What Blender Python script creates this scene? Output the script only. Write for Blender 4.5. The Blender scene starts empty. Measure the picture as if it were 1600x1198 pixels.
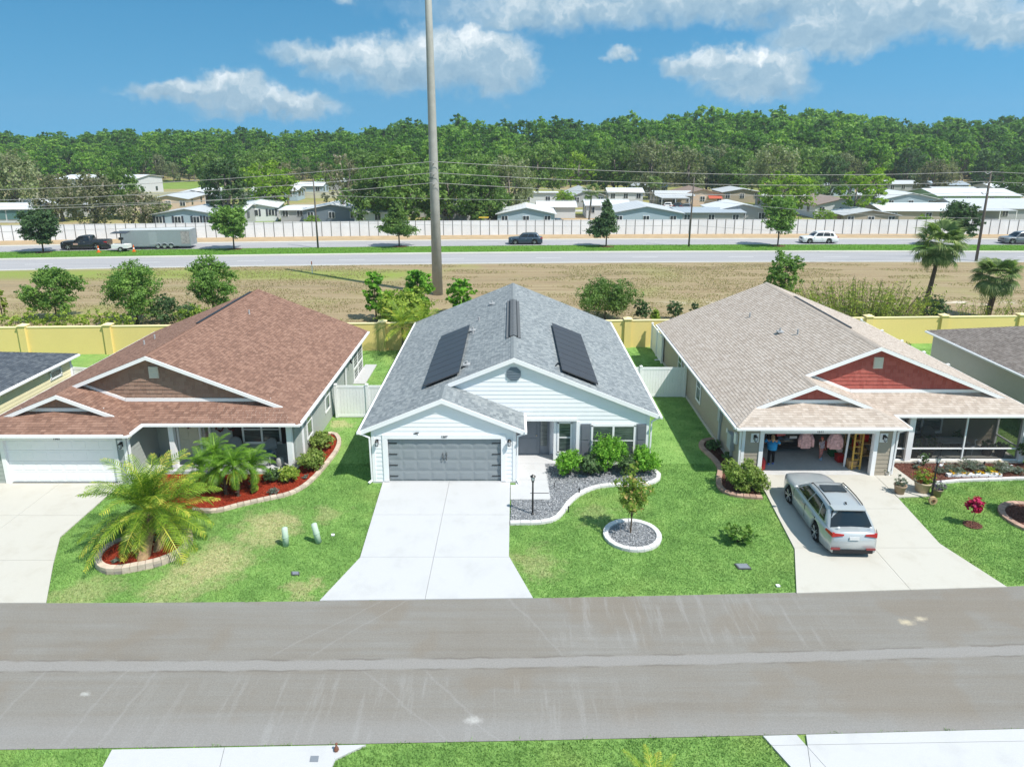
import bpy, bmesh, math, random
import numpy as np
from mathutils import Vector, Matrix
C = bpy.context.scene
COL = C.collection
# ---------------------------------------------------------------- camera
F_PX, HZ, CY, CAM_H = 1060.0, 217.0, 484.0, 14.5      # survey of the photograph (1600 x 1198)
PITCH = math.atan((CY - HZ) / F_PX)
cam = bpy.data.cameras.new('camera'); camo = bpy.data.objects.new('camera', cam); COL.objects.link(camo)
camo.location = (0, 0, CAM_H); camo.rotation_euler = (math.pi / 2 - PITCH, 0, 0)
cam.sensor_width = 36; cam.lens = 36 * F_PX / 1600; cam.shift_y = -(599 - CY) / 1600
cam.clip_start = .1; cam.clip_end = 8000
C.camera = camo
# ---------------------------------------------------------------- sky, sun, exposure
SUN_D = Vector((.80, -.56, 0)).normalized(); SUN_EL = math.radians(55.5)
sunv = Vector((SUN_D.x * math.cos(SUN_EL), SUN_D.y * math.cos(SUN_EL), math.sin(SUN_EL)))
sl = bpy.data.lights.new('sun', 'SUN'); sl.energy = 3.6; sl.angle = math.radians(.55); sl.color = (1, .95, .875)
so = bpy.data.objects.new('sun', sl); COL.objects.link(so)
so.rotation_euler = (-sunv).to_track_quat('-Z', 'Y').to_euler()
C.view_settings.view_transform = 'Standard'; C.view_settings.look = 'None'
C.view_settings.exposure = .72; C.view_settings.gamma = 1
C.view_settings.use_curve_mapping = False
C.cycles.max_bounces = 6; C.cycles.transparent_max_bounces = 24; C.cycles.diffuse_bounces = 3
C.cycles.caustics_reflective = False; C.cycles.caustics_refractive = False
W = bpy.data.worlds.new('World'); C.world = W; W.use_nodes = True


class NT:
    """tiny node-graph writer"""
    def __init__(s, tree): s.t = tree; s.n = tree.nodes; s.l = tree.links
    def link(s, a, b): s.l.new(a, b)
    def node(s, typ, **kw):
        n = s.n.new(typ)
        ins = kw.pop('ins', {})
        for k, v in kw.items(): setattr(n, k, v)
        for k, v in ins.items():
            if hasattr(v, 'links') or isinstance(v, bpy.types.NodeSocket): s.l.new(v, n.inputs[k])
            else: n.inputs[k].default_value = v
        return n
    def m(s, op, a, b=None, c=None, clamp=False):
        n = s.n.new('ShaderNodeMath'); n.operation = op; n.use_clamp = clamp
        for i, v in enumerate((a, b, c)):
            if v is None: continue
            if isinstance(v, bpy.types.NodeSocket): s.l.new(v, n.inputs[i])
            else: n.inputs[i].default_value = v
        return n.outputs[0]
    def vm(s, op, a, b=None, scale=None):
        n = s.n.new('ShaderNodeVectorMath'); n.operation = op
        for i, v in enumerate((a, b)):
            if v is None: continue
            if isinstance(v, bpy.types.NodeSocket): s.l.new(v, n.inputs[i])
            else: n.inputs[i].default_value = v
        if scale is not None: n.inputs['Scale'].default_value = scale
        return n.outputs['Value'] if op in ('LENGTH', 'DOT_PRODUCT') else n.outputs[0]
    def mix(s, f, a, b, blend='MIX'):
        n = s.n.new('ShaderNodeMix'); n.data_type = 'RGBA'; n.blend_type = blend
        for sock, v in ((n.inputs[0], f), (n.inputs[6], a), (n.inputs[7], b)):
            if isinstance(v, bpy.types.NodeSocket): s.l.new(v, sock)
            elif isinstance(v, (int, float)): sock.default_value = v
            else: sock.default_value = (*v, 1) if len(v) == 3 else v
        return n.outputs[2]
    def noise(s, vec, scale, detail=3, rough=.55, dist=0, out=0):
        n = s.n.new('ShaderNodeTexNoise'); n.inputs['Scale'].default_value = scale
        n.inputs['Detail'].default_value = detail; n.inputs['Roughness'].default_value = rough
        n.inputs['Distortion'].default_value = dist
        if vec is not None: s.l.new(vec, n.inputs['Vector'])
        return n.outputs[out]
    def ramp(s, f, stops):
        n = s.n.new('ShaderNodeValToRGB'); r = n.color_ramp
        while len(r.elements) < len(stops): r.elements.new(.5)
        for e, (p, c) in zip(r.elements, stops):
            e.position = p; e.color = (*c, 1) if not isinstance(c, (int, float)) else (c, c, c, 1)
        s.l.new(f, n.inputs[0]); return n.outputs[0]
    def smooth(s, v, a, b):
        n = s.n.new('ShaderNodeMapRange'); n.interpolation_type = 'SMOOTHSTEP'
        s.l.new(v, n.inputs[0]); n.inputs[1].default_value = a; n.inputs[2].default_value = b
        return n.outputs[0]
    def map(s, vec, scale=(1, 1, 1), loc=(0, 0, 0), rot=(0, 0, 0)):
        n = s.n.new('ShaderNodeMapping'); s.l.new(vec, n.inputs[0])
        n.inputs['Scale'].default_value = scale; n.inputs['Location'].default_value = loc; n.inputs['Rotation'].default_value = rot
        return n.outputs[0]


# world: physical sky with fair-weather cumulus in it
w = NT(W.node_tree); w.n.clear()
tc = w.node('ShaderNodeTexCoord').outputs['Generated']
sep = w.node('ShaderNodeSeparateXYZ', ins={0: tc})
dx, dy, dz = sep.outputs
sky = w.node('ShaderNodeTexSky', sky_type='NISHITA', sun_disc=False, sun_elevation=SUN_EL,
             sun_rotation=math.atan2(SUN_D.x, SUN_D.y), altitude=0, air_density=1.0, dust_density=.15, ozone_density=3.5)
up = w.node('ShaderNodeCombineXYZ', ins={0: dx, 1: dy, 2: w.m('ADD', w.m('MAXIMUM', dz, 0.0), .42)})
w.link(w.vm('NORMALIZE', up.outputs[0]), sky.inputs['Vector'])
skyc = w.mix(1.0, sky.outputs[0], (.38, .94, .95), 'MULTIPLY')
# paler band low on the horizon
hz = w.smooth(dz, .30, -.02)
skyc = w.mix(w.m('MULTIPLY', hz, .22), skyc, (1.6, 3.5, 4.5))
az = w.m('DEGREES', w.m('ARCTAN2', dx, dy)); el = w.m('DEGREES', w.m('ARCSINE', dz))
ae = w.node('ShaderNodeCombineXYZ', ins={0: az, 1: el, 2: 0.0}).outputs[0]
warp = w.vm('SUBTRACT', w.noise(ae, .34, 3, .55, out=1), (.5, .5, .5))
warp = w.vm('MULTIPLY', warp, (3.4, 2.6, 0))
aew = w.vm('ADD', ae, warp)
warp2 = w.vm('MULTIPLY', w.vm('SUBTRACT', w.noise(ae, 1.25, 3, .5, out=1), (.5, .5, .5)), (1.7, 1.5, 0))
aew = w.vm('ADD', aew, warp2)
BL = [  # azimuth, elevation, half width, half height (degrees), density
    (-9.6, 5.9, 6.2, 1.9, 1), (-5.4, 6.3, 4.2, 2.6, 1), (-1.4, 5.7, 3.6, 2.7, 1.05), (-14.5, 6.2, 5.0, 1.2, .75),
    (-2.8, 7.4, 2.2, 1.6, .9), (-7.6, 4.6, 7, 1.3, .6),
    (-21.4, 3.4, 3.4, 1.5, 1), (-25, 3.2, 4.2, .9, .85), (-17.4, 2.6, 4.4, 1.2, .85), (-20, 2.2, 5, .8, .6),
    (16.4, 5.5, 3.9, 1.6, 1), (19.6, 5.2, 3.0, 1.7, 1), (13.6, 5.7, 2.1, 1.1, .9), (18.6, 3.9, 4.8, 1.1, .65),
    (8.6, 6.2, 1.5, .7, .7), (5, 9.8, 15, 1.7, .62), (17, 10.2, 9, 2.1, .95), (25.5, 9.4, 7, 2.2, .95), (24, 7.2, 4.6, 1.7, 1),
    (29.5, 8.6, 6, 2.0, .9), (34.5, 7.3, 4.8, 1.5, 1), (31, 11.5, 9, 1.8, .9), (0, 9.2, 3.2, 1.0, .75), (12, 11.6, 12, 1.4, .8), (-33.5, 11.4, 4.5, 1.1, .9), (-12.3, 10.6, 1.3, .6, .4),
]
dens = None; shade = None
for (a, e, rw, rh, k) in BL:
    q = w.vm('MULTIPLY', w.vm('SUBTRACT', aew, (a, e, 0)), (1 / rw, 1 / rh, 0))
    d = w.m('MULTIPLY', w.m('SUBTRACT', 1.20, w.vm('LENGTH', q)), k)
    qs = w.node('ShaderNodeSeparateXYZ', ins={0: q}).outputs[1]
    dens = d if dens is None else w.m('SMOOTH_MAX', dens, d, .25)
    sh = w.m('MULTIPLY', w.m('MAXIMUM', d, 0.0), qs)
    shade = sh if shade is None else w.m('ADD', shade, sh)
# extra unseen cloud above and beside the view, thickened to whiten the ambient light
gn = w.noise(w.map(tc, (1, 1, 2.2)), 2.6, 5, .6)
gmask = w.m('MAXIMUM', w.smooth(el, 13, 20), w.m('MULTIPLY', w.smooth(w.m('ABSOLUTE', az), 42, 55), w.smooth(el, 1, 6)))
dens = w.m('MAXIMUM', dens, w.m('MULTIPLY', w.m('SUBTRACT', gn, .445), w.m('MULTIPLY', gmask, 7.0)))
alpha = w.m('MULTIPLY', w.smooth(dens, .0, .60), .92)
lit = w.m('ADD', w.m('MULTIPLY', shade, 1.0), w.m('MULTIPLY', w.m('SUBTRACT', w.noise(aew, .75, 4, .5), .5), 1.9))
lit = w.m('ADD', lit, w.m('MULTIPLY', w.m('SUBTRACT', w.noise(aew, 2.4, 3, .5), .5), .5))
ccol = w.ramp(w.m('ADD', w.m('MULTIPLY', lit, .55), .45), [(.0, (1.4, 2.3, 3.1)), (.40, (2.1, 2.95, 3.6)), (.70, (3.5, 4.1, 4.45)), (1, (5.6, 5.8, 5.9))])
skyc = w.mix(alpha, skyc, ccol)
bg = w.node('ShaderNodeBackground', ins={0: skyc, 1: .12})
w.link(bg.outputs[0], w.node('ShaderNodeOutputWorld').inputs[0])

# ---------------------------------------------------------------- survey helpers (pixel of the photo -> place on the ground)
_c, _s = math.cos(PITCH), math.sin(PITCH)
def ray(x, y):
    u = (x - 800) / F_PX; v = (y - CY) / F_PX
    return Vector((u, _c - v * _s, -_s - v * _c))
def G(x, y, z=0.0):
    d = ray(x, y); t = (z - CAM_H) / d.z; return Vector((d.x * t, d.y * t, z))
def V(x, y, Y):
    d = ray(x, y); t = Y / d.y; return Vector((d.x * t, Y, CAM_H + d.z * t))
def far_off(X):            # the highway bends gently: offset of its lines along Y
    X = max(-110, min(110, X)); return .0471 * X - .000526 * X * X
def st_n(X): X = max(-45, min(45, X)); return 19.12 + .0255 * X + .0007 * X * X
def st_s(X): X = max(-45, min(45, X)); return 13.74 + .024 * X + .0003 * X * X
def yw(X): return 46.35 + .043 * X     # line of the yellow wall

# ---------------------------------------------------------------- materials
MATS = {}
def principled(nt, col, rough=.7, spec=.3, metal=0.0, normal=None, coat=0.0):
    p = nt.node('ShaderNodeBsdfPrincipled')
    if isinstance(col, bpy.types.NodeSocket): nt.link(col, p.inputs['Base Color'])
    else: p.inputs['Base Color'].default_value = (*col, 1)
    if isinstance(rough, bpy.types.NodeSocket): nt.link(rough, p.inputs['Roughness'])
    else: p.inputs['Roughness'].default_value = rough
    p.inputs['Specular IOR Level'].default_value = spec; p.inputs['Metallic'].default_value = metal
    p.inputs['Coat Weight'].default_value = coat
    if normal is not None: nt.link(normal, p.inputs['Normal'])
    return p.outputs[0]
def newmat(name):
    m = bpy.data.materials.new(name); m.use_nodes = True; nt = NT(m.node_tree); nt.n.clear(); return m, nt
def out(nt, sh): nt.link(sh, nt.node('ShaderNodeOutputMaterial').inputs[0])
def bump(nt, h, strength=.3, dist=.02):
    return nt.node('ShaderNodeBump', ins={'Strength': strength, 'Distance': dist, 'Height': h}).outputs[0]
def M(name, col, rough=.7, spec=.3, metal=0.0, var=.12, sc=3.0, b=0.0, bs=60, coat=0.0, rnd=0.0):
    """plain procedural surface: base colour with soft mottling, fine relief, optional per-object variation"""
    if name in MATS: return MATS[name]
    m, nt = newmat(name)
    pos = nt.node('ShaderNodeNewGeometry').outputs['Position']
    n1 = nt.noise(pos, sc, 4, .6); n2 = nt.noise(pos, sc * 9, 2, .5)
    f = nt.m('ADD', nt.m('MULTIPLY', nt.m('SUBTRACT', n1, .5), var * 2.2), nt.m('MULTIPLY', nt.m('SUBTRACT', n2, .5), var))
    if rnd:
        r = nt.node('ShaderNodeObjectInfo').outputs['Random']
        f = nt.m('ADD', f, nt.m('MULTIPLY', nt.m('SUBTRACT', r, .5), rnd))
    k = nt.m('ADD', 1.0, f)
    kk = nt.node('ShaderNodeCombineXYZ', ins={0: k, 1: k, 2: k}).outputs[0]
    c = nt.mix(1.0, col, kk, 'MULTIPLY')
    nm = bump(nt, nt.noise(pos, bs, 3), b, .02) if b else None
    out(nt, principled(nt, c, rough, spec, metal, nm, coat)); MATS[name] = m; return m
def leafmat(name, dark, light, tip=None, trans=.42, hue=.0, rough=.55):
    if name in MATS: return MATS[name]
    m, nt = newmat(name)
    v = nt.node('ShaderNodeAttribute', attribute_name='v').outputs['Fac']
    r = nt.node('ShaderNodeObjectInfo').outputs['Random']
    f = nt.m('ADD', v, nt.m('MULTIPLY', nt.m('SUBTRACT', r, .5), hue))
    stops = [(.0, dark), (.75, light)]
    if tip: stops.append((1, tip))
    c = nt.ramp(f, stops)
    p = principled(nt, c, rough, .25)
    tr = nt.node('ShaderNodeBsdfTranslucent', ins={0: nt.mix(1.0, c, (1.1, 1.25, .6), 'MULTIPLY')})
    out(nt, nt.node('ShaderNodeMixShader', ins={0: trans, 1: p, 2: tr.outputs[0]}).outputs[0])
    MATS[name] = m; return m

def grass_color(nt, pos):
    big = nt.noise(pos, .22, 3, .6); mid = nt.noise(pos, 1.1, 4, .65); fine = nt.noise(pos, 9, 3, .7)
    c = nt.ramp(nt.m('ADD', nt.m('MULTIPLY', mid, .62), nt.m('MULTIPLY', fine, .38)),
                [(.26, (.11, .22, .055)), (.46, (.18, .33, .085)), (.60, (.25, .42, .115)), (.76, (.38, .48, .18))])
    c = nt.mix(nt.m('MULTIPLY', nt.smooth(big, .5, .72), .45), c, (.34, .43, .13))
    # thin, straw-coloured patches where the turf is worn
    dry = None
    for (x, y, r, k) in [(-10.6, 21.0, 1.9, .95), (-9.4, 23.3, 1.7, .9), (-11.3, 19.9, 1.5, .7), (-7.2, 24.2, .9, .5), (-8.9, 33.0, .8, .75), (.9, 21.0, 1.2, .5), (3.4, 24.2, 1.2, .35), (-6.9, 19.6, .8, .75), (-14.2, 19.4, 1.3, .5)]:
        d = nt.vm('LENGTH', nt.vm('MULTIPLY', nt.vm('SUBTRACT', pos, (x, y, 0)), (1, 1, 0)))
        d = nt.m('ADD', d, nt.m('MULTIPLY', nt.m('SUBTRACT', mid, .5), 3.2))
        q = nt.m('MULTIPLY', nt.smooth(d, r, r * .25), k)
        dry = q if dry is None else nt.m('MAXIMUM', dry, q)
    dry = nt.m('MULTIPLY', dry, nt.ramp(fine, [(.3, .45), (.62, 1.0)]))
    return nt.mix(dry, c, (.54, .49, .27))

def special_mats():
    m, nt = newmat('lawn_soil'); pos = nt.node('ShaderNodeNewGeometry').outputs['Position']
    c = grass_color(nt, pos)
    out(nt, principled(nt, c, .95, .1, 0, bump(nt, nt.noise(pos, 26, 4, .7), .9, .05))); MATS['lawn_soil'] = m
    m, nt = newmat('grass_blade'); pos = nt.node('ShaderNodeNewGeometry').outputs['Position']
    c = grass_color(nt, pos)
    v = nt.node('ShaderNodeAttribute', attribute_name='v').outputs['Fac']
    vv = nt.m('ADD', .7, nt.m('MULTIPLY', v, .75))
    c = nt.mix(1.0, c, nt.node('ShaderNodeCombineXYZ', ins={0: vv, 1: vv, 2: vv}).outputs[0], 'MULTIPLY')
    tr = nt.node('ShaderNodeBsdfTranslucent', ins={0: c})
    out(nt, nt.node('ShaderNodeMixShader', ins={0: .3, 1: principled(nt, c, .7, .15), 2: tr.outputs[0]}).outputs[0]); MATS['grass_blade'] = m
    # dry field
    m, nt = newmat('dry_field'); pos = nt.node('ShaderNodeNewGeometry').outputs['Position']
    st = nt.map(pos, (.05, 1.0, 1)); a = nt.noise(st, 1.5, 4, .65); b = nt.noise(pos, .10, 3, .6); f = nt.noise(pos, 4, 4, .75)
    c = nt.ramp(nt.m('ADD', nt.m('MULTIPLY', a, .6), nt.m('MULTIPLY', f, .4)), [(.3, (.20, .145, .085)), (.46, (.29, .22, .135)), (.58, (.34, .275, .165)), (.74, (.43, .375, .26))])
    sp = nt.node('ShaderNodeSeparateXYZ', ins={0: pos})
    gx = nt.smooth(sp.outputs[0], 8, -26)
    gr = nt.m('MULTIPLY', nt.smooth(nt.m('ADD', nt.m('MULTIPLY', b, .8), nt.m('MULTIPLY', nt.m('ADD', a, f), .22)), .62, .40), nt.m('ADD', .42, nt.m('MULTIPLY', gx, .5)))
    c = nt.mix(gr, c, (.27, .30, .09))
    strip = nt.m('MULTIPLY', nt.smooth(nt.m('ABSOLUTE', nt.m('SUBTRACT', sp.outputs[1], 73.5)), 4.2, 1.0), nt.m('MULTIPLY', nt.smooth(sp.outputs[0], -6, -14), nt.smooth(f, .3, .55)))
    c = nt.mix(nt.m('MULTIPLY', strip, .75), c, (.20, .29, .04))
    bare = nt.m('MULTIPLY', nt.smooth(nt.m('ABSOLUTE', nt.m('SUBTRACT', sp.outputs[1], 60.2)), 1.5, .2), nt.m('MULTIPLY', nt.smooth(sp.outputs[0], 12, 18), nt.smooth(nt.noise(nt.map(pos, (.5, 2, 1)), .8, 3), .5, .62)))
    c = nt.mix(bare, c, (.62, .55, .45))
    out(nt, principled(nt, c, .95, .1, 0, bump(nt, f, .6, .06))); MATS['dry_field'] = m
    # village ground
    m, nt = newmat('village_ground'); pos = nt.node('ShaderNodeNewGeometry').outputs['Position']
    b = nt.noise(pos, .055, 4, .6); f = nt.noise(pos, 1.2, 4, .7)
    c = nt.ramp(nt.m('ADD', nt.m('MULTIPLY', b, .7), nt.m('MULTIPLY', f, .3)), [(.36, (.12, .17, .04)), (.47, (.26, .27, .09)), (.56, (.34, .27, .15)), (.7, (.42, .38, .30))])
    out(nt, principled(nt, c, .95, .1)); MATS['village_ground'] = m
    # residential street
    m, nt = newmat('asphalt'); pos = nt.node('ShaderNodeNewGeometry').outputs['Position']
    sp = nt.node('ShaderNodeSeparateXYZ', ins={0: pos}); X, Y = sp.outputs[0], sp.outputs[1]
    stx = nt.map(pos, (.10, 2.6, 1)); a = nt.noise(stx, 1.5, 6, .68); b = nt.noise(pos, .33, 4, .6); g = nt.noise(pos, 55, 3, .8)
    sty = nt.map(pos, (3.4, .30, 1), (0, 0, 0), (0, 0, .12)); t = nt.noise(sty, 1.0, 4, .7)
    c = nt.ramp(nt.m('ADD', nt.m('MULTIPLY', a, .55), nt.m('MULTIPLY', b, .45)), [(.30, (.19, .17, .145)), (.45, (.213, .197, .174)), (.56, (.223, .212, .193)), (.72, (.262, .255, .24))])
    patch = nt.smooth(nt.noise(pos, .30, 3, .5), .53, .6)
    c = nt.mix(nt.m('MULTIPLY', patch, .45), c, (.205, .175, .14))
    # pale lip in the middle where the two paving passes meet, grey edges
    yc = nt.m('ADD', 16.33, nt.m('ADD', nt.m('MULTIPLY', X, .021), nt.m('MULTIPLY', nt.m('MULTIPLY', X, X), .00085)))
    yy = nt.m('ADD', nt.m('SUBTRACT', Y, yc), nt.m('MULTIPLY', nt.m('SUBTRACT', nt.noise(pos, 1.3, 3), .5), .16))
    ed = nt.smooth(nt.m('ABSOLUTE', yy), .24, .13)
    ln = nt.m('MULTIPLY', nt.smooth(nt.m('ABSOLUTE', nt.m('SUBTRACT', nt.m('ABSOLUTE', yy), .21)), .05, .0), nt.smooth(nt.noise(pos, .8, 2), .42, .56))
    c = nt.mix(nt.m('MULTIPLY', ed, .75), c, (.275, .265, .255)); c = nt.mix(nt.m('MULTIPLY', ln, .55), c, (.13, .115, .10))
    sE = nt.smooth(Y, 14.7, 14.0); c = nt.mix(nt.m('MULTIPLY', sE, .6), c, (.265, .26, .255))
    # scuffs from tyres turning into the drives
    m1 = nt.m('MULTIPLY', nt.smooth(nt.m('ABSOLUTE', nt.m('SUBTRACT', X, 5.4)), 6.5, 2.5), nt.smooth(Y, 16.6, 17.4))
    m2 = nt.m('MULTIPLY', nt.smooth(nt.m('ABSOLUTE', nt.m('ADD', X, 3.2)), 9.5, 3), nt.smooth(Y, 16.2, 15.4))
    sc = nt.m('MULTIPLY', nt.m('MAXIMUM', m1, m2), nt.smooth(t, .50, .68)); c = nt.mix(nt.m('MULTIPLY', sc, .40), c, (.31, .305, .295))
    # thin pale tracks
    for (x0, k, q) in ((-6.9, 1.15, 0), (-5.7, 1.0, 0), (-2.8, -1.1, 1), (-1.2, -.9, 1), (-10.5, .15, 1), (-9.6, .15, 1), (2.1, -.6, 0), (-12.7, .1, 1)):
        dline = nt.m('ABSOLUTE', nt.m('SUBTRACT', nt.m('SUBTRACT', nt.m('ADD', X, nt.m('MULTIPLY', b, .9)), x0), nt.m('MULTIPLY', nt.m('SUBTRACT', Y, 16.3 if not q else 15.2), k)))
        msk = nt.smooth(Y, 16.4, 16.7) if not q else nt.smooth(Y, 16.2, 15.9)
        c = nt.mix(nt.m('MULTIPLY', nt.m('MULTIPLY', nt.smooth(dline, .07, .01), msk), nt.m('MULTIPLY', g, .36)), c, (.34, .335, .33))
    for (x, y, r, col) in ((-1.0, 14.35, .32, (.48, .47, .45)), (12.2, 18.0, .34, (.55, .47, .33)), (12.75, 18.15, .26, (.55, .48, .36)), (-11.5, 15.2, .22, (.42, .42, .4)), (14.1, 14.55, .10, (.5, .45, .3)), (15.2, 14.2, .1, (.55, .52, .45))):
        d = nt.vm('LENGTH', nt.vm('MULTIPLY', nt.vm('SUBTRACT', pos, (x, y, 0)), (1, 1.7, 0)))
        c = nt.mix(nt.m('MULTIPLY', nt.smooth(nt.m('ADD', d, nt.m('MULTIPLY', nt.noise(pos, 7, 3), .4)), r + .2, .15), .85), c, col)
    gg = nt.m('ADD', .50, nt.m('MULTIPLY', nt.m('ADD', g, nt.noise(pos, 22, 2, .7)), .5)); c = nt.mix(1.0, c, nt.node('ShaderNodeCombineXYZ', ins={0: gg, 1: gg, 2: gg}).outputs[0], 'MULTIPLY')
    out(nt, principled(nt, c, .9, .2, 0, bump(nt, g, .35, .01))); MATS['asphalt'] = m
    # highway
    m, nt = newmat('highway_asphalt'); pos = nt.node('ShaderNodeNewGeometry').outputs['Position']
    a = nt.noise(nt.map(pos, (.03, .8, 1)), 1.2, 4, .6); g = nt.noise(pos, 12, 3, .8)
    c = nt.ramp(nt.m('ADD', nt.m('MULTIPLY', a, .8), nt.m('MULTIPLY', g, .2)), [(.3, (.31, .305, .315)), (.6, (.37, .365, .375)), (.75, (.41, .405, .41))])
    out(nt, principled(nt, c, .9, .2)); MATS['highway_asphalt'] = m
    # concrete
    for name, base, stain in (('concrete_new', (.50, .503, .51), (.42, .42, .415)), ('concrete_old', (.50, .48, .43), (.41, .38, .32))):
        m, nt = newmat(name); pos = nt.node('ShaderNodeNewGeometry').outputs['Position']
        a = nt.noise(pos, .9, 5, .65); g = nt.noise(pos, 34, 3, .8); h = nt.noise(nt.map(pos, (1, 6, 1)), 5, 3, .6)
        c = nt.mix(nt.m('MULTIPLY', nt.smooth(a, .48, .72), .45), base, stain)
        gg = nt.m('ADD', .91, nt.m('ADD', nt.m('MULTIPLY', g, .12), nt.m('MULTIPLY', h, .06)))
        c = nt.mix(1.0, c, nt.node('ShaderNodeCombineXYZ', ins={0: gg, 1: gg, 2: gg}).outputs[0], 'MULTIPLY')
        out(nt, principled(nt, c, .85, .25, 0, bump(nt, g, .2, .006))); MATS[name] = m
    # bark / wood mulch and gravel (geometry chips lie on top)
    # roof shingles: each tab carries its own shade in v
    for name, stops in (('shingle_grey', [(0, (.13, .15, .165)), (.35, (.21, .235, .25)), (.7, (.275, .30, .31)), (1, (.35, .375, .385))]),
                        ('shingle_brown', [(0, (.145, .083, .062)), (.3, (.208, .12, .090)), (.55, (.255, .148, .110)), (.8, (.30, .18, .135)), (1, (.36, .235, .18))]),
                        ('shingle_tan', [(0, (.34, .28, .235)), (.4, (.44, .375, .32)), (.75, (.50, .435, .38)), (1, (.57, .505, .45))]),
                        ('shingle_charcoal', [(0, (.05, .06, .075)), (.5, (.085, .10, .12)), (1, (.14, .155, .17))]),
                        ('shingle_taupe', [(0, (.16, .135, .12)), (.5, (.23, .20, .18)), (1, (.31, .275, .25))]),
                        ('shake_brown', [(0, (.24, .155, .115)), (.5, (.295, .19, .145)), (1, (.34, .23, .175))]),
                        ('shake_red', [(0, (.34, .085, .07)), (.5, (.40, .11, .09)), (1, (.46, .14, .115))])):
        m, nt = newmat(name); pos = nt.node('ShaderNodeNewGeometry').outputs['Position']
        v = nt.node('ShaderNodeAttribute', attribute_name='v').outputs['Fac']
        pat = nt.noise(pos, .55, 4, .6); g = nt.noise(pos, 45, 2, .8)
        f = nt.m('ADD', nt.m('ADD', nt.m('MULTIPLY', v, .62), .19), nt.m('MULTIPLY', nt.m('SUBTRACT', pat, .5), .28))
        c = nt.ramp(f, stops); gg = nt.m('ADD', .84, nt.m('MULTIPLY', g, .32))
        c = nt.mix(1.0, c, nt.node('ShaderNodeCombineXYZ', ins={0: gg, 1: gg, 2: gg}).outputs[0], 'MULTIPLY')
        out(nt, principled(nt, c, .92, .15, 0, bump(nt, g, .3, .01))); MATS[name] = m
    m, nt = newmat('screen_mesh')
    d = principled(nt, (.035, .037, .04), .8, .2); t = nt.node('ShaderNodeBsdfTransparent')
    out(nt, nt.node('ShaderNodeMixShader', ins={0: .50, 1: t.outputs[0], 2: d}).outputs[0]); MATS['screen_mesh'] = m
    m, nt = newmat('window_glass'); pos = nt.node('ShaderNodeNewGeometry').outputs['Position']
    gl = nt.node('ShaderNodeBsdfGlossy', ins={0: (.75, .82, .85, 1), 1: .03})
    di = principled(nt, nt.ramp(nt.noise(nt.map(pos, (1, 1, 14)), 2.0, 2), [(.4, (.03, .045, .045)), (.6, (.11, .14, .135))]), .3, .5)
    fr = nt.node('ShaderNodeFresnel', ins={0: 1.5}).outputs[0]
    out(nt, nt.node('ShaderNodeMixShader', ins={0: nt.m('ADD', nt.m('MULTIPLY', fr, .8), .05), 1: di, 2: gl.outputs[0]}).outputs[0]); MATS['window_glass'] = m
    m, nt = newmat('car_glass')
    out(nt, principled(nt, (.012, .015, .018), .05, .7)); MATS['car_glass'] = m
    # corrugated / panelled metal roofs of the mobile homes
    for name, col in (('roof_white', (.66, .68, .70)), ('roof_palegrey', (.52, .54, .56)), ('roof_bluegrey', (.36, .41, .46)), ('roof_brown', (.30, .22, .18))):
        m, nt = newmat(name); tcg = nt.node('ShaderNodeTexCoord').outputs['Object']
        wv = nt.node('ShaderNodeTexWave', wave_type='BANDS', bands_direction='X', ins={0: tcg, 1: .55, 2: .4}).outputs[1]
        n = nt.noise(tcg, .6, 4, .6); k = nt.m('ADD', .80, nt.m('ADD', nt.m('MULTIPLY', wv, .10), nt.m('MULTIPLY', n, .22)))
        c = nt.mix(1.0, col, nt.node('ShaderNodeCombineXYZ', ins={0: k, 1: k, 2: k}).outputs[0], 'MULTIPLY')
        out(nt, principled(nt, c, .5, .4, 0)); MATS[name] = m
special_mats()
WHITE = M('white_trim', (.84, .84, .85), .5, .3, var=.04)
VINYL = M('white_vinyl', (.84, .85, .85), .45, .35, var=.08, sc=1.2)
SID_W = M('siding_white', (.84, .85, .87), .5, .3, var=.05, rnd=.03)
SID_G = M('siding_sage', (.34, .37, .35), .55, .3, var=.06, rnd=.04)
SID_T = M('siding_taupe', (.37, .325, .26), .55, .3, var=.06, rnd=.04)
SID_Y = M('siding_cream', (.78, .70, .46), .55, .3, var=.06)
SID_B = M('siding_beige', (.42, .40, .35), .55, .3, var=.06)
GREYDOOR = M('garage_door_grey', (.27, .30, .315), .5, .3, var=.06)
DOORGREY = M('door_slate', (.16, .185, .215), .45, .35, var=.05)
BLACKMET = M('black_metal', (.015, .015, .016), .4, .5, var=.1)
DARKBROWN = M('dark_brown_shutter', (.03, .02, .018), .6, .3)
CONC = MATS['concrete_new']; CONCO = MATS['concrete_old']
INTER = M('interior_wall', (.75, .74, .70), .8, .2)
GARFLOOR = M('garage_floor_concrete', (.52, .52, .52), .7, .3, var=.25, sc=.8)
YELLOW = M('yellow_stucco', (.76, .60, .24), .85, .15, var=.05, sc=.7, b=.25, bs=30)
YCAP = M('yellow_stucco_cap', (.84, .72, .40), .85, .15, var=.05)
WALLW = M('precast_white', (.76, .77, .79), .8, .2, var=.12, sc=.5, rnd=.07)
WALLP = M('precast_post', (.20, .20, .20), .8, .2, var=.1)
PAVER = M('paver_buff', (.52, .43, .35), .9, .2, var=.25, sc=6, b=.3, bs=80, rnd=.35)
PAVER2 = M('paver_grey', (.30, .26, .23), .9, .2, var=.3, sc=6, b=.3, bs=80, rnd=.35)
PAVER3 = M('paver_clay', (.42, .28, .22), .9, .2, var=.25, sc=6, b=.3, bs=80, rnd=.4)
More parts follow.
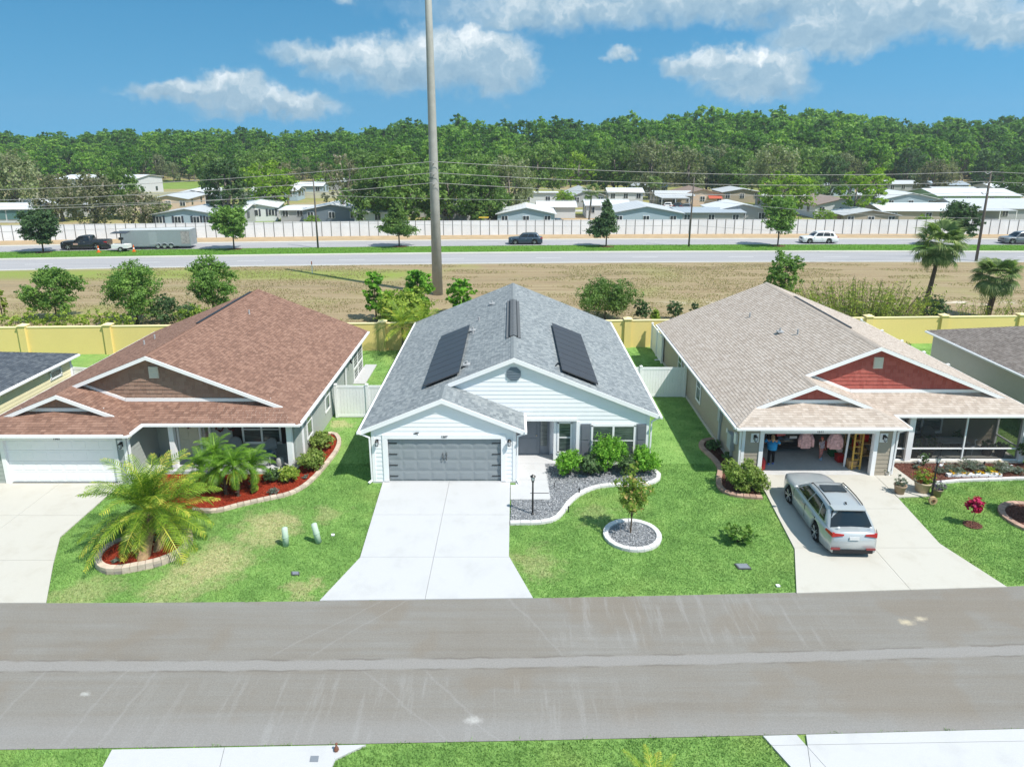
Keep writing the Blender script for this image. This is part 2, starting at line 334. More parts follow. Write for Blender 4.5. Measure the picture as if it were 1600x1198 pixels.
CURBW = M('curb_white_concrete', (.62, .61, .60), .9, .2, var=.15, sc=5, b=.3, bs=60, rnd=.08)
MULCHR = M('mulch_red', (.22, .028, .014), .95, .1, var=.7, sc=14, b=1, bs=40)
MULCHB = M('mulch_brown', (.13, .055, .035), .95, .1, var=.7, sc=14, b=1, bs=40)
GRAVEL = M('gravel_bluegrey', (.20, .215, .235), .95, .2, var=.8, sc=16, b=1, bs=45)
BARK = M('bark', (.12, .09, .065), .95, .1, var=.5, sc=4, b=.8, bs=14)
PALMB = M('palm_boot', (.30, .20, .11), .9, .1, var=.6, sc=9, b=.8, bs=30)
BARKG = M('bark_grey', (.20, .175, .15), .95, .1, var=.5, sc=4, b=.8, bs=14)
WOODP = M('weathered_pole', (.13, .115, .10), .9, .1, var=.3, sc=2)
STEELP = M('steel_pole', (.36, .36, .33), .6, .4, var=.22, sc=1.5)
WIRE = M('wire_aluminium', (.34, .34, .33), .5, .3)
SOLAR = M('solar_cell', (.040, .037, .042), .32, .5, var=.25, sc=5)
SOLARF = M('solar_frame', (.05, .05, .055), .4, .5)
TERRA = M('planter_tan', (.36, .27, .19), .8, .2, var=.2)
RUBBER = M('tyre_rubber', (.02, .02, .02), .85, .2)
ALLOY = M('alloy_rim', (.52, .53, .54), .3, .5, metal=.6)
RED = M('red_lens', (.45, .01, .01), .2, .6); AMBER = M('orange_plastic', (.75, .13, .01), .5, .4)
LENS = M('clear_lens', (.6, .62, .65), .15, .7)
PLATE = M('plate_white', (.7, .7, .7), .4, .4)
SKIN = M('skin', (.55, .33, .24), .6, .3, var=.05)

# ---------------------------------------------------------------- mesh helpers
WL = {}
def setp(o, label=None, cat=None, group=None, kind=None):
    if label: o['label'] = label
    if cat: o['category'] = cat
    if group: o['group'] = group
    if kind: o['kind'] = kind
    return o
def empty(name, loc=(0, 0, 0), label=None, cat=None, group=None, parent=None):
    o = bpy.data.objects.new(name, None); COL.objects.link(o); o.empty_display_size = .2
    if parent is not None: o.parent = parent; o.location = Vector(loc) - WL[parent.name]
    else: o.location = loc
    WL[o.name] = Vector(loc); return setp(o, label, cat, group)
def put(name, mesh, parent=None, loc=(0, 0, 0), rz=0.0, sc=None):
    """link a mesh as an object; loc is a world position"""
    o = bpy.data.objects.new(name, mesh); COL.objects.link(o)
    if parent is not None: o.parent = parent; o.location = Vector(loc) - WL[parent.name]
    else: o.location = loc
    o.rotation_euler = (0, 0, rz) if not isinstance(rz, (tuple, list)) else rz
    if sc is not None: o.scale = sc if not isinstance(sc, (int, float)) else (sc, sc, sc)
    WL[o.name] = Vector(loc); return o
def copy_tree(o, parent=None):
    c = o.copy(); COL.objects.link(c); c.parent = parent
    for ch in list(o.children): copy_tree(ch, c)
    return c
def frame_of(d):
    d = Vector(d).normalized(); up = Vector((0, 0, 1)) if abs(d.z) < .9 else Vector((1, 0, 0))
    a = d.cross(up).normalized(); return a, a.cross(d).normalized()

class MB:
    def __init__(s): s.v = []; s.f = []; s.mi = []; s.cur = 0
    def add(s, vs, fs):
        b = len(s.v); s.v += [tuple(v) for v in vs]; s.f += [tuple(i + b for i in f) for f in fs]; s.mi += [s.cur] * len(fs); return s
    def box(s, x0, x1, y0, y1, z0, z1):
        return s.add([(x0, y0, z0), (x1, y0, z0), (x1, y1, z0), (x0, y1, z0), (x0, y0, z1), (x1, y0, z1), (x1, y1, z1), (x0, y1, z1)],
                     [(0, 3, 2, 1), (4, 5, 6, 7), (0, 1, 5, 4), (1, 2, 6, 5), (2, 3, 7, 6), (3, 0, 4, 7)])
    def bar(s, p0, p1, w, h, up=None):
        """box-section bar from p0 to p1"""
        p0 = Vector(p0); p1 = Vector(p1); a, u = frame_of(p1 - p0)
        vs = [p + a * (w / 2 * i) + u * (h / 2 * j) for p in (p0, p1) for i, j in ((-1, -1), (1, -1), (1, 1), (-1, 1))]
        return s.add(vs, [(0, 1, 2, 3), (7, 6, 5, 4), (0, 4, 5, 1), (1, 5, 6, 2), (2, 6, 7, 3), (3, 7, 4, 0)])
    def poly(s, pts, vec):
        """planar polygon (CCW from above / outside) extruded by -vec"""
        n = len(pts); P = [Vector(p) for p in pts]; Q = [p - Vector(vec) for p in P]
        return s.add(P + Q, [tuple(range(n)), tuple(range(2 * n - 1, n - 1, -1))] + [(i, i + n, (i + 1) % n + n, (i + 1) % n) for i in range(n)])
    def prism(s, pts, z0, z1): return s.poly([(p[0], p[1], z1) for p in pts], (0, 0, z1 - z0))
    def tube(s, pts, r, n=6, cap=True):
        P = [Vector(p) for p in pts]; R = r if isinstance(r, (list, tuple)) else [r] * len(P); vs = []; fs = []; pa = None
        for i, p in enumerate(P):
            d = (P[min(i + 1, len(P) - 1)] - P[max(i - 1, 0)])
            if d.length < 1e-6: d = Vector((0, 0, 1))
            d.normalize()
            if pa is None: a, b = frame_of(d)
            else:
                a = (pa - d * pa.dot(d)); a = a.normalized() if a.length > 1e-5 else frame_of(d)[0]; b = a.cross(d)
            pa = a
            for k in range(n):
                t = 2 * math.pi * k / n; vs.append(p + (a * math.cos(t) + b * math.sin(t)) * R[i])
        for i in range(len(P) - 1):
            for k in range(n):
                q = (k + 1) % n; fs.append((i * n + k, i * n + q, (i + 1) * n + q, (i + 1) * n + k))
        if cap: fs += [tuple(range(n - 1, -1, -1)), tuple(range((len(P) - 1) * n, len(P) * n))]
        return s.add(vs, fs)
    def lathe(s, prof, c=(0, 0, 0), n=12, ax='z'):
        vs = []; fs = []
        for r, h in prof:
            for k in range(n):
                t = 2 * math.pi * k / n; x, y = r * math.cos(t), r * math.sin(t)
                vs.append((c[0] + x, c[1] + y, c[2] + h) if ax == 'z' else (c[0] + x, c[1] + h, c[2] + y))
        for i in range(len(prof) - 1):
            for k in range(n):
                q = (k + 1) % n; f = (i * n + k, i * n + q, (i + 1) * n + q, (i + 1) * n + k); fs.append(f if ax == 'z' else f[::-1])
        fs += [tuple(range(n - 1, -1, -1)), tuple(range((len(prof) - 1) * n, len(prof) * n))]
        return s.add(vs, fs)
    def ball(s, c, r, n=10, m=6):
        r = (r, r, r) if isinstance(r, (int, float)) else r; vs = [(c[0], c[1], c[2] - r[2])]; fs = []
        for i in range(1, m):
            ph = math.pi * i / m - math.pi / 2
            for k in range(n):
                t = 2 * math.pi * k / n; vs.append((c[0] + r[0] * math.cos(ph) * math.cos(t), c[1] + r[1] * math.cos(ph) * math.sin(t), c[2] + r[2] * math.sin(ph)))
        vs.append((c[0], c[1], c[2] + r[2])); L = len(vs) - 1
        for k in range(n):
            q = (k + 1) % n; fs.append((0, 1 + q, 1 + k)); fs.append((L, L - n + k, L - n + q))
            for i in range(m - 2): fs.append((1 + i * n + k, 1 + i * n + q, 1 + (i + 1) * n + q, 1 + (i + 1) * n + k))
        return s.add(vs, fs)
    def mesh(s, name, mats, smooth=False):
        me = bpy.data.meshes.new(name); me.from_pydata(s.v, [], s.f)
        for m in (mats if isinstance(mats, (list, tuple)) else [mats]): me.materials.append(m)
        if any(s.mi): me.polygons.foreach_set('material_index', s.mi)
        if smooth: me.polygons.foreach_set('use_smooth', [True] * len(s.f))
        me.update(); return me
    def build(s, name, mats, parent=None, smooth=False, org=None):
        """vertices are world positions; the object's origin is its parent's (or org)"""
        o0 = WL[parent.name] if parent is not None else Vector(org or (0, 0, 0))
        if o0.length: s.v = [(v[0] - o0.x, v[1] - o0.y, v[2] - o0.z) for v in s.v]
        o = bpy.data.objects.new(name, s.mesh(name, mats, smooth)); COL.objects.link(o)
        if parent is not None: o.parent = parent
        else: o.location = o0
        WL[o.name] = o0.copy(); return o
def flat(name, pts, z, mat, kind=None, label=None, parent=None):
    b = MB(); b.add([(p[0], p[1], z) for p in pts], [tuple(range(len(pts)))]); o = b.build(name, mat, parent)
    return setp(o, label, None, None, kind)
def np_mesh(name, verts, faces_n, nper, mat, attr=None, smooth=False):
    """quads/tris from arrays; attr = one value per face, stored as v"""
    me = bpy.data.meshes.new(name); nv = len(verts)
    me.vertices.add(nv); me.vertices.foreach_set('co', np.asarray(verts, dtype=np.float32).ravel())
    me.loops.add(faces_n * nper); me.loops.foreach_set('vertex_index', np.arange(faces_n * nper, dtype=np.int32))
    me.polygons.add(faces_n); me.polygons.foreach_set('loop_start', np.arange(0, faces_n * nper, nper, dtype=np.int32))
    try: me.polygons.foreach_set('loop_total', np.full(faces_n, nper, dtype=np.int32))
    except Exception: pass
    me.materials.append(mat)
    if attr is not None:
        a = me.attributes.new('v', 'FLOAT', 'POINT'); a.data.foreach_set('value', np.repeat(attr, nper).astype(np.float32))
    me.update(calc_edges=True); return me
def clip(poly, f):
    """Sutherland-Hodgman against half plane f(p) >= 0"""
    r = []; n = len(poly)
    for i in range(n):
        a, b = poly[i], poly[(i + 1) % n]; fa, fb = f(a), f(b)
        if fa >= 0: r.append(a)
        if (fa >= 0) != (fb >= 0): t = fa / (fa - fb); r.append((a[0] + (b[0] - a[0]) * t, a[1] + (b[1] - a[1]) * t))
    return r
def area2(p): return .5 * sum(p[i][0] * p[(i + 1) % len(p)][1] - p[(i + 1) % len(p)][0] * p[i][1] for i in range(len(p)))
# ================================================================ ground, roads, drives
def strip(name, f0, f1, x0, x1, z, mat, kind='structure', n=60, thick=0.0):
    b = MB(); xs = [x0 + (x1 - x0) * i / n for i in range(n + 1)]
    vs = [(x, f0(x), z) for x in xs] + [(x, f1(x), z) for x in xs]
    b.add(vs, [(i, i + 1, n + 2 + i, n + 1 + i) for i in range(n)])
    if thick:
        vs2 = [(x, f0(x), z - thick) for x in xs] + [(x, f1(x), z - thick) for x in xs]; k = len(vs)
        b.v += vs2; b.f += [(k + i, k + i + 1, i + 1, i) for i in range(n)] + [(n + 1 + i, n + 2 + i, k + n + 2 + i, k + n + 1 + i) for i in range(n)]; b.mi += [0] * (2 * n)
    return setp(b.build(name, mat), None, None, None, kind)
flat('ground', [(-4000, -500), (4000, -500), (4000, 6000), (-4000, 6000)], -.03, MATS['village_ground'], 'structure')
strip('field', lambda x: yw(x) - .0, lambda x: 80.4 + far_off(x), -150, 150, -.008, MATS['dry_field'])
flat('lawn', [(-60, 2), (60, 2)] + [(x, yw(x)) for x in (60, 30, 0, -30, -60)], -.02, MATS['lawn_soil'], 'structure')
strip('street', st_s, st_n, -60, 60, .004, MATS['asphalt'], n=80)
HWL = [(80.4, 87.6, 'highway_near_lanes'), (94.0, 99.2, 'highway_far_lanes')]
for a, b_, nm in HWL: strip(nm, lambda x, a=a: a + far_off(x), lambda x, b_=b_: b_ + far_off(x), -170, 170, .004, MATS['highway_asphalt'])
KERB = M('kerb_concrete', (.50, .485, .44), .9, .2, var=.15, sc=.4)
for a, b_ in ((80.1, 80.4), (87.6, 88.7), (99.2, 100.3)):
    strip('kerb', lambda x, a=a: a + far_off(x), lambda x, b_=b_: b_ + far_off(x), -170, 170, .06, KERB, thick=.08)
strip('median_soil', lambda x: 88.7 + far_off(x), lambda x: 94.0 + far_off(x), -170, 170, .06, M('median_turf', (.10, .22, .03), .95, .1, var=.25, sc=.8), thick=.08)
strip('verge', lambda x: 100.3 + far_off(x), lambda x: 105.3 + far_off(x), -170, 170, .02, M('verge_dirt', (.42, .31, .19), .95, .1, var=.3, sc=.7))
PAINT = M('road_paint', (.62, .62, .61), .7, .2, var=.1)
b = MB()
for i in range(-14, 15):
    x = i * 12.2 + 3
    for (y, L) in ((84.0, 3.2),):
        yy = y + far_off(x); s_ = (far_off(x + 1) - far_off(x)); b.add([(x, yy, .009), (x + L, yy + s_ * L, .009), (x + L, yy + s_ * L + .16, .009), (x, yy + .16, .009)], [(0, 1, 2, 3)])
        yy = 96.7 + far_off(x + 4); b.add([(x + 4, yy, .009), (x + 4 + L, yy + s_ * L, .009), (x + 4 + L, yy + s_ * L + .14, .009), (x + 4, yy + .14, .009)], [(0, 1, 2, 3)])
for k in range(-40, 40):
    x = k * 4.0; b.add([(x, 80.75 + far_off(x), .009), (x + 4, 80.75 + far_off(x + 4), .009), (x + 4, 80.88 + far_off(x + 4), .009), (x, 80.88 + far_off(x), .009)], [(0, 1, 2, 3)])
setp(b.build('lane_markings', PAINT), None, None, None, 'structure')

EXCL = []          # polygons without grass
def slab_set(name, outline, cuts_x, cuts_y, mat, z=.035, label=None):
    """a concrete drive: convex outline cut into slabs by lines of constant s; joints stay open"""
    root = empty(name, (0, 0, 0)); root['kind'] = 'structure'
    if label: root['label'] = label
    EXCL.append([(p[0], p[1]) for p in outline])
    polys = [[(p[0], p[1]) for p in outline]]
    for (nx, ny, d) in cuts_x + cuts_y:
        nxt = []
        for p in polys:
            a = clip(p, lambda q: nx * q[0] + ny * q[1] - d - .006); c = clip(p, lambda q: d - .006 - nx * q[0] - ny * q[1])
            nxt += [q for q in (a, c) if len(q) > 2 and abs(area2(q)) > .05]
        polys = nxt
    for p in polys:
        if area2(p) < 0: p = p[::-1]
        MB().prism(p, -.05, z).build('concrete_slab', mat, root)
    return root
g = lambda *pts: [G(*p) for p in pts]
# centre drive
y0 = 26.88
slab_set('driveway', [(-5.62, y0), (-5.42, 21.3), (-6.22, 18.99), (.68, 19.12), (-.11, 21.38), (-.08, y0)], [(1, -.012, -3.05)], [(0, 1, 24.15), (0, 1, 21.34)], CONC)
# left drive
slab_set('driveway', [(-22.3, 26.7), (-22.6, 18.85), (-15.0, 18.88), (-16.1, 20.9), (-16.95, 22.6), (-16.95, 26.7)], [(1, 0, -19.6)], [(0, 1, 24.1), (0, 1, 21.15)], CONCO)
# right drive
slab_set('driveway', [(10.75, 27.5), (10.71, 25.9), (10.3, 21.85), (9.36, 19.36), (16.5, 19.68), (15.78, 22.17), (16.05, 25.43), (16.1, 27.5)], [(1, 0, 13.2)], [(0, 1, 24.6), (0, 1, 21.9)], CONCO)
# drives on the near side of the street
slab_set('driveway', [(-9.78, 13.46), (-9.45, 10.5), (-4.7, 10.5), (-4.25, 13.2), (-3.6, 13.6)], [(1, .2, -4.35)], [], CONC)
slab_set('driveway', [(6.28, 13.86), (7.6, 10.6), (24, 10.6), (24, 14.4)], [(1, .35, 12.0), (1, -.3, 3.2)], [(-.02, 1, 13.45)], CONC)
# walks
slab_set('walkway', [(-.06, 26.55), (-.06, 25.33), (1.62, 25.33), (1.52, 28.82), (.16, 28.82), (.16, 26.55)], [], [(0, 1, 27.0)], CONC)
slab_set('walkway', [(16.11, 27.45), (16.09, 25.5), (17.55, 25.62), (17.6, 26.1), (17.35, 28.72), (16.55, 28.72), (16.55, 27.45)], [], [(0, 1, 27.1)], CONCO)

# ---------------------------------------------------------------- roofs and siding
def shingle_mesh(name, pts, mat, course=.145, tab=(.13, .24), lift=.013, rng=None, base=.006, split=True):
    """lapped tabs over a planar polygon given CCW seen from outside; every tab is its own raised piece"""
    rng = rng or random.Random(1)
    P = [Vector(p) for p in pts]; n = Vector((0, 0, 0))
    for i in range(len(P)):
        a, b_ = P[i], P[(i + 1) % len(P)]; n += a.cross(b_)
    n.normalize(); up = Vector((0, 0, 1)); U = (up - n * up.dot(n)).normalized(); A = U.cross(n).normalized(); O = P[0]
    Q = [((p - O).dot(A), (p - O).dot(U)) for p in P]
    u0 = min(q[1] for q in Q); u1 = max(q[1] for q in Q)
    verts = []; faces = []; vals = []
    k = 0; u = u0
    while u < u1 - 1e-4:
        s = clip(clip(Q, lambda p: p[1] - u), lambda p: u + course - p[1])
        if len(s) > 2:
            a0 = min(p[0] for p in s); a1 = max(p[0] for p in s); a = a0 - rng.random() * .2
            while a < a1:
                wdt = rng.uniform(*tab); t = clip(clip(s, lambda p: p[0] - a - .003), lambda p: a + wdt - p[0])
                if len(t) > 2 and abs(area2(t)) > 2e-4:
                    th = lift * rng.uniform(.7, 1.25); v = rng.random() ** 1.1; i0 = len(verts)
                    for p in t:
                        h = base + th * (1 - (p[1] - u) / course); w_ = O + A * p[0] + U * p[1] + n * h; verts.append(w_)
                    m_ = len(t); faces.append(tuple(range(i0, i0 + m_))); vals += [v] * m_
                    for j in range(m_):
                        if abs(t[j][1] - u) < 1e-4 and abs(t[(j + 1) % m_][1] - u) < 1e-4:
                            pa, pb = t[j], t[(j + 1) % m_]; i1 = len(verts)
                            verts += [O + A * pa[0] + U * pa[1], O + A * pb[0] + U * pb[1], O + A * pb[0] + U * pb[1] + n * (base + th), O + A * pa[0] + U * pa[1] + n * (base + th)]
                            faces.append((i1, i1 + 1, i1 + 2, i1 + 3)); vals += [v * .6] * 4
                a += wdt
        u += course; k += 1
    return verts, faces, vals
def shingle_obj(name, polys, mat, parent, **kw):
    V_, F_, A_ = [], [], []
    for i, p in enumerate(polys):
        v, f, a = shingle_mesh(name, p, mat, rng=random.Random(i * 7 + len(p)), **kw); k = len(V_)
        V_ += v; F_ += [tuple(j + k for j in q) for q in f]; A_ += a
    o0 = WL[parent.name]; me = bpy.data.meshes.new(name); me.from_pydata([(v[0] - o0.x, v[1] - o0.y, v[2] - o0.z) for v in V_], [], F_)
    at = me.attributes.new('v', 'FLOAT', 'POINT'); at.data.foreach_set('value', A_); me.materials.append(mat)
    o = bpy.data.objects.new(name, me); COL.objects.link(o); o.parent = parent; WL[o.name] = o0.copy(); o['kind'] = 'stuff'; return o
def boards(parent, p0, p1, poly, mat, pitch=.2, each=False, proud=.016, mb=None):
    """lap siding over polygon poly [(s, z)] of the wall line p0->p1 (outside on the right of that direction)"""
    p0 = Vector((*p0, 0)); p1 = Vector((*p1, 0)); d = (p1 - p0).normalized(); nrm = Vector((d.y, -d.x, 0))
    z0 = min(p[1] for p in poly); z1 = max(p[1] for p in poly); k = math.floor(z0 / pitch + 1e-6)
    own = mb is None
    if own and not each: mb = MB()
    while k * pitch < z1 - 1e-4:
        a = k * pitch; s = clip(clip(poly, lambda p: p[1] - a), lambda p: a + pitch - p[1]); k += 1
        if len(s) < 3 or abs(area2(s)) < 1e-4: continue
        if area2(s) < 0: s = s[::-1]
        B = MB() if each else mb
        fr = [p0 + d * p[0] + Vector((0, 0, p[1])) + nrm * (.003 + proud * (1 - (p[1] - a) / pitch)) for p in s]
        bk = [p0 + d * p[0] + Vector((0, 0, p[1])) + nrm * .001 for p in s]; m_ = len(s)
        B.add(fr + bk, [tuple(range(m_))] + [(i, i + m_, (i + 1) % m_ + m_, (i + 1) % m_) for i in range(m_)])
        if each: B.build('siding_board', mat, parent)
    if own and not each:
        o = mb.build('siding', mat, parent); o['kind'] = 'stuff'
    return mb
def rects(L, z0, z1, openings):
    """rectangles of a wall 0..L x z0..z1 left round its openings (s0, s1, a, b)"""
    r = []; s = 0.0
    for (a, b_, c, d) in sorted(openings):
        if a > s + 1e-3: r.append((s, a, z0, z1))
        if c > z0 + 1e-3: r.append((a, b_, z0, c))
        if d < z1 - 1e-3: r.append((a, b_, d, z1))
        s = b_
    if s < L - 1e-3: r.append((s, L, z0, z1))
    return r
def wall(parent, p0, p1, z0, z1, sid, openings=(), each=False, wmat=None, thick=.14, sm=None, core=None):
    P0 = Vector((*p0, 0)); P1 = Vector((*p1, 0)); L = (P1 - P0).length; d = (P1 - P0) / L; n = Vector((d.y, -d.x, 0))
    for (a, b_, c, e) in rects(L, z0, z1, openings):
        q = [P0 + d * a, P0 + d * b_, P0 + d * b_ - n * thick, P0 + d * a - n * thick]
        q = q[::1]
        core.poly([(v.x, v.y, e) for v in q], (0, 0, e - c))
        if sid: boards(parent, p0, p1, [(a, c), (b_, c), (b_, e), (a, e)], sid, each=each, mb=None if each else sm)
def window(parent, c, w_, h_, facing, lites=2, style='double', mull=True, label=None):
    """window (frame, meeting rails, mullion) with panes as sub-parts; c = centre on the wall face"""
    rz = {'S': 0, 'W': -math.pi / 2, 'E': math.pi / 2, 'N': math.pi}[facing]
    key = ('win', round(w_, 2), round(h_, 2), lites, style)
    if key not in CACHE:
        t = .055; b = MB(); W2, H2 = w_ / 2, h_ / 2
        for (a0, a1, z0, z1) in ((-W2 - .03, -W2 + t, -H2, H2), (W2 - t, W2 + .03, -H2, H2), (-W2 - .03, W2 + .03, H2 - t, H2 + .05), (-W2 - .05, W2 + .05, -H2 - .05, -H2 + t)):
            b.box(a0, a1, -.045, 0, z0, z1)
        for i in range(1, lites): x = -W2 + w_ * i / lites; b.box(x - .045, x + .045, -.042, 0, -H2 + t, H2 - t)
        if style == 'double':
            for i in range(lites): xa = -W2 + w_ * i / lites + .045; b.box(xa, xa + w_ / lites - .09, -.036, 0, -.022, .022)
        g_ = MB()
        g_.add([(-w_ / lites / 2 + .04, 0, -.0), (w_ / lites / 2 - .04, 0, 0), (w_ / lites / 2 - .04, 0, (h_ / 2 if style == 'double' else h_) - .05), (-w_ / lites / 2 + .04, 0, (h_ / 2 if style == 'double' else h_) - .05)], [(0, 1, 2, 3)])
        CACHE[key] = (b.mesh('window_frame', WHITE), g_.mesh('pane', MATS['window_glass']))
    fm, gm = CACHE[key]
    o = put('window', fm, parent, c, rz); R = Matrix.Rotation(rz, 3, 'Z')
    for i in range(lites):
        x = -w_ / 2 + w_ * (i + .5) / lites
        for zz in ((-h_ / 2 + .03, .01) if style == 'double' else (-h_ / 2 + .025,)):
            p = bpy.data.objects.new('pane', gm); COL.objects.link(p); p.parent = o; p.location = (x, -.024, zz); WL[p.name] = Vector(c)
    return o
CACHE = {}
TEXTM = None
def text(parent, s, loc, size, mat, rx=math.pi / 2, rz=0, name='house_number', depth=.006, align='CENTER'):
    cu = bpy.data.curves.new(name, 'FONT'); cu.body = s; cu.size = size; cu.extrude = depth; cu.align_x = align; cu.align_y = 'CENTER'; cu.materials.append(mat)
    tmp = bpy.data.objects.new('t', cu); dg = bpy.context.evaluated_depsgraph_get(); COL.objects.link(tmp); dg.update()
    me = bpy.data.meshes.new_from_object(tmp.evaluated_get(dg)); bpy.data.objects.remove(tmp)
    return put(name, me, parent, loc, (rx, 0, rz))
def wall_lamp(parent, c):
    if 'wl' not in CACHE:
        b = MB(); b.box(-.06, .06, -.015, 0, -.11, .11); b.tube([(0, 0, .05), (0, -.08, .12), (0, -.13, .08)], .012, 5)
        b.lathe([(.01, .12), (.085, .06), (.09, .05), (.02, .05)], (0, -.13, 0), 8); b.lathe([(.055, -.14), (.075, -.12), (.03, -.17)][::-1], (0, -.13, 0), 8)
        for k in range(4): t = k * math.pi / 2 + .78; b.bar((.06 * math.cos(t), -.13 + .06 * math.sin(t), -.13), (.08 * math.cos(t), -.13 + .08 * math.sin(t), .05), .01, .01)
        g_ = MB().lathe([(.048, -.12), (.068, .045)], (0, -.13, 0), 8)
        CACHE['wl'] = (b.mesh('wall_lamp', BLACKMET), g_.mesh('lamp_glass', LENS))
    a, g_ = CACHE['wl']; o = put('wall_lamp', a, parent, c); p = bpy.data.objects.new('lamp_glass', g_); COL.objects.link(p); p.parent = o; WL[p.name] = Vector(c); return o
def downspout(parent, pts, nm='downspout'):
    b = MB()
    for a, c in zip(pts[:-1], pts[1:]): b.bar(a, c, .085, .065)
    return b.build(nm, WHITE, parent)
def vent_pipe(parent, x, y, z, r=.045, h=.28, mat=None, cap=False):
    b = MB(); b.lathe([(r * 2.2, -.12), (r * 1.6, -.02), (r, .02), (r, h)], (x, y, z), 8)
    if cap: b.box(x - .16, x + .16, y - .16, y + .16, z + .05, z + .11)
    return b.build('vent_pipe', mat or M('vent_metal', (.38, .39, .40), .5, .4), parent)
def rake_boards(parent, pts, h=.2, t=.05, mat=None):
    """white board under a roof edge running through pts (top edge), facing -Y"""
    for a, c in zip(pts[:-1], pts[1:]):
        A_, B_ = Vector(a), Vector(c); b = MB()
        b.add([A_ + Vector((0, -t, 0)), B_ + Vector((0, -t, 0)), B_ + Vector((0, -t, -h)), A_ + Vector((0, -t, -h)), A_, B_, B_ + Vector((0, 0, -h)), A_ + Vector((0, 0, -h))],
              [(0, 3, 2, 1), (4, 5, 6, 7), (0, 1, 5, 4), (3, 7, 6, 2), (0, 4, 7, 3), (1, 2, 6, 5)])
        b.build('rake_board', mat or WHITE, parent)
def roof_planes(p):
    XL, XR, XG, YG, YM, YB, ze, s, Yr, Ygr = (p[k] for k in ('XL', 'XR', 'XG', 'YG', 'YM', 'YB', 'ze', 's', 'Yr', 'Ygr'))
    Xr = (XL + XR) / 2; Xg = (XL + XG) / 2; zr = ze + s * (XR - Xr); zg = ze + s * (Xg - XL)
    left = lambda x, y: (x, y, ze + s * (x - XL)); right = lambda x, y: (x, y, ze + s * (XR - x)); gr = lambda x, y: (x, y, ze + s * (XG - x))
    if p['hip']:
        dm, dg = Yr - YM, Ygr - YG; Yc, Ygc = Yr + .35, Ygr + .3; cm, cg = Yc - YM, Ygc - YG
        front = lambda x, y: (x, y, ze + s * (y - YM)); gfront = lambda x, y: (x, y, ze + s * (y - YG))
        P = [[right(XR, YM), right(XR, YB), right(Xr, YB), right(Xr, Yr), right(XR - dm, Yr)],
             [left(XL, YG), left(XL + dg, Ygr), left(Xg, Ygr), left(Xg, Yr), left(Xr, Yr), left(Xr, YB), left(XL, YB)],
             [gr(XG, YG), gr(XG, YM), gr(XG - cm, Yc), gr(Xg, Yc), gr(Xg, Ygr), gr(XG - dg, Ygr)],
             [front(XG, YM), front(XR, YM), front(XR - cm, Yc), front(XG - cm, Yc)],
             [gfront(XL, YG), gfront(XG, YG), gfront(XG - cg, Ygc), gfront(XL + cg, Ygc)]]
    else:
        P = [[right(XR, YM), right(XR, YB), right(Xr, YB), right(Xr, YM)],
             [left(XL, YG), left(Xg, YG), left(Xg, YM), left(Xr, YM), left(Xr, YB), left(XL, YB)],
             [gr(XG, YG), gr(XG, p['YW']), gr(Xg, p['YW']), gr(Xg, YG)]]
    return P, Xr, Xg, zr, zg
def roof(parent, p, mat, deck=WHITE):
    P, Xr, Xg, zr, zg = roof_planes(p)
    b = MB()
    for q in P: b.poly([(a[0], a[1], a[2] - .002) for a in q], (0, 0, .10))
    b.build('roof', deck, parent)
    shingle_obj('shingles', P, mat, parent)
    # ridge caps: lapped, one row
    c = MB(); y = (p['Yr'] if p['hip'] else p['YM']); 
    caps = [((Xr, y), (Xr, p['YB']), zr, 0), ((Xg, p['Ygr'] if p['hip'] else p['YG']), (Xg, (p['Yr'] if p['hip'] else p['YW'])), zg, 0)]
    for (a, e, z, _) in caps:
        L = e[1] - a[1]; n = int(L / .16)
        for i in range(n):
            y0, y1 = a[1] + L * i / n, a[1] + L * (i + 1.15) / n; h0, h1 = z + .03, z + .018
            c.add([(a[0] - .14, y0, h0 - .14 * p['s']), (a[0], y0, h0), (a[0] + .14, y0, h0 - .14 * p['s']), (a[0] - .14, y1, h1 - .14 * p['s']), (a[0], y1, h1), (a[0] + .14, y1, h1 - .14 * p['s'])], [(0, 1, 4, 3), (1, 2, 5, 4), (0, 2, 1)])
    hips = []
    if p['hip']:
        ze, s = p['ze'], p['s']; dm, dg = p['Yr'] - p['YM'], p['Ygr'] - p['YG']
        hips = [((p['XR'], p['YM'], ze), (p['XR'] - dm, p['Yr'], ze + s * dm)), ((p['XG'], p['YG'], ze), (p['XG'] - dg, p['Ygr'], ze + s * dg)), ((p['XL'], p['YG'], ze), (p['XL'] + dg, p['Ygr'], ze + s * dg))]
        for a, e in hips:
            a, e = Vector(a) + Vector((0, 0, .02)), Vector(e) + Vector((0, 0, .02)); n = max(4, int((e - a).length / .16)); d = (e - a) / n
            sd = Vector((d.y, -d.x, 0)).normalized() * .12
            for i in range(n):
                q0, q1 = a + d * i, a + d * (i + 1.1); dz_ = Vector((0, 0, .045))
                c.add([q0 - sd - dz_, q0 + Vector((0, 0, .012)), q0 + sd - dz_, q1 - sd - dz_, q1, q1 + sd - dz_], [(0, 1, 4, 3), (1, 2, 5, 4), (0, 2, 1), (3, 4, 1, 0)])
    o = c.build('ridge_caps', mat, parent); o['kind'] = 'stuff'
    at = o.data.attributes.new('v', 'FLOAT', 'POINT'); rr = random.Random(3); at.data.foreach_set('value', [rr.uniform(.35, .8) for _ in range(len(o.data.vertices))])
    return P, Xr, Xg, zr, zg
def gutters(parent, lines):
    for a, e in lines:
        b = MB(); b.bar(a, e, .10, .09); b.build('gutter', WHITE, parent)
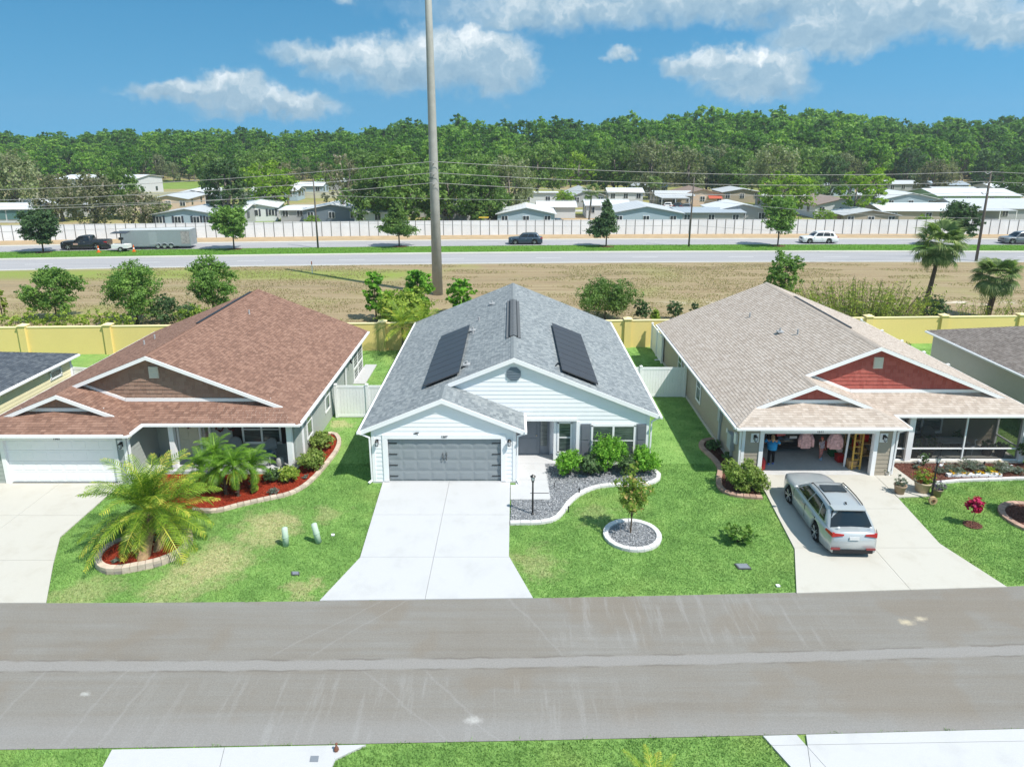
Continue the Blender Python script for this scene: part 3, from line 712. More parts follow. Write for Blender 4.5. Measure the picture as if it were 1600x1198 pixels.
# ================================================================ centre house
hc = empty('house', (0, 35, 0), 'white sided house with grey shingle roof, two black solar arrays and grey garage door', 'house')
pc = dict(XL=-6.45, XR=6.6, XG=.52, YG=26.69, YM=28.38, YB=44.3, YW=28.56, ze=2.5, s=.41, Yr=28.38, Ygr=26.69, hip=False)
P, Xr, Xg, zr, zg = roof(hc, pc, MATS['shingle_grey'])
core = MB(); sm = MB()
zt = 2.42
wall(hc, (-6.0, 26.85), (.14, 26.85), 0, zt, SID_W, [(.62, 5.56, 0, 2.04)], each=True, core=core)
wall(hc, (.14, 26.85), (.14, 29.5), 0, zt, SID_W, core=core, sm=sm)
wall(hc, (.14, 29.5), (1.95, 29.5), 0, 2.3, SID_W, [(.12, 1.62, 0, 2.1)], core=core, sm=sm)
wall(hc, (1.95, 29.5), (1.95, 28.85), 0, 2.3, SID_W, core=core, sm=sm, thick=.1)
wall(hc, (1.95, 28.85), (2.95, 28.85), 0, 2.3, SID_W, core=core, sm=sm)
wall(hc, (2.95, 28.85), (2.95, 28.55), 0, 2.15, SID_W, core=core, sm=sm, thick=.1)
wall(hc, (2.95, 28.55), (6.2, 28.55), 0, 2.15, SID_W, each=True, core=core)
wall(hc, (6.2, 28.55), (6.2, 44.0), 0, 2.55, SID_W, core=core, sm=sm)
wall(hc, (6.2, 44.0), (-6.0, 44.0), 0, 2.55, SID_W, core=core, sm=sm)
wall(hc, (-6.0, 44.0), (-6.0, 26.85), 0, 2.55, SID_W, core=core, sm=sm)
# gables
gz = lambda x: 2.5 + .41 * min(x + 6.45, .52 - x) - .14
gp = [(-6.0, zt), (.14, zt), (.14, gz(.14)), (Xg, gz(Xg)), (-6.0, gz(-6.0))]
core.poly([(x, 26.85, z) for x, z in gp], (0, -.12, 0)); boards(hc, (0, 26.85), (1, 26.85), gp, SID_W, each=True)
mz = lambda x: 2.5 + .41 * (6.6 - abs(x - .075) - .075) - .14
mp = [(.14, 2.15), (6.2, 2.15), (6.2, mz(6.2)), (Xr, mz(Xr)), (-2.9, mz(-2.9))]
core.poly([(x, 28.55, z) for x, z in mp], (0, -.12, 0)); boards(hc, (0, 28.55), (1, 28.55), mp, SID_W, each=True)
core.poly([(x, 43.98, z) for x, z in [(-6, 2.5), (6.2, 2.5), (.075, 5.0)]][::1], (0, -.1, 0))
core.build('wall', SID_W, hc); o = sm.build('siding', SID_W, hc); o['kind'] = 'stuff'
MB().box(.16, 2.93, 28.57, 29.48, 2.16, 2.2).build('porch_ceiling', WHITE, hc)
MB().box(.16, 2.0, 28.5, 29.5, -.02, .05).build('porch_floor', CONC, hc)
# trim
def cboard(par, x0, x1, y0, y1, z0, z1, nm='corner_board', mat=None): return MB().box(x0, x1, y0, y1, z0, z1).build(nm, mat or WHITE, par)
for (x0, x1) in ((-6.03, -5.9), (.03, .17)): cboard(hc, x0, x1, 26.81, 26.86, 0, 2.5)
cboard(hc, .14, .18, 26.86, 26.95, 0, 2.45); cboard(hc, -6.04, -6.0, 26.86, 26.95, 0, 2.5)
cboard(hc, 6.08, 6.23, 28.51, 28.56, 0, 2.45); cboard(hc, 2.92, 3.07, 28.51, 28.56, 0, 2.12); cboard(hc, 1.91, 2.03, 28.79, 28.86, 0, 2.3); cboard(hc, 6.2, 6.24, 28.56, 28.66, 0, 2.45)
for (x0, x1, z0, z1) in ((-5.56, -5.34, 0, 2.05), (-.47, -.27, 0, 2.05), (-5.56, -.27, 2.05, 2.25)): cboard(hc, x0, x1, 26.80, 26.87, z0, z1, 'door_trim')
cboard(hc, .2, 2.92, 28.505, 28.56, 2.13, 2.26, 'beam_trim')
rake_boards(hc, [(-6.47, 26.69, 2.49), (Xg, 26.69, zg), (.54, 26.69, 2.49)]); rake_boards(hc, [(Xg + .12, 28.38, 2.5 + .41 * (Xg + .12 + 6.45)), (Xr, 28.38, zr), (6.62, 28.38, 2.49)])
gutters(hc, [((-6.52, 26.5, 2.44), (-6.52, 44.3, 2.44)), ((6.67, 28.15, 2.44), (6.67, 44.3, 2.44)), ((.59, 26.5, 2.44), (.59, 28.4, 2.44))])
downspout(hc, [(-6.5, 26.65, 2.4), (-6.1, 26.82, 2.12), (-6.08, 26.82, .1), (-6.2, 26.65, .06)])
downspout(hc, [(.57, 26.65, 2.4), (.24, 26.84, 2.15), (.22, 26.84, .1), (.32, 26.6, .06)])
downspout(hc, [(6.62, 28.35, 2.4), (6.31, 28.5, 2.12), (6.30, 28.5, .1), (6.45, 28.35, .06)])
# octagonal gable vent
b = MB(); c8 = [(.075 + .34 * math.cos(math.pi / 8 + k * math.pi / 4), 28.50, 4.38 + .34 * math.sin(math.pi / 8 + k * math.pi / 4)) for k in range(8)]
b.poly(c8, (0, -.05, 0)); gv = b.build('gable_vent', M('vent_slate', (.20, .24, .28), .6, .3), hc)
for k in range(7): z = 4.14 + k * .08; hw = .34 - max(0, abs(z - 4.38) - .14) * 1.0; MB().box(.075 - hw * .9, .075 + hw * .9, 28.475, 28.5, z - .012, z + .012).build('louvre', MATS['vent_slate'], gv)
# garage door: four sections, raised carriage panels, straps and handles
gd = MB().box(-5.38, -.44, 26.95, 27.0, 0, 2.06).build('garage_door', GREYDOOR, hc)
pm = MB(); pm.box(-.26, .26, -.012, 0, -.19, .19); pm.box(-.21, .21, -.02, -.012, -.14, .14)
for k in range(-2, 3): pm.box(k * .085 - .004, k * .085 + .004, -.026, -.02, -.13, .13)
pm = pm.mesh('door_panel', GREYDOOR)
for r in range(4):
    MB().box(-5.36, -.46, 26.93, 26.95, r * .515 + .008, r * .515 + .507).build('door_section', GREYDOOR, gd)
    for k in range(8): put('door_panel', pm, gd, (-5.36 + (k + .5) * .6125, 26.93, r * .515 + .257))
    for sx in (-1, 1):
        x = -2.91 + sx * 2.42; MB().box(min(x, x - sx * .38), max(x, x - sx * .38), 26.885, 26.9, r * .515 + .25, r * .515 + .285).build('hinge_strap', BLACKMET, gd)
for sx in (-.07, .07):
    for z in (1.02, 1.2): MB().tube([(-2.91 + sx, 26.9, z), (-2.91 + sx, 26.85, z + .03), (-2.91 + sx, 26.85, z + .13), (-2.91 + sx, 26.9, z + .16)], .016, 5).build('door_handle', BLACKMET, gd)
wall_lamp(hc, (-5.78, 26.82, 1.92)); wall_lamp(hc, (-.12, 26.82, 1.92))
text(hc, '1507', (-2.9, 26.79, 2.15), .15, BLACKMET)
b = MB(); b.ball((-4.15, 26.81, 2.3), (.07, .02, .025)); b.ball((-4.05, 26.81, 2.33), (.09, .02, .02)); b.tube([(-4.1, 26.8, 2.3), (-4.02, 26.8, 2.24)], .012, 4); b.build('gecko_ornament', BLACKMET, hc)
# front door with side light
fd = MB().box(.28, 1.22, 29.40, 29.47, .06, 2.08).build('front_door', DOORGREY, hc)
for (x0, x1) in ((.36, .70), (.80, 1.14)):
    for (z0, z1) in ((.2, .9), (1.02, 1.95)): MB().box(x0, x1, 29.385, 29.40, z0, z1).build('door_panel', DOORGREY, fd)
MB().ball((1.15, 29.36, 1.05), .035).build('door_knob', M('brass_knob', (.5, .45, .35), .3, .5, metal=.8), fd)
b = MB(); b.box(.24, .28, 29.38, 29.5, .04, 2.14); b.box(1.22, 1.29, 29.38, 29.5, .04, 2.14); b.box(1.7, 1.76, 29.38, 29.5, .04, 2.14); b.box(.24, 1.76, 29.38, 29.5, 2.08, 2.14); b.build('door_frame', DOORGREY, hc)
sl_ = MB().box(1.29, 1.70, 29.42, 29.46, .06, 2.08).build('side_light', DOORGREY, hc); MB().box(1.34, 1.65, 29.4, 29.42, .5, 1.95).build('pane', MATS['window_glass'], sl_)
window(hc, (2.42, 28.83, 1.2), .62, 1.5, 'S', 1); window(hc, (4.6, 28.53, 1.18), 1.95, 1.5, 'S', 2)
for x in (3.33, 5.87):
    sh = MB().box(x - .22, x + .22, 28.49, 28.53, .4, 1.98).build('shutter', M('shutter_slate', (.15, .165, .19), .5, .3), hc)
    for (z0, z1) in ((.46, 1.15), (1.23, 1.92)): MB().box(x - .16, x + .16, 28.475, 28.49, z0, z1).build('shutter_panel', MATS['shutter_slate'], sh)
window(hc, (6.22, 33.5, 1.5), .8, 1.3, 'E', 1); window(hc, (6.22, 39.5, 1.5), .8, 1.3, 'E', 1); window(hc, (-6.02, 38.0, 1.5), .8, 1.3, 'W', 1)
# foundation
MB().box(-6.05, .19, 26.80, 26.845, -.02, .06).build('foundation', CONC, hc)
# ridge vent
b = MB(); b.poly([(-.28, 31.7, zr - .05), (.43, 31.7, zr - .05), (.43, 39.4, zr - .05), (-.28, 39.4, zr - .05)], (0, 0, .05))
n = 26
for i in range(n):
    y0_, y1_ = 31.75 + i * 7.6 / n, 31.75 + (i + 1) * 7.6 / n - .02
    for sx in (-1, 1): b.poly([(.075, y0_, zr + .10), (.075 + sx * .17, y0_, zr + .03), (.075 + sx * .17, y1_, zr + .03), (.075, y1_, zr + .09)][::sx], (0, 0, .04))
rv = b.build('ridge_vent', M('ridge_vent_grey', (.13, .14, .15), .8, .2), hc)
bb = MB(); bb.box(.075 - .21, .075 - .18, 31.72, 39.38, zr - .09, zr + .05); bb.box(.075 + .18, .075 + .21, 31.72, 39.38, zr - .09, zr + .05); bb.build('ridge_vent_edge', BLACKMET, hc)
rz_ = lambda x: 2.5 + .41 * min(x + 6.45, 6.6 - x)
for (x, y, c_) in ((-1.22, 40.4, 1), (-2.15, 35.8, 1), (-2.12, 35.2, 0), (-2.1, 29.9, 1), (-1.9, 37.6, 0)): vent_pipe(hc, x, y, rz_(x), .05, .25, cap=bool(c_))
# solar arrays: rails and nine modules each
for sx, x0, x1 in ((-1, -4.0, -2.38), (1, 2.25, 3.89)):
    sa = empty('solar_array', (x0, 29, 3.6), parent=hc)
    n = 9; Ly = 8.0
    rl = MB()
    for xx in (x0 + .3, x1 - .3): rl.bar((xx, 28.9, rz_(xx) + .09), (xx, 36.95, rz_(xx) + .09), .06, .1)
    for k in range(9):
        for xx in (x0 + .3, x1 - .3): rl.box(xx - .03, xx + .03, 29.2 + k * .9, 29.3 + k * .9, rz_(xx) - .02, rz_(xx) + .1)
    rl.build('mounting_rail', BLACKMET, sa)
    for i in range(n):
        ya, yb = 28.85 + i * Ly / n, 28.85 + (i + 1) * Ly / n - .02
        q = [(x0, ya, rz_(x0) + .19), (x1, ya, rz_(x1) + .19), (x1, yb, rz_(x1) + .19), (x0, yb, rz_(x0) + .19)]
        pnl = MB().poly(q, (0, 0, .045)).build('solar_panel', SOLARF, sa)
        e = .025; xm = (x0 + x1) / 2
        for xa, xb in ((x0 + e, xm - .006), (xm + .006, x1 - e)):
            MB().poly([(xa, ya + e, rz_(xa) + .194), (xb, ya + e, rz_(xb) + .194), (xb, yb - e, rz_(xb) + .194), (xa, yb - e, rz_(xa) + .194)], (0, 0, .003)).build('cell_sheet', SOLAR, pnl)
for (x, y) in ((-2.3, 29.7), (2.0, 29.5)): MB().tube([(x, y, rz_(x) + .04), (x + .12, y + .25, rz_(x + .12) + .14), (x + .2, y + .5, rz_(x + .2) + .06)], .035, 6).build('conduit', BLACKMET, hc)

# ================================================================ the two neighbours (same plan: garage left, porch right)
def neighbour(label, p, sid, shg, shake, number, door_open, porch_y, back_y, wx):
    h = empty('house', ((p['XL'] + p['XR']) / 2, 34, 0), label, 'house')
    P, Xr, Xg, zr, zg = roof(h, p, shg); ze, s = p['ze'], p['s']; YM, YG, YB = p['YM'], p['YG'], p['YB']
    core = MB(); sm = MB(); x0, x2, x3 = p['XL'] + .4, p['XG'] - .36, p['XR'] - .4; yg = YG + .42; Yc = p['Yr'] + .35; Ygc = p['Ygr'] + .3
    dx0, dx1 = p['door']; zt = 2.38
    yi = 33.6     # depth of the garage
    wall(h, (x0, yg), (x2, yg), 0, zt, sid, [(dx0 - x0, dx1 - x0, 0, 2.06)], each=False, core=core, sm=sm)
    wall(h, (x2, yg), (x2, back_y), 0, zt, sid, core=core, sm=sm)
    wall(h, (x2, back_y), (x3, back_y), 0, zt, sid, core=core, sm=sm)
    wall(h, (x3, back_y), (x3, YB - .3), 0, zt, sid, core=core, sm=sm)
    wall(h, (x3, YB - .3), (x0, YB - .3), 0, zt, sid, core=core, sm=sm)
    wall(h, (x0, YB - .3), (x0, yg), 0, zt, sid, core=core, sm=sm)
    core.poly([(x0, YB - .3, 2.38), (x3, YB - .3, 2.38), (Xr, YB - .3, zr - .25)], (0, -.1, 0))
    o = sm.build('siding', sid, h); o['kind'] = 'stuff'
    # shaken gables
    zc, zcg = ze + s * (Yc - YM), ze + s * (Ygc - YG); cm, cg = Yc - YM, Ygc - YG
    mgp = [(p['XG'] - cm + .0, Yc, zc), (p['XR'] - cm - .1, Yc, zc), (Xr, Yc, zr - .14), (Xg, Yc, zg - .10)]
    ggp = [(p['XL'] + cg + .1, Ygc, zcg), (p['XG'] - cg - .1, Ygc, zcg), (Xg, Ygc, zg - .14)]
    for q in (mgp, ggp): core.poly(q, (0, -.1, 0))
    core.build('wall', sid, h)
    shingle_obj('gable_shakes', [mgp], shake, h, course=.19, tab=(.12, .26), lift=.022, base=.004)
    shingle_obj('gable_shakes', [ggp], shake, h, course=.19, tab=(.12, .26), lift=.022, base=.004)
    # gable trim
    cboard(h, p['XG'] - cm, p['XR'] - cm - .3, Yc - .06, Yc - .005, zc + .0, zc + .15, 'gable_sill')
    cboard(h, p['XL'] + cg + .3, p['XG'] - cg - .3, Ygc - .06, Ygc - .005, zcg, zcg + .15, 'gable_sill')
    b = MB(); b.bar((p['XG'] - cm, Yc - .035, zc + .08), (Xg + .3, Yc - .035, zg - .07), .05, .13); b.build('gable_flashing', WHITE, h)
    Yr, Ygr = p['Yr'], p['Ygr']; dm, dg = Yr - YM, Ygr - YG
    rake_boards(h, [(Xg - .1, Yr, zg - .04), (Xr, Yr, zr), (p['XR'] - dm, Yr, ze + s * dm)], .17); rake_boards(h, [(p['XL'] + dg, Ygr, ze + s * dg), (Xg, Ygr, zg), (p['XG'] - dg, Ygr, ze + s * dg)], .17)
    gvm = M('vent_almond', (.62, .60, .52), .6, .3); gv = MB().box(Xr - .21 + .12, Xr + .21 + .12, Yc - .09, Yc - .0, zr - 1.12, zr - .58).build('gable_vent', gvm, h)
    for k in range(5): MB().box(Xr - .17 + .12, Xr + .17 + .12, Yc - .105, Yc - .09, zr - 1.07 + k * .1, zr - 1.01 + k * .1).build('louvre', gvm, gv)
    gutters(h, [((p['XL'] - .06, YG - .05, ze - .07), (p['XG'] + .06, YG - .05, ze - .07)), ((p['XG'] + .06, YG, ze - .07), (p['XG'] + .06, YM - .1, ze - .07)),
                ((p['XG'] + .06, YM - .06, ze - .07), (p['XR'] + .06, YM - .06, ze - .07)), ((p['XL'] - .06, YG, ze - .07), (p['XL'] - .06, YB, ze - .07)), ((p['XR'] + .06, YM, ze - .07), (p['XR'] + .06, YB, ze - .07))])
    # corner boards, garage trim
    cboard(h, x0 - .03, x0 + .1, yg - .04, yg + .005, 0, zt); cboard(h, x2 - .1, x2 + .03, yg - .04, yg + .005, 0, zt); cboard(h, x2 + .0, x2 + .04, yg + .006, yg + .1, 0, zt)
    for (a, b_, z0, z1) in ((dx0 - .16, dx0 + .02, 0, 2.04), (dx1 - .02, dx1 + .16, 0, 2.04), (dx0 - .16, dx1 + .16, 2.04, 2.22)): cboard(h, a, b_, yg - .05, yg + .02, z0, z1, 'door_trim')
    cboard(h, dx0, dx0 + .03, yg + .02, yg + .17, 0, 2.04, 'door_jamb'); cboard(h, dx1 - .03, dx1, yg + .02, yg + .17, 0, 2.04, 'door_jamb')
    text(h, number, ((dx0 + dx1) / 2, yg - .06, 2.13), .15, BLACKMET)
    for x in (dx0 - .38, dx1 + .38):
        if x > x0: MB().box(x - .17, x + .17, yg - .03, yg, 1.62, 2.04).build('lamp_backing', WHITE, h); wall_lamp(h, (x, yg - .03, 1.87))
    # soffit
    MB().box(p['XL'] + .02, p['XG'] - .02, YG + .02, yg, ze - .16, ze - .14).build('soffit', WHITE, h)
    MB().box(p['XG'] + .02, p['XR'] - .02, YM + .02, back_y, ze - .16, ze - .14).build('porch_ceiling', WHITE, h)
    # ceiling of garage and house (keeps rooms dark)
    b = MB(); b.box(x0 + .15, x2 - .15, yg + .15, back_y, zt, zt + .05); b.box(x0 + .15, x3 - .15, back_y + .01, YB - .45, zt, zt + .05); b.build('ceiling', INTER, h)
    return h, Xr, Xg, zr, zg, x0, x2, x3, yg
pl = dict(XL=-22.95, XR=-9.29, XG=-16.15, YG=26.3, YM=27.45, YB=42.1, ze=2.48, s=.405, Yr=28.4, Ygr=27.3, hip=True, door=(-21.75, -17.05))
hl, Xr, Xg, zr, zg, x0, x2, x3, yg = neighbour('sage green house with brown shingle roof, brown shake gable and closed white garage door', pl, SID_G, MATS['shingle_brown'], MATS['shake_brown'], '1503', False, 27.8, 29.2, None)
MB().box(x2 + .02, x3, 27.62, 29.2, -.03, .12).build('porch_floor', CONC, hl)
for x in (-15.05, -9.86): MB().box(x - .11, x + .11, 27.68, 27.9, .12, 2.34).build('porch_post', WHITE, hl)
b = MB(); sm = MB(); wall(hl, (x3, 27.98), (x3, 29.2), 0, 2.34, SID_G, core=b, sm=sm, thick=.1); b.build('porch_side_wall', SID_G, hl); o = sm.build('siding', SID_G, hl); o['kind'] = 'stuff'
cboard(hl, x3 - .02, x3 + .05, 28.9, 29.1, 0, 2.34)
GDW = M('garage_door_white', (.86, .86, .87), .45, .3, var=.04)
gd = MB().box(-21.76, -17.04, yg + .1, yg + .15, 0, 2.05).build('garage_door', GDW, hl)
for r in range(4):
    MB().box(-21.72, -17.08, yg + .08, yg + .1, r * .512 + .006, r * .512 + .508).build('door_section', GDW, gd)
    for k in range(8): x = -21.72 + (k + .5) * .58; MB().box(x - .23, x + .23, yg + .072, yg + .08, r * .512 + .1, r * .512 + .41).build('door_panel', GDW, gd)
MB().box(-21.72, -17.08, yg + .06, yg + .1, 0, .03).build('door_seal', BLACKMET, gd)
CREAM = M('door_cream', (.60, .58, .46), .5, .3)
fd = MB().box(-15.45, -14.5, 29.13, 29.18, .12, 2.15).build('front_door', CREAM, hl)
for (a, c_) in ((-15.37, -15.02), (-14.93, -14.58)):
    for (z0, z1) in ((.28, .95), (1.1, 2.05)): MB().box(a, c_, 29.12, 29.13, z0, z1).build('door_panel', CREAM, fd)
sl_ = MB().box(-14.42, -14.05, 29.13, 29.18, .12, 2.15).build('side_light', CREAM, hl); MB().box(-14.37, -14.1, 29.115, 29.13, .6, 2.05).build('pane', MATS['window_glass'], sl_)
b = MB(); [b.box(a, c_, 29.08, 29.2, .1, 2.25) for a, c_ in ((-15.53, -15.45), (-14.5, -14.42), (-14.05, -13.97))]; b.box(-15.53, -13.97, 29.08, 29.2, 2.15, 2.25); b.build('door_frame', WHITE, hl)
window(hl, (-11.62, 29.17, 1.45), 1.75, 1.35, 'S', 2)
for x in (-12.75, -10.48): MB().box(x - .22, x + .22, 29.12, 29.17, .75, 2.15).build('shutter', DARKBROWN, hl)
window(hl, (x3 + .02, 30.0, 1.5), .8, 1.5, 'E', 1); window(hl, (x3 + .02, 33.2, 1.5), .8, 1.5, 'E', 1)
downspout(hl, [(-16.1, 26.5, 2.35), (-16.35, 26.68, 2.1), (-16.37, 26.68, .08)]); downspout(hl, [(-9.2, 37.0, 2.35), (-9.55, 37.0, 2.1), (-9.6, 37.0, .08)])
MB().tube([(-9.65, 37.9, 2.0), (-9.5, 37.9, 1.9), (-9.42, 37.9, 1.7)], .05, 6).build('flood_light', BLACKMET, hl)
MB().box(x0, x3 + .0, 42, 42.02, 0, .1).build('foundation', CONC, hl)
# rear screened corner of the left house
sc = empty('screen_enclosure', (x3, 40, 0), parent=hl)
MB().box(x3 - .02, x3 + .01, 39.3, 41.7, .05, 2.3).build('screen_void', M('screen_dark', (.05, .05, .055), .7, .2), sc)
for y in (39.3, 40.4, 41.7): MB().box(x3 + .01, x3 + .05, y - .04, y + .04, .0, 2.3).build('post', WHITE, sc)
for z in (.08, .8): MB().box(x3 + .01, x3 + .045, 39.3, 41.7, z - .03, z + .03).build('rail', WHITE, sc)
MB().box(x3, x3 + .75, 39.0, 42.6, -.02, .05).build('patio_edge', CONC, sc)
zl = lambda x: pl['ze'] + pl['s'] * min(x - pl['XL'], pl['XR'] - x)
b = MB(); b.bar((Xr - .28, 34.1, zl(Xr - .28) + .05), (Xr - .28, 42.0 - .4, zl(Xr - .28) + .05), .16, .05); b.build('ridge_vent', BLACKMET, hl)
for (x, y) in ((-19.7, 35.9), (-19.7, 34.8), (-15.0, 37.5)): vent_pipe(hl, x, y, zl(x), .045, .25)

pr = dict(XL=9.7, XR=23.8, XG=17.1, YG=27.0, YM=28.4, YB=43.7, ze=2.5, s=.405, Yr=29.4, Ygr=28.1, hip=True, door=(11.0, 15.88))
hr, Xr, Xg, zr, zg, x0, x2, x3, yg = neighbour('taupe house with tan shingle roof, red shake gable and open garage beside a screened porch', pr, SID_T, MATS['shingle_tan'], MATS['shake_red'], '1511', True, 28.75, 30.4, None)
zl2 = lambda x: pr['ze'] + pr['s'] * min(x - pr['XL'], pr['XR'] - x)
# garage inside
MB().box(x0 + .14, x2 - .14, yg + .02, 33.7, -.03, .045).build('garage_floor', GARFLOOR, hr)
MB().box(x0 + .14, x2 - .14, 33.7, 33.85, 0, 2.4).build('garage_back_wall', INTER, hr)
MB().box(x0 + .141, x0 + .16, yg + .15, 33.7, 0, 2.4).build('garage_side_wall', INTER, hr); MB().box(x2 - .16, x2 - .141, yg + .15, 33.7, 0, 2.4).build('garage_side_wall', INTER, hr)
MB().box(x2 + .02, x3 + .1, 28.55, 30.4, -.03, .10).build('porch_floor', CONCO, hr)
for x in (18.22, 23.45): MB().box(x - .13, x + .13, 28.62, 28.88, .1, 2.36).build('porch_post', WHITE, hr)
window(hr, (19.75, 30.37, 1.45), 1.9, 1.35, 'S', 2)
b = MB(); b.poly([(21.2, 30.34, 1.0), (21.2, 30.34, 1.0), (21.2, 30.34, 1.0)], (0, 0, 0)) if False else None
scr = empty('porch_screen', (20, 28.75, 0), parent=hr)
for (a, c_) in ((17.45, 18.09), (18.35, 20.75), (20.8, 23.32)):
    MB().add([(a, 28.76, .12), (c_, 28.76, .12), (c_, 28.76, 2.34), (a, 28.76, 2.34)], [(0, 1, 2, 3)]).build('screen_panel', MATS['screen_mesh'], scr)
MB().add([(x3, 28.85, .12), (x3, 30.35, .12), (x3, 30.35, 2.34), (x3, 28.85, 2.34)], [(0, 1, 2, 3)]).build('screen_panel', MATS['screen_mesh'], scr)
for (a, c_) in ((17.42, 18.1), (18.34, 23.34)):
    for z in (.12, .68, 2.31): MB().box(a, c_, 28.72, 28.78, z - .03, z + .03).build('rail', WHITE, scr)
for x in (17.42, 20.77): MB().box(x - .03, x + .03, 28.71, 28.785, .1, 2.34).build('mullion', WHITE, scr)
for z in (.68,): MB().box(x3 - .03, x3 + .03, 28.85, 30.35, z - .03, z + .03).build('rail', WHITE, scr)
MB().box(x3 - .04, x3 + .04, 30.3, 30.38, .1, 2.34).build('mullion', WHITE, scr)
sd = empty('screen_door', (17.0, 28.76, 0), parent=hr)
for (a, c_, z0, z1) in ((16.78, 16.86, .1, 2.3), (17.3, 17.38, .1, 2.3), (16.86, 17.3, .1, .22), (16.86, 17.3, 1.0, 1.08), (16.86, 17.3, 2.22, 2.3), (17.06, 17.1, .22, 1.0), (16.86, 17.3, .3, .36)): MB().box(a, c_, 28.73, 28.78, z0, z1).build('door_stile', WHITE, sd)
MB().add([(16.86, 28.765, .1), (17.3, 28.765, .1), (17.3, 28.765, 2.25), (16.86, 28.765, 2.25)], [(0, 1, 2, 3)]).build('screen_panel', MATS['screen_mesh'], sd)
window(hr, (x0 - .02, 34.4, 1.5), .8, 1.5, 'W', 1); window(hr, (x0 - .02, 38.6, 1.5), .8, 1.5, 'W', 1)
downspout(hr, [(9.6, 27.15, 2.38), (9.98, 27.38, 2.15), (10.0, 27.38, .08)]); downspout(hr, [(17.15, 27.1, 2.38), (16.85, 27.38, 2.1), (16.83, 27.42, .08)]); downspout(hr, [(9.6, 43.6, 2.38), (9.98, 43.45, 2.1), (10.0, 43.5, .08), (9.6, 43.5, .06)])
MB().box(x0 - .06, x0 - .01, yg, 43.4, -.02, .14).build('foundation', CONCO, hr)
b = MB(); b.bar((Xr + .25, 32.8, zl2(Xr + .25) + .05), (Xr + .25, 39.8, zl2(Xr + .25) + .05), .14, .05); b.build('ridge_vent', BLACKMET, hr)
for (x, y, c_) in ((14.07, 38.8, 0), (14.38, 35.0, 1), (14.9, 34.0, 0)): vent_pipe(hr, x, y, zl2(x), .05, .28, cap=bool(c_))
# service boxes on the side wall of the right house
MET = M('meter_grey', (.40, .43, .46), .5, .4)
eb = MB().box(x0 - .2, x0 - .02, 28.35, 28.85, .75, 1.5).build('electric_meter', MET, hr); MB().lathe([(.09, -.24), (.09, -.3), (.05, -.33)], (x0, 28.6, 1.3), 8, 'z') and None
MB().box(x0 - .12, x0 - .02, 28.5, 28.58, 0, .75).build('conduit', MET, hr); MB().box(x0 - .12, x0 - .02, 27.95, 28.2, 1.25, 1.75).build('white_cover', WHITE, hr)
MB().box(x0 - .15, x0 - .02, 30.3, 30.6, 1.3, 2.0).build('breaker_box', MET, hr); MB().box(x0 - .10, x0 - .02, 30.36, 30.44, .1, 1.3).build('conduit', MET, hr); MB().box(x0 - .10, x0 - .02, 30.48, 30.54, .1, 1.3).build('conduit', MET, hr)
MB().box(x0 - .07, x0 - .02, 29.3, 29.42, 1.2, 1.4).build('outlet_cover', WHITE, hr)

# ================================================================ the two houses cut by the frame
def edge_house(label, sid, shg, xr_eave, y0, y1, side, zr_w=5.5):
    """a plain hipped block of which one eave and corner show"""
    h = empty('house', (xr_eave + side * -3, (y0 + y1) / 2, 0), label, 'house'); ze, s = 2.5, .36; sx = side
    xe = xr_eave; xi = xe - sx * 9.0; zi = ze + s * 4.5; xm = xe - sx * 4.5; core = MB()
    def tri(pts): return pts if sx > 0 else pts[::-1]
    A, B, Cc, D = (xe, y0, ze), (xe, y1, ze), (xi, y1, ze), (xi, y0, ze); R0, R1 = (xm, y0 + 4.5, zi), (xm, y1 - 4.5, zi)
    pls = [tri([A, B, R1, R0]), tri([Cc, D, R0, R1]), tri([B, Cc, R1]), tri([D, A, R0])]
    b = MB()
    for q in pls: b.poly(q, (0, 0, .13))
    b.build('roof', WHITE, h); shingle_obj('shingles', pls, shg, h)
    b = MB(); sm = MB(); xw = xe - sx * .25
    if sx > 0: wall(h, (xw, y0 + .4), (xw, y1 - .4), 0, 2.38, sid, core=b, sm=sm); wall(h, (xw, y1 - .4), (xi + .25, y1 - .4), 0, 2.38, sid, core=b, sm=sm); wall(h, (xi + .25, y0 + .4), (xw, y0 + .4), 0, 2.38, sid, core=b, sm=sm)
    else: wall(h, (xw, y1 - .4), (xw, y0 + .4), 0, 2.38, sid, core=b, sm=sm); wall(h, (xi - .4, y1 - .4), (xw, y1 - .4), 0, 2.38, sid, core=b, sm=sm); wall(h, (xw, y0 + .4), (xi - .4, y0 + .4), 0, 2.38, sid, core=b, sm=sm)
    b.build('wall', sid, h); o = sm.build('siding', sid, h); o['kind'] = 'stuff'
    gutters(h, [((xe + sx * .06, y0, ze - .07), (xe + sx * .06, y1, ze - .07))])
    return h
he = edge_house('cream sided house with charcoal shingle roof, cut by the left edge of the picture', SID_Y, MATS['shingle_charcoal'], -25.0, 22.0, 37.3, 1)
window(he, (-25.23, 35.5, 1.95), .9, .45, 'E', 1, 'single'); cboard(he, -25.27, -25.22, 36.75, 36.92, 0, 2.38)
he2 = edge_house('beige sided house with taupe shingle roof, cut by the right edge of the picture', SID_B, MATS['shingle_taupe'], 26.8, 26.0, 42.2, -1)
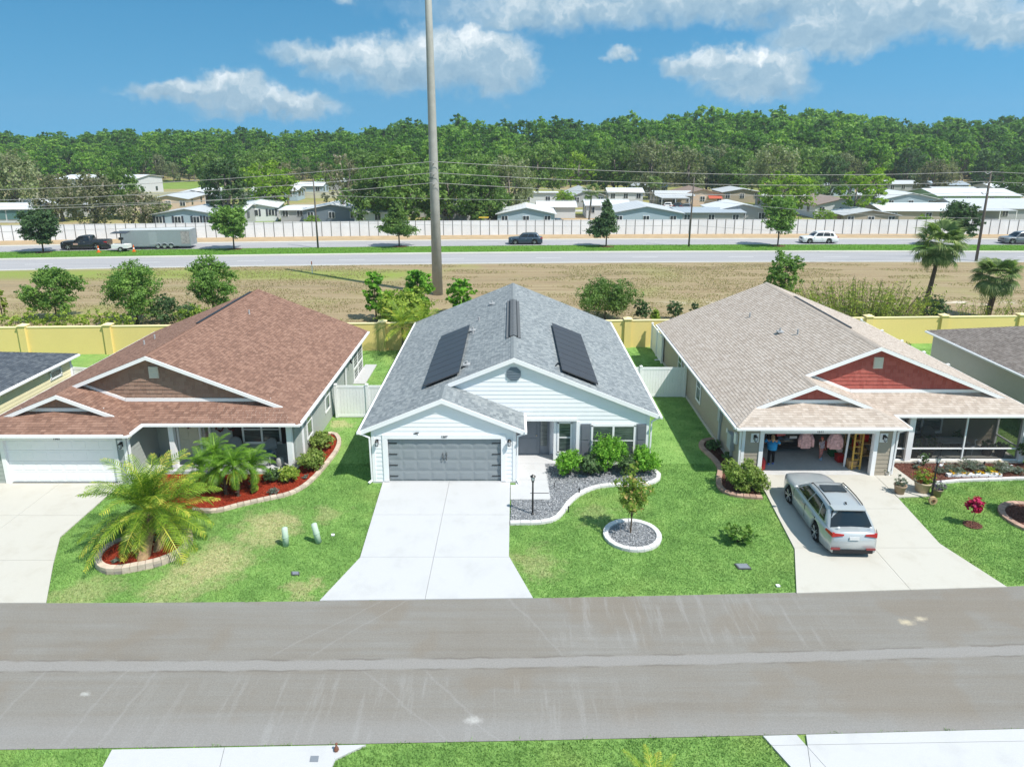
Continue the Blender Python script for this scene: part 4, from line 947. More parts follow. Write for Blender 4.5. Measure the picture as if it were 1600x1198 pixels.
# ================================================================ vegetation kit
def cards(rng, cen, nrm, size, asp=.55, jit=.8, fold=.0):
    """leaf-shaped quads at cen (n,3) facing roughly nrm; returns (n*4,3)"""
    n = len(cen); d = nrm + rng.normal(0, jit, (n, 3)); d /= np.linalg.norm(d, axis=1)[:, None] + 1e-9
    r = rng.normal(0, 1, (n, 3)); a = np.cross(d, r); a /= np.linalg.norm(a, axis=1)[:, None] + 1e-9; b = np.cross(d, a)
    s = (size * rng.uniform(.65, 1.35, n))[:, None] if np.isscalar(size) else size[:, None]
    q = np.stack([cen - a * s * .5, cen + b * s * asp * .5 + d * s * fold, cen + a * s * .5, cen - b * s * asp * .5 + d * s * fold], 1)
    return q.reshape(-1, 3)
def crown_mesh(name, blobs, n, size, mat, seed=0, asp=.6, shell=.55, jit=.8, droop=0.0, vlow=.15, tips=0.0):
    """blobs: (x, y, z, rx, ry, rz). Leaves gather in sprays on the blobs' outer part, leaving gaps"""
    rng = np.random.default_rng(seed); B = np.array(blobs, float); vol = (B[:, 3] * B[:, 4] * B[:, 5]) ** (2 / 3); cnt = (n * vol / vol.sum()).astype(int) + 4
    C_, N_, Vv = [], [], []
    for bl, k in zip(B, cnt):
        m = max(3, k // 14)                                  # sprays
        u = rng.normal(0, 1, (m, 3)); u /= np.linalg.norm(u, axis=1)[:, None]
        rad = 1 - shell * rng.random(m) ** 1.6; sc = u * rad[:, None]
        per = 14; sp = np.repeat(sc, per, 0) + rng.normal(0, .13, (m * per, 3)) * np.array([1, 1, .8]); un = np.repeat(u, per, 0)
        p = bl[:3] + sp * bl[3:6]
        if droop: p[:, 2] -= rng.random(len(p)) ** 2 * droop
        C_.append(p); N_.append(un + np.array([0, 0, .35])); Vv.append(np.repeat(rng.random(m), per) * .6 + rng.random(m * per) * .4)
    P_ = np.concatenate(C_); Nn = np.concatenate(N_); vv = np.concatenate(Vv)
    if tips: k = rng.random(len(vv)) < tips; vv[k] = 1.0
    q = cards(rng, P_, Nn, size, asp, jit)
    return np_mesh(name, q, len(P_), 4, mat, vv)
def limb_mesh(name, trunk, r0, blobs, mat, seed=0, r1=None, n=8, subs=2, lo=.35):
    """tapered trunk along the points trunk with a limb to every blob and finer branches inside it"""
    rd = random.Random(seed); b = MB(); T = [Vector(t) for t in trunk]; r1 = r1 or r0 * .45; m_ = len(T) - 1
    b.tube([T[0] - Vector((0, 0, .15))] + T, [r0 * 1.45] + [r0 + (r1 - r0) * i / m_ for i in range(m_ + 1)], n)
    for bl in blobs:
        c = Vector(bl[:3]); t = rd.uniform(lo, 1); k = min(m_ - 1, int(t * m_)); s = T[k].lerp(T[k + 1], t * m_ - k)
        if s.z > c.z: s = T[max(0, k - 1)]
        mid = s.lerp(c, .5) + Vector((rd.uniform(-.1, .1), rd.uniform(-.1, .1), .08)) * (c - s).length
        rr = max(r1 * .75, .008); b.tube([s, mid, c], [rr, rr * .7, rr * .35], 5)
        for _ in range(subs):
            e = c + Vector((rd.uniform(-1, 1) * bl[3], rd.uniform(-1, 1) * bl[4], rd.uniform(-.5, 1) * bl[5])) * .8
            b.tube([mid.lerp(c, rd.uniform(.3, 1)), e], [rr * .35, rr * .12], 4)
    return b.mesh(name, mat, True)
def plant(name, label, cat, loc, trunk, crown, group=None, sc=1, rz=0, tn='trunk', cn='crown'):
    o = empty(name, loc, label, cat, group); o.scale = (sc, sc, sc) if isinstance(sc, (int, float)) else sc; o.rotation_euler = (0, 0, rz)
    for nm, me in ((tn, trunk), (cn, crown)):
        if me is None: continue
        c = bpy.data.objects.new(nm, me); COL.objects.link(c); c.parent = o
    return o
def blobset(seed, n, R, H, z0, rb=(.32, .5), squash=.75, top=1.0):
    """blobs filling a crown envelope radius R, from z0 to z0+H"""
    rd = random.Random(seed); r = []
    for i in range(n):
        t = (i + .5) / n; z = z0 + H * (t ** .9); env = R * math.sin(math.pi * min(.96, max(.12, .18 + t * .74))) ** .7 * top; a = i * 2.4 + rd.uniform(-.5, .5); q = env * rd.uniform(.35, .8)
        rr = R * rd.uniform(*rb); r.append((q * math.cos(a), q * math.sin(a), z, rr, rr, rr * squash))
    return r
L_OAK = leafmat('leaf_oak', (.055, .115, .025), (.20, .325, .08), (.31, .44, .12), hue=.3)
L_BRIGHT = leafmat('leaf_bright', (0.081, 0.168, 0.020), (0.293, 0.446, 0.048), (0.390, 0.530, 0.071), hue=.25)
L_DARK = leafmat('leaf_dark', (0.033, 0.075, 0.027), (0.117, 0.207, 0.082), (0.209, 0.300, 0.136), hue=.25)
L_MOSS = leafmat('leaf_moss', (0.111, 0.130, 0.065), (0.286, 0.325, 0.169), (0.390, 0.442, 0.247), hue=.25)
L_MIXM = leafmat('leaf_moss_green', (0.069, 0.103, 0.040), (0.279, 0.272, 0.163), (0.443, 0.356, 0.326), hue=.25)
L_WOOD = leafmat('leaf_woodland', (.055, .15, .02), (.17, .34, .045), (.29, .46, .075), hue=.85)
L_YG = leafmat('leaf_yellowgreen', (0.114, 0.209, 0.024), (0.390, 0.502, 0.084), (0.585, 0.586, 0.143), hue=.2)
L_SHRUB = leafmat('leaf_shrub', (0.069, 0.187, 0.027), (0.232, 0.488, 0.054), (0.372, 0.619, 0.082))
L_SHRUBD = leafmat('leaf_shrub_dark', (0.046, 0.103, 0.040), (0.164, 0.263, 0.109), (0.279, 0.356, 0.190))
L_VARI = leafmat('leaf_variegated', (.10, .17, .03), (.34, .44, .11), (.50, .55, .22))
L_MAG = leafmat('leaf_magnolia', (0.069, 0.150, 0.027), (0.326, 0.450, 0.082), (0.620, 0.412, 0.190))
L_TREE = leafmat('leaf_young_tree', (0.069, 0.160, 0.032), (0.220, 0.374, 0.082), (0.348, 0.506, 0.122))
L_GREYG = leafmat('leaf_greygreen', (0.093, 0.129, 0.109), (0.282, 0.317, 0.272), (0.413, 0.424, 0.408))
L_FROND = leafmat('palm_frond', (.06, .14, .012), (.27, .40, .04), (.60, .56, .09), rough=.45, trans=.3, hue=.6)
L_FRONDG = leafmat('palm_frond_green', (0.060, 0.156, 0.016), (0.180, 0.351, 0.032), (0.300, 0.468, 0.064), rough=.45, hue=.3)
L_FAN = leafmat('palm_fan', (.09, .15, .05), (.24, .33, .12), (.42, .46, .20), rough=.45, hue=.4)
L_BAMB = leafmat('leaf_bamboo', (0.130, 0.204, 0.028), (0.325, 0.408, 0.070), (0.494, 0.504, 0.126))
PETALM = leafmat('petal_magenta', (.35, .01, .06), (.62, .03, .14), (.75, .10, .25), rough=.6)
PETALY = leafmat('petal_yellow', (.70, .35, .0), (.85, .55, .01), (.9, .65, .05))
PETALW = leafmat('petal_white', (.5, .5, .42), (.75, .74, .68), (.85, .84, .8))
PETALP = leafmat('petal_purple', (.15, .10, .22), (.28, .22, .36), (.35, .3, .42))

# ---------------------------------------------------------------- fronds
def frond_mesh(name, L, mat, seed=0, nl=34, leaf=.42, droop=.5, lift=.9, wdt=.022):
    """pinnate palm leaf rising along +x and arching over; leaflets on both sides"""
    rng = np.random.default_rng(seed); t = np.linspace(0, 1, 14); ang = lift - t * (lift + droop); dx = np.cos(ang); dzz = np.sin(ang)
    x = np.concatenate([[0], np.cumsum(dx[:-1])]) * L / 13; z = np.concatenate([[0], np.cumsum(dzz[:-1])]) * L / 13
    q = []; v = []
    for i in range(nl):
        s = .14 + .86 * (i + .5) / nl; px = np.interp(s, t, x); pz = np.interp(s, t, z); an = np.interp(s, t, ang); tx, tz = math.cos(an), math.sin(an)
        ll = leaf * (math.sin(math.pi * min(1, .18 + s * .80)) ** .6) * rng.uniform(.85, 1.1)
        for sd in (-1, 1):
            fw = .55 + .5 * s; d = np.array([tx * fw, sd * 1.0, tz * fw + .22 - .25 * s + rng.uniform(-.12, .12)]); d /= np.linalg.norm(d); a = np.array([px, 0, pz]); m_ = a + d * ll * .5 + np.array([0, 0, .03]); e = a + d * ll + np.array([0, 0, -.14 * ll])
            w_ = np.array([tx, 0, tz]) * wdt; q += [a - w_ * .5, a + w_ * .5, m_ + w_, m_ - w_, m_ - w_, m_ + w_, e + w_ * .15, e - w_ * .15]; vv = rng.random() * .7 + .1 + .25 * (s > .85); v += [vv, vv]
    for i in range(13):
        w0 = .022 * (1 - t[i]) + .006; w1 = .022 * (1 - t[i + 1]) + .006
        q += [(x[i], -w0, z[i] + .01), (x[i], w0, z[i] + .01), (x[i + 1], w1, z[i + 1] + .01), (x[i + 1], -w1, z[i + 1] + .01)]; v.append(.8)
    q = np.array(q, float); return np_mesh(name, q, len(q) // 4, 4, mat, np.array(v))
def fan_mesh(name, R, mat, seed=0, n=26, stalk=.8):
    rng = np.random.default_rng(seed); q = []; v = []
    for i in range(n):
        a = -1.95 + 3.9 * i / (n - 1); d = np.array([math.cos(a), math.sin(a), 0]); p = np.array([-d[1], d[0], 0]); o = np.array([stalk, 0, .12]); L = R * (.72 + .28 * math.cos(a * .5)) * rng.uniform(.9, 1.05)
        m_ = o + d * L * .55 + np.array([0, 0, .10 * L - .05 * abs(a)]); e = o + d * L + np.array([0, 0, -.28 * L]); w_ = p * .05
        q += [o - p * .01, o + p * .01, m_ + w_, m_ - w_, m_ - w_, m_ + w_, e + w_ * .15, e - w_ * .15]; vv = rng.random(); v += [vv * .8, vv]
    q += [(0, -.018, 0), (0, .018, 0), (stalk, .012, .12), (stalk, -.012, .12)]; v.append(.9)
    q = np.array(q, float); return np_mesh(name, q, len(q) // 4, 4, mat, np.array(v))

# ---------------------------------------------------------------- lawn blades
def in_poly(px, py, poly):
    r = np.zeros(len(px), bool); n = len(poly); j = n - 1
    for i in range(n):
        xi, yi = poly[i][0], poly[i][1]; xj, yj = poly[j][0], poly[j][1]
        c = ((yi > py) != (yj > py)) & (px < (xj - xi) * (py - yi) / (yj - yi + 1e-12) + xi); r ^= c; j = i
    return r
def grass(name, n, x0, x1, y0, y1, h, wd, seed, label, keep=None, z=-.02, mat=None):
    rng = np.random.default_rng(seed); px = rng.uniform(x0, x1, n); py = rng.uniform(y0, y1, n); ok = np.ones(n, bool)
    for e in EXCL: ok &= ~in_poly(px, py, e)
    if keep is not None: ok &= keep(px, py)
    px, py = px[ok], py[ok]; n = len(px); a = rng.uniform(0, 6.28, n); hh = h * rng.uniform(.5, 1.4, n); ww = wd * rng.uniform(.6, 1.3, n); lx = rng.normal(0, .5, n) * hh; ly = rng.normal(0, .5, n) * hh; zz = np.full(n, z)
    q = np.stack([np.stack([px - np.cos(a) * ww, py - np.sin(a) * ww, zz], 1), np.stack([px + np.cos(a) * ww, py + np.sin(a) * ww, zz], 1), np.stack([px + lx, py + ly, zz + hh], 1)], 1).reshape(-1, 3)
    me = np_mesh(name, q, n, 3, mat or MATS['grass_blade'], rng.random(n)); o = put(name, me); setp(o, label, None, None, 'stuff'); return o
# ================================================================ planting beds
def smooth_path(pts, k=6):
    P_ = [Vector((p[0], p[1], 0)) for p in pts]; r = []
    for i in range(len(P_) - 1):
        a, b_, c, d = P_[max(0, i - 1)], P_[i], P_[i + 1], P_[min(len(P_) - 1, i + 2)]
        for j in range(k):
            t = j / k; r.append(.5 * ((2 * b_) + (c - a) * t + (2 * a - 5 * b_ + 4 * c - d) * t * t + (3 * b_ - a - 3 * c + d) * t ** 3))
    r.append(P_[-1]); return r
def resample(path, step):
    L = [0]; 
    for a, b_ in zip(path[:-1], path[1:]): L.append(L[-1] + (b_ - a).length)
    n = max(2, round(L[-1] / step)); r = []; j = 0
    for i in range(n + 1):
        s = L[-1] * i / n
        while j < len(L) - 2 and L[j + 1] < s: j += 1
        t = (s - L[j]) / max(1e-6, L[j + 1] - L[j]); r.append(path[j].lerp(path[j + 1], t))
    return r
def edging(name, label, path, step, wd, h, mat, z0=-.02, gap=.006, courses=1, cat='garden edging', jit=.004, mats=None, group=None):
    """row of edging stones along a path, every stone its own piece"""
    q = resample(path, step); root = empty(name, q[0], label, cat, group); rd = random.Random(len(q))
    for c in range(courses):
        for i in range(len(q) - 1):
            a, b_ = q[i], q[i + 1]; d = (b_ - a).normalized()
            pa = (q[i] - q[max(0, i - 1)]); pb = (q[min(len(q) - 1, i + 2)] - b_)
            ta = (pa.normalized() + d).normalized() if pa.length > 1e-6 else d; tb = (pb.normalized() + d).normalized() if pb.length > 1e-6 else d
            na, nb = Vector((-ta.y, ta.x, 0)), Vector((-tb.y, tb.x, 0)); w2 = wd / 2 * (1 + (.03 if c else 0)); g_ = d * gap
            zz = z0 + c * h / courses; hh = h / courses - .006 + rd.uniform(-jit, jit)
            pts = [a + g_ - na * w2, b_ - g_ - nb * w2, b_ - g_ + nb * w2, a + g_ + na * w2]
            bb = MB(); mm = .012; top = [p + (Vector(((a + b_) / 2)) - p) * (mm / max(.05, ((a + b_) / 2 - p).length)) for p in pts]
            bb.add([(p.x, p.y, zz) for p in pts] + [(p.x, p.y, zz + hh - mm) for p in pts] + [(p.x, p.y, zz + hh) for p in top], [(0, 3, 2, 1), (0, 1, 5, 4), (1, 2, 6, 5), (2, 3, 7, 6), (3, 0, 4, 7), (4, 5, 9, 8), (5, 6, 10, 9), (6, 7, 11, 10), (7, 4, 8, 11), (8, 9, 10, 11)])
            bb.build('edging_stone', (mats[rd.randrange(len(mats))] if mats else mat), root)
    return root
def bed(name, pts, z, mat, chips, n, seed, label, size=.045):
    """ground cover: a sheet with loose chips or stones over it, one body of stuff"""
    pl_ = [(p[0], p[1]) for p in pts]; EXCL.append(pl_)
    if area2(pl_) < 0: pl_ = pl_[::-1]
    rng = np.random.default_rng(seed); A_ = np.array(pl_); px = rng.uniform(A_[:, 0].min(), A_[:, 0].max(), n * 3); py = rng.uniform(A_[:, 1].min(), A_[:, 1].max(), n * 3); ok = in_poly(px, py, pl_); px, py = px[ok][:n], py[ok][:n]; k = len(px)
    cen = np.stack([px, py, z + rng.uniform(.0, .035, k)], 1); q = cards(rng, cen, np.tile([0, 0, 1.0], (k, 1)), size, .5 if chips != 'gravel' else .85, .45)
    me = bpy.data.meshes.new(name); vs = [(p[0], p[1], z) for p in pl_]; n0 = len(vs); vs += [tuple(v) for v in q]
    me.from_pydata(vs, [], [tuple(range(n0))] + [(n0 + 4 * i, n0 + 4 * i + 1, n0 + 4 * i + 2, n0 + 4 * i + 3) for i in range(k)])
    at = me.attributes.new('v', 'FLOAT', 'POINT'); at.data.foreach_set('value', np.concatenate([np.full(n0, .4), np.repeat(rng.random(k), 4)]).astype(np.float32))
    me.materials.append(mat); o = put(name, me); return setp(o, label, None, None, 'stuff')
def chipmat(name, stops):
    m, nt = newmat(name); v = nt.node('ShaderNodeAttribute', attribute_name='v').outputs['Fac']; pos = nt.node('ShaderNodeNewGeometry').outputs['Position']
    f = nt.m('ADD', v, nt.m('MULTIPLY', nt.m('SUBTRACT', nt.noise(pos, 18, 3, .7), .5), .9)); out(nt, principled(nt, nt.ramp(f, stops), .95, .1, 0, bump(nt, nt.noise(pos, 30, 3), .8, .03))); MATS[name] = m; return m
CH_RED = chipmat('red_mulch_chips', [(0, (.10, .012, .006)), (.5, (.30, .040, .018)), (1, (.46, .10, .05))])
CH_BR = chipmat('brown_mulch_chips', [(0, (.06, .025, .02)), (.5, (.17, .075, .055)), (1, (.30, .16, .12))])
CH_GR = chipmat('bluegrey_gravel_stones', [(0, (.12, .125, .135)), (.4, (.27, .285, .305)), (.8, (.45, .465, .49)), (1, (.65, .65, .65))])
# left house: long bed
lbp = smooth_path([G(510, 679), G(523, 679), G(530, 689), G(527, 702), G(516, 718), G(494, 744), G(473, 762), G(450, 773), G(419, 780), G(374, 790), G(338, 799), G(300, 798)])
bed('mulch', [p for p in lbp] + [G(262, 800), G(230, 775), Vector((-15.9, 27.0, 0)), Vector((-15.9, 27.5, 0)), Vector((-9.7, 27.5, 0)), Vector((-9.7, 30.9, 0))], .03, CH_RED, 'chips', 16000, 1, 'red bark mulch in the bed along the porch of the sage green house')
edging('stone_edging', 'buff paver edging curving round the long red mulch bed by the sage porch', lbp, .26, .2, .14, PAVER)
# small raised bed under the big palm
obp = [G(*p) for p in ((157, 872), (154, 884), (166, 893), (186, 894), (216, 889), (240, 884), (262, 877), (282, 866), (294, 853), (297, 842), (290, 833), (278, 830), (250, 836), (205, 845), (172, 858), (157, 872))]
obs = smooth_path(obp, 5)
bed('mulch', obs, .16, CH_RED, 'chips', 7000, 2, 'red bark mulch in the raised oval bed under the big palm')
edging('stone_edging', 'two course raised oval ring of buff and grey pavers under the big palm', obs, .24, .22, .26, PAVER, courses=2, mats=[PAVER, PAVER, PAVER2])
# centre bed
cbp = smooth_path([G(797, 818), G(812, 817.5), G(842, 817), G(866, 812), G(880, 799), G(889, 786), G(908, 771), G(934, 761), G(966, 758), G(1000, 758), G(1020, 754), G(1030, 746), G(1024, 737), G(1012, 731)])
bed('gravel', [p for p in cbp] + [Vector((6.2, 28.5, 0)), Vector((1.50, 28.5, 0)), Vector((1.60, 25.3, 0)), Vector((-.02, 25.3, 0))], .02, CH_GR, 'gravel', 26000, 3, 'blue grey gravel in the curved bed before the white house', .04)
edging('concrete_edging', 'white concrete edging curving round the gravel bed of the white house', cbp, .4, .2, .12, CURBW, gap=.004)
ringc = Vector((4.53, 22.72, 0)); ring = [ringc + Vector((1.0 * math.cos(t * math.pi / 16), .96 * math.sin(t * math.pi / 16), 0)) for t in range(33)]
bed('gravel', ring[:-1], .03, CH_GR, 'gravel', 7000, 4, 'blue grey gravel in the round tree ring on the lawn', .04)
edging('concrete_edging', 'round white concrete ring about the small tree on the centre lawn', ring, .26, .2, .13, CURBW, gap=.004, group=None)
# beds of the right house
rbp = smooth_path([G(1127, 691), G(1112, 687), G(1098, 691), G(1096, 699), G(1106, 709), G(1118, 721), G(1125, 734), G(1123, 750), G(1125, 762), G(1137, 771), G(1163, 776), G(1191, 778)])
bed('mulch', [p for p in rbp] + [Vector((10.66, 27.5, 0)), Vector((10.15, 27.5, 0)), Vector((10.15, 31.3, 0))], .03, CH_BR, 'chips', 9000, 5, 'brown mulch in the curved side bed of the taupe house')
edging('stone_edging', 'clay coloured paver edging winding round the side bed of the taupe house', rbp, .26, .24, .12, PAVER3)
pbp = smooth_path([G(1456, 756), G(1475, 754), G(1500, 751.5), G(1560, 749.5), G(1600, 748), G(1660, 750)])
bed('mulch', [p for p in pbp] + [Vector((27, 28.6, 0)), Vector((17.37, 28.6, 0)), Vector((17.61, 26.15, 0))], .03, CH_BR, 'chips', 14000, 6, 'brown mulch in the flower bed before the screened porch')
edging('concrete_edging', 'pale concrete edging in front of the screened porch flower bed', pbp, .7, .16, .11, CURBW, gap=.004)
erc = G(1622, 812); er = [erc + Vector((1.2 * math.cos(t * math.pi / 12), 1.2 * math.sin(t * math.pi / 12), 0)) for t in range(25)]
bed('mulch', er[:-1], .03, CH_BR, 'chips', 3000, 7, 'brown mulch in the round bed at the right edge of the picture')
edging('stone_edging', 'round paver ring cut by the right edge of the picture', er, .26, .24, .12, PAVER3)
fc = G(1519.5, 820); bed('mulch', [fc + Vector((.34 * math.cos(t * math.pi / 8), .3 * math.sin(t * math.pi / 8), 0)) for t in range(16)], .015, CH_BR, 'chips', 400, 8, 'small mulch disc round the magenta flowering standard')
EXCL += [[(-22.6, 26.6), (-9.6, 26.6), (-9.6, 42.2), (-22.6, 42.2)], [(-6.1, 26.7), (6.3, 26.7), (6.3, 44.2), (-6.1, 44.2)], [(10.0, 27.3), (23.6, 27.3), (23.6, 43.5), (10.0, 43.5)]]
keepN = lambda x, y: y > 19.15 + .0255 * x + .0007 * x * x + .04 * np.sin(3.1 * x) + .035 * np.sin(7.7 * x + 1) + .03 * np.sin(17 * x)
grass('grass', 460000, -19, 24, 18.8, 28.6, .05, .011, 11, 'mown green turf on the front lawns', keepN)
grass('grass', 90000, -28, 30, 28.6, 46.2, .055, .02, 12, 'turf in the side and back yards')
grass('grass', 90000, -16, 17, 11.8, 14.1, .06, .011, 13, 'turf on the near side of the street', lambda x, y: y < 13.72 + .024 * x + .0003 * x * x + .04 * np.sin(4.1 * x) + .03 * np.sin(11 * x))
grass('grass', 60000, -90, 90, 84, 97, .07, .06, 14, 'green turf on the highway median', lambda x, y: (y > 88.75 + .0471 * x - .000526 * x * x) & (y < 93.95 + .0471 * x - .000526 * x * x), z=.06, mat=leafmat('median_blades', (.11, .21, .04), (.19, .34, .06), (.27, .38, .10)))

grass('dry_grass', 100000, -48, 52, 47.5, 80, .10, .05, 15, 'dry tufty grass of the field behind the yellow wall', lambda x, y: (y > 46.7 + .043 * x) & (y < 80.2 + .0471 * x - .000526 * x * x) & (np.sin(x * .5 + 3 * np.sin(y * .4)) + np.sin(y * 1.7 + x * .1) + np.sin(x * .13 - 1) > -.4), z=-.01, mat=leafmat('dry_blades', (.30, .245, .14), (.40, .34, .20), (.36, .38, .15)))

# ================================================================ palms
frs = [frond_mesh('frond', 2.5, L_FROND, i, 25, .5, .15 + .2 * i, .8 - .05 * i, .026) for i in range(4)]
frg = [frond_mesh('frond', 1.05, L_FRONDG, 20 + i, 24, .30, .7 + .2 * i, .95 - .1 * i, .012) for i in range(3)]
def palm(name, label, cat, base, top, r0, r1, fronds, n, el, sc=1.0, bark=BARK, group=None, boots=True, seed=0, pn='frond'):
    rd = random.Random(seed); o = empty(name, base, label, cat, group); B_, T_ = Vector(base), Vector(top); mid = B_.lerp(T_, .5) + Vector((.06, 0, 0)); b = MB(); path = [B_ - Vector((0, 0, .1)), B_.lerp(mid, .5), mid, mid.lerp(T_, .5), T_]
    b.tube(path, [r0 * 1.15, r0, (r0 + r1) / 2, r1, r1 * 1.2], 9)
    if boots:
        L = (T_ - B_).length; k = int(L / .09)
        for i in range(k):
            p = B_.lerp(T_, i / k); a = i * 2.4; rr = r0 + (r1 - r0) * i / k; d = Vector((math.cos(a), math.sin(a), 0)); b.bar(p + d * rr * .7, p + d * (rr + .06) + Vector((0, 0, .09)), .09, .03)
    b.build('trunk', bark, o)
    for i in range(n):
        t = (i + .5) / n; a = i * 2.39996 + rd.uniform(-.2, .2); e = el[1] + (el[0] - el[1]) * t + rd.uniform(-.12, .12)
        f = bpy.data.objects.new(pn, fronds[rd.randrange(len(fronds))]); COL.objects.link(f); f.parent = o; f.location = T_ - B_ + Vector((math.cos(a), math.sin(a), 0)) * r1 * .7 + Vector((0, 0, .15 * (1 - t) + .05))
        f.rotation_euler = (rd.uniform(-.25, .25), -e, a); s_ = sc * rd.uniform(.82, 1.1); f.scale = (s_, s_, s_)
    return o
palm('date_palm', 'large yellow green feather palm arching over the raised oval bed', 'palm tree', G(222, 882), (-13.35, 22.35, 1.15), .22, .20, frs, 52, (-1.1, 1.15), 1.0, PALMB, seed=3)
palm('date_palm', 'shorter green feather palm behind the large one in the raised oval bed', 'palm tree', G(243, 868), (-12.75, 22.4, .95), .17, .15, frs[:2], 22, (-1.0, .5), .72, PALMB, seed=5)
for i, (px, py, hh, lb) in enumerate([(353, 773, 1.05, 'slender feathery pygmy palm at the left of the porch cluster'), (372, 776, 1.25, 'tallest pygmy palm with yellow seed sprays before the porch chairs'), (318, 770, .95, 'low pygmy palm beside the front door of the sage house'), (339, 762, 1.35, 'pygmy palm at the back of the porch cluster, near the white post'), (392, 765, .9, 'small pygmy palm nearest the wicker chair')]):
    g0 = G(px, py); palm('pygmy_palm', lb, 'palm', g0, g0 + Vector((.05 * (i - 2), .05, hh)), .06, .07, frg, 26, (-.95, .9), 1.0, group='pygmy palms before the sage porch', seed=i + 9)
sp_ = MB()
for k in range(10): a = k * .63; sp_.tube([G(372, 776) + Vector((0, 0, 1.2)), G(372, 776) + Vector((.25 * math.cos(a), -.15 + .2 * math.sin(a), 1.05)), G(372, 776) + Vector((.32 * math.cos(a), -.2 + .25 * math.sin(a), .78))], [.012, .02, .012], 4)
sp_.build('seed_spray', M('palm_seed_yellow', (.6, .42, .08), .7, .2), bpy.data.objects['pygmy_palm.001'])
fan = [fan_mesh('fan_frond', .85, L_FAN, i, 24, .75 + .15 * i) for i in range(3)]
palm('cabbage_palm', 'taller fan palm with a bare trunk beyond the yellow wall', 'palm tree', G(1438, 499) , G(1438, 499) + Vector((.75, 0, 6.0)), .19, .15, fan, 44, (-1.2, 1.1), 1.25, BARK, 'fan palms beyond the yellow wall', False, 21, 'fan_frond')
palm('cabbage_palm', 'shorter stouter fan palm beyond the yellow wall near the right edge', 'palm tree', G(1541, 499), G(1541, 499) + Vector((.3, 0, 3.5)), .22, .2, fan, 50, (-1.1, 1.1), 1.15, BARK, 'fan palms beyond the yellow wall', True, 22, 'fan_frond')
palm('feather_palm', 'arching green feather palm by the yellow wall between the brown and grey roofs', 'palm tree', (-7.6, 44.9, 0), (-7.5, 44.8, 1.9), .12, .1, frs, 26, (-.9, .9), .85, BARK, None, False, 31)
palm('feather_palm', 'yellowish feather palm against the yellow wall behind the grey roof eave', 'palm tree', (-6.2, 44.9, 0), (-6.1, 44.8, 2.0), .12, .1, frs, 24, (-.9, .9), .8, BARK, None, False, 33)
# palm just below the picture: its frond tips reach in
palm('date_palm', 'green feather palm rising from the bottom edge of the picture', 'palm tree', (3.1, 11.75, 0), (3.1, 11.9, .35), .12, .11, frs[:2], 14, (-.4, .7), .40, BARK, None, False, 35)

# ================================================================ shrubs and small trees
def shrub(px, py, w_, h_, mat, label, seed=0, n=1500, leaf=.085, cat='shrub', name='shrub', box=False, z=0.02, Y=None, depth=None, shell=.5, asp=.6, group=None):
    c = G(px, py) if Y is None else Vector((px, Y, 0)); c.z = z; rd = random.Random(seed); d_ = depth or w_; bl = []
    m_ = 9 if not box else 16
    for i in range(m_):
        a = i * 2.4; q = math.sqrt((i + .5) / m_)
        if box: bl.append((((i % 4) / 3 - .5) * .62 * w_, ((i // 4) / 3 - .5) * .62 * d_, h_ * (.34 if i % 2 else .66), w_ * .205, d_ * .205, h_ * .29))
        else: bl.append((q * math.cos(a) * w_ * .28, q * math.sin(a) * d_ * .28, h_ * (.68 - .3 * q * rd.random()), w_ * .27, d_ * .27, h_ * .33))
    cr = crown_mesh('foliage', bl, int(n * 1.9), leaf * 1.08, mat, seed, asp=asp, shell=shell); st = MB()
    for i in range(5): a = i * 1.3; st.tube([(0, 0, -.05), (math.cos(a) * w_ * .12, math.sin(a) * d_ * .12, h_ * .3), (math.cos(a) * w_ * .26, math.sin(a) * d_ * .26, h_ * .65)], [.025, .018, .008], 4)
    return plant(name, label, cat, c, st.mesh('stem', BARK), cr, tn='stem', cn='foliage', group=group)
SG = 'clipped shrubs along the front of the white house'
shrub(888, 742, 1.25, 1.15, L_SHRUB, 'rounded bright green shrub next to the porch corner post', 1, 2300, group=SG)
shrub(922, 742, 1.1, .95, L_SHRUBD, 'lower darker shrub under the left shutter', 2, 1900, group=SG)
shrub(950, 736, 1.75, 1.65, L_SHRUB, 'biggest bright green shrub in front of the white house window', 3, 3600, group=SG)
shrub(978, 741, 1.05, .95, L_SHRUBD, 'sparse shrub between the biggest shrub and the corner one', 4, 1500, group=SG)
shrub(1006, 738, 1.45, 1.2, L_SHRUB, 'broad green shrub at the front right corner of the white house', 5, 2600, group=SG)
shrub(1163, 764, 1.75, 1.25, L_VARI, 'boxy yellow green variegated hedge block beside the open garage', 6, 4600, .08, 'hedge', 'hedge', True, depth=1.3)
shrub(1113, 703, .8, .45, L_SHRUBD, 'small dark shrub at the far end of the taupe side bed', 7, 700)
shrub(1140, 722, .9, .5, L_SHRUBD, 'dark shrub by the meter boxes of the taupe house', 8, 800)
shrub(1153, 845, 1.2, .6, L_TREE, 'low sprawling shrub alone on the lawn near the right drive', 9, 500, .16, shell=.8)
shrub(487, 735, 1.25, 1.0, L_VARI, 'yellow green variegated shrub next to the corner of the sage porch', 10, 2300)
shrub(502, 704, 1.15, .95, L_VARI, 'variegated shrub at the far end of the long mulch bed', 11, 2000)
shrub(451, 753, .95, .7, L_YG, 'lime green clipped ball shrub in the red mulch', 12, 1500, .07)
shrub(427, 752, .85, .55, L_SHRUBD, 'low dark shrub left of the lime ball', 13, 900)
shrub(427, 772, .5, .25, L_GREYG, 'grey green tuft in the red mulch close to the edging', 14, 350, .06)
shrub(477, 748, .35, .18, L_GREYG, 'tiny tuft in the red mulch near the sage porch corner', 15, 200, .05)
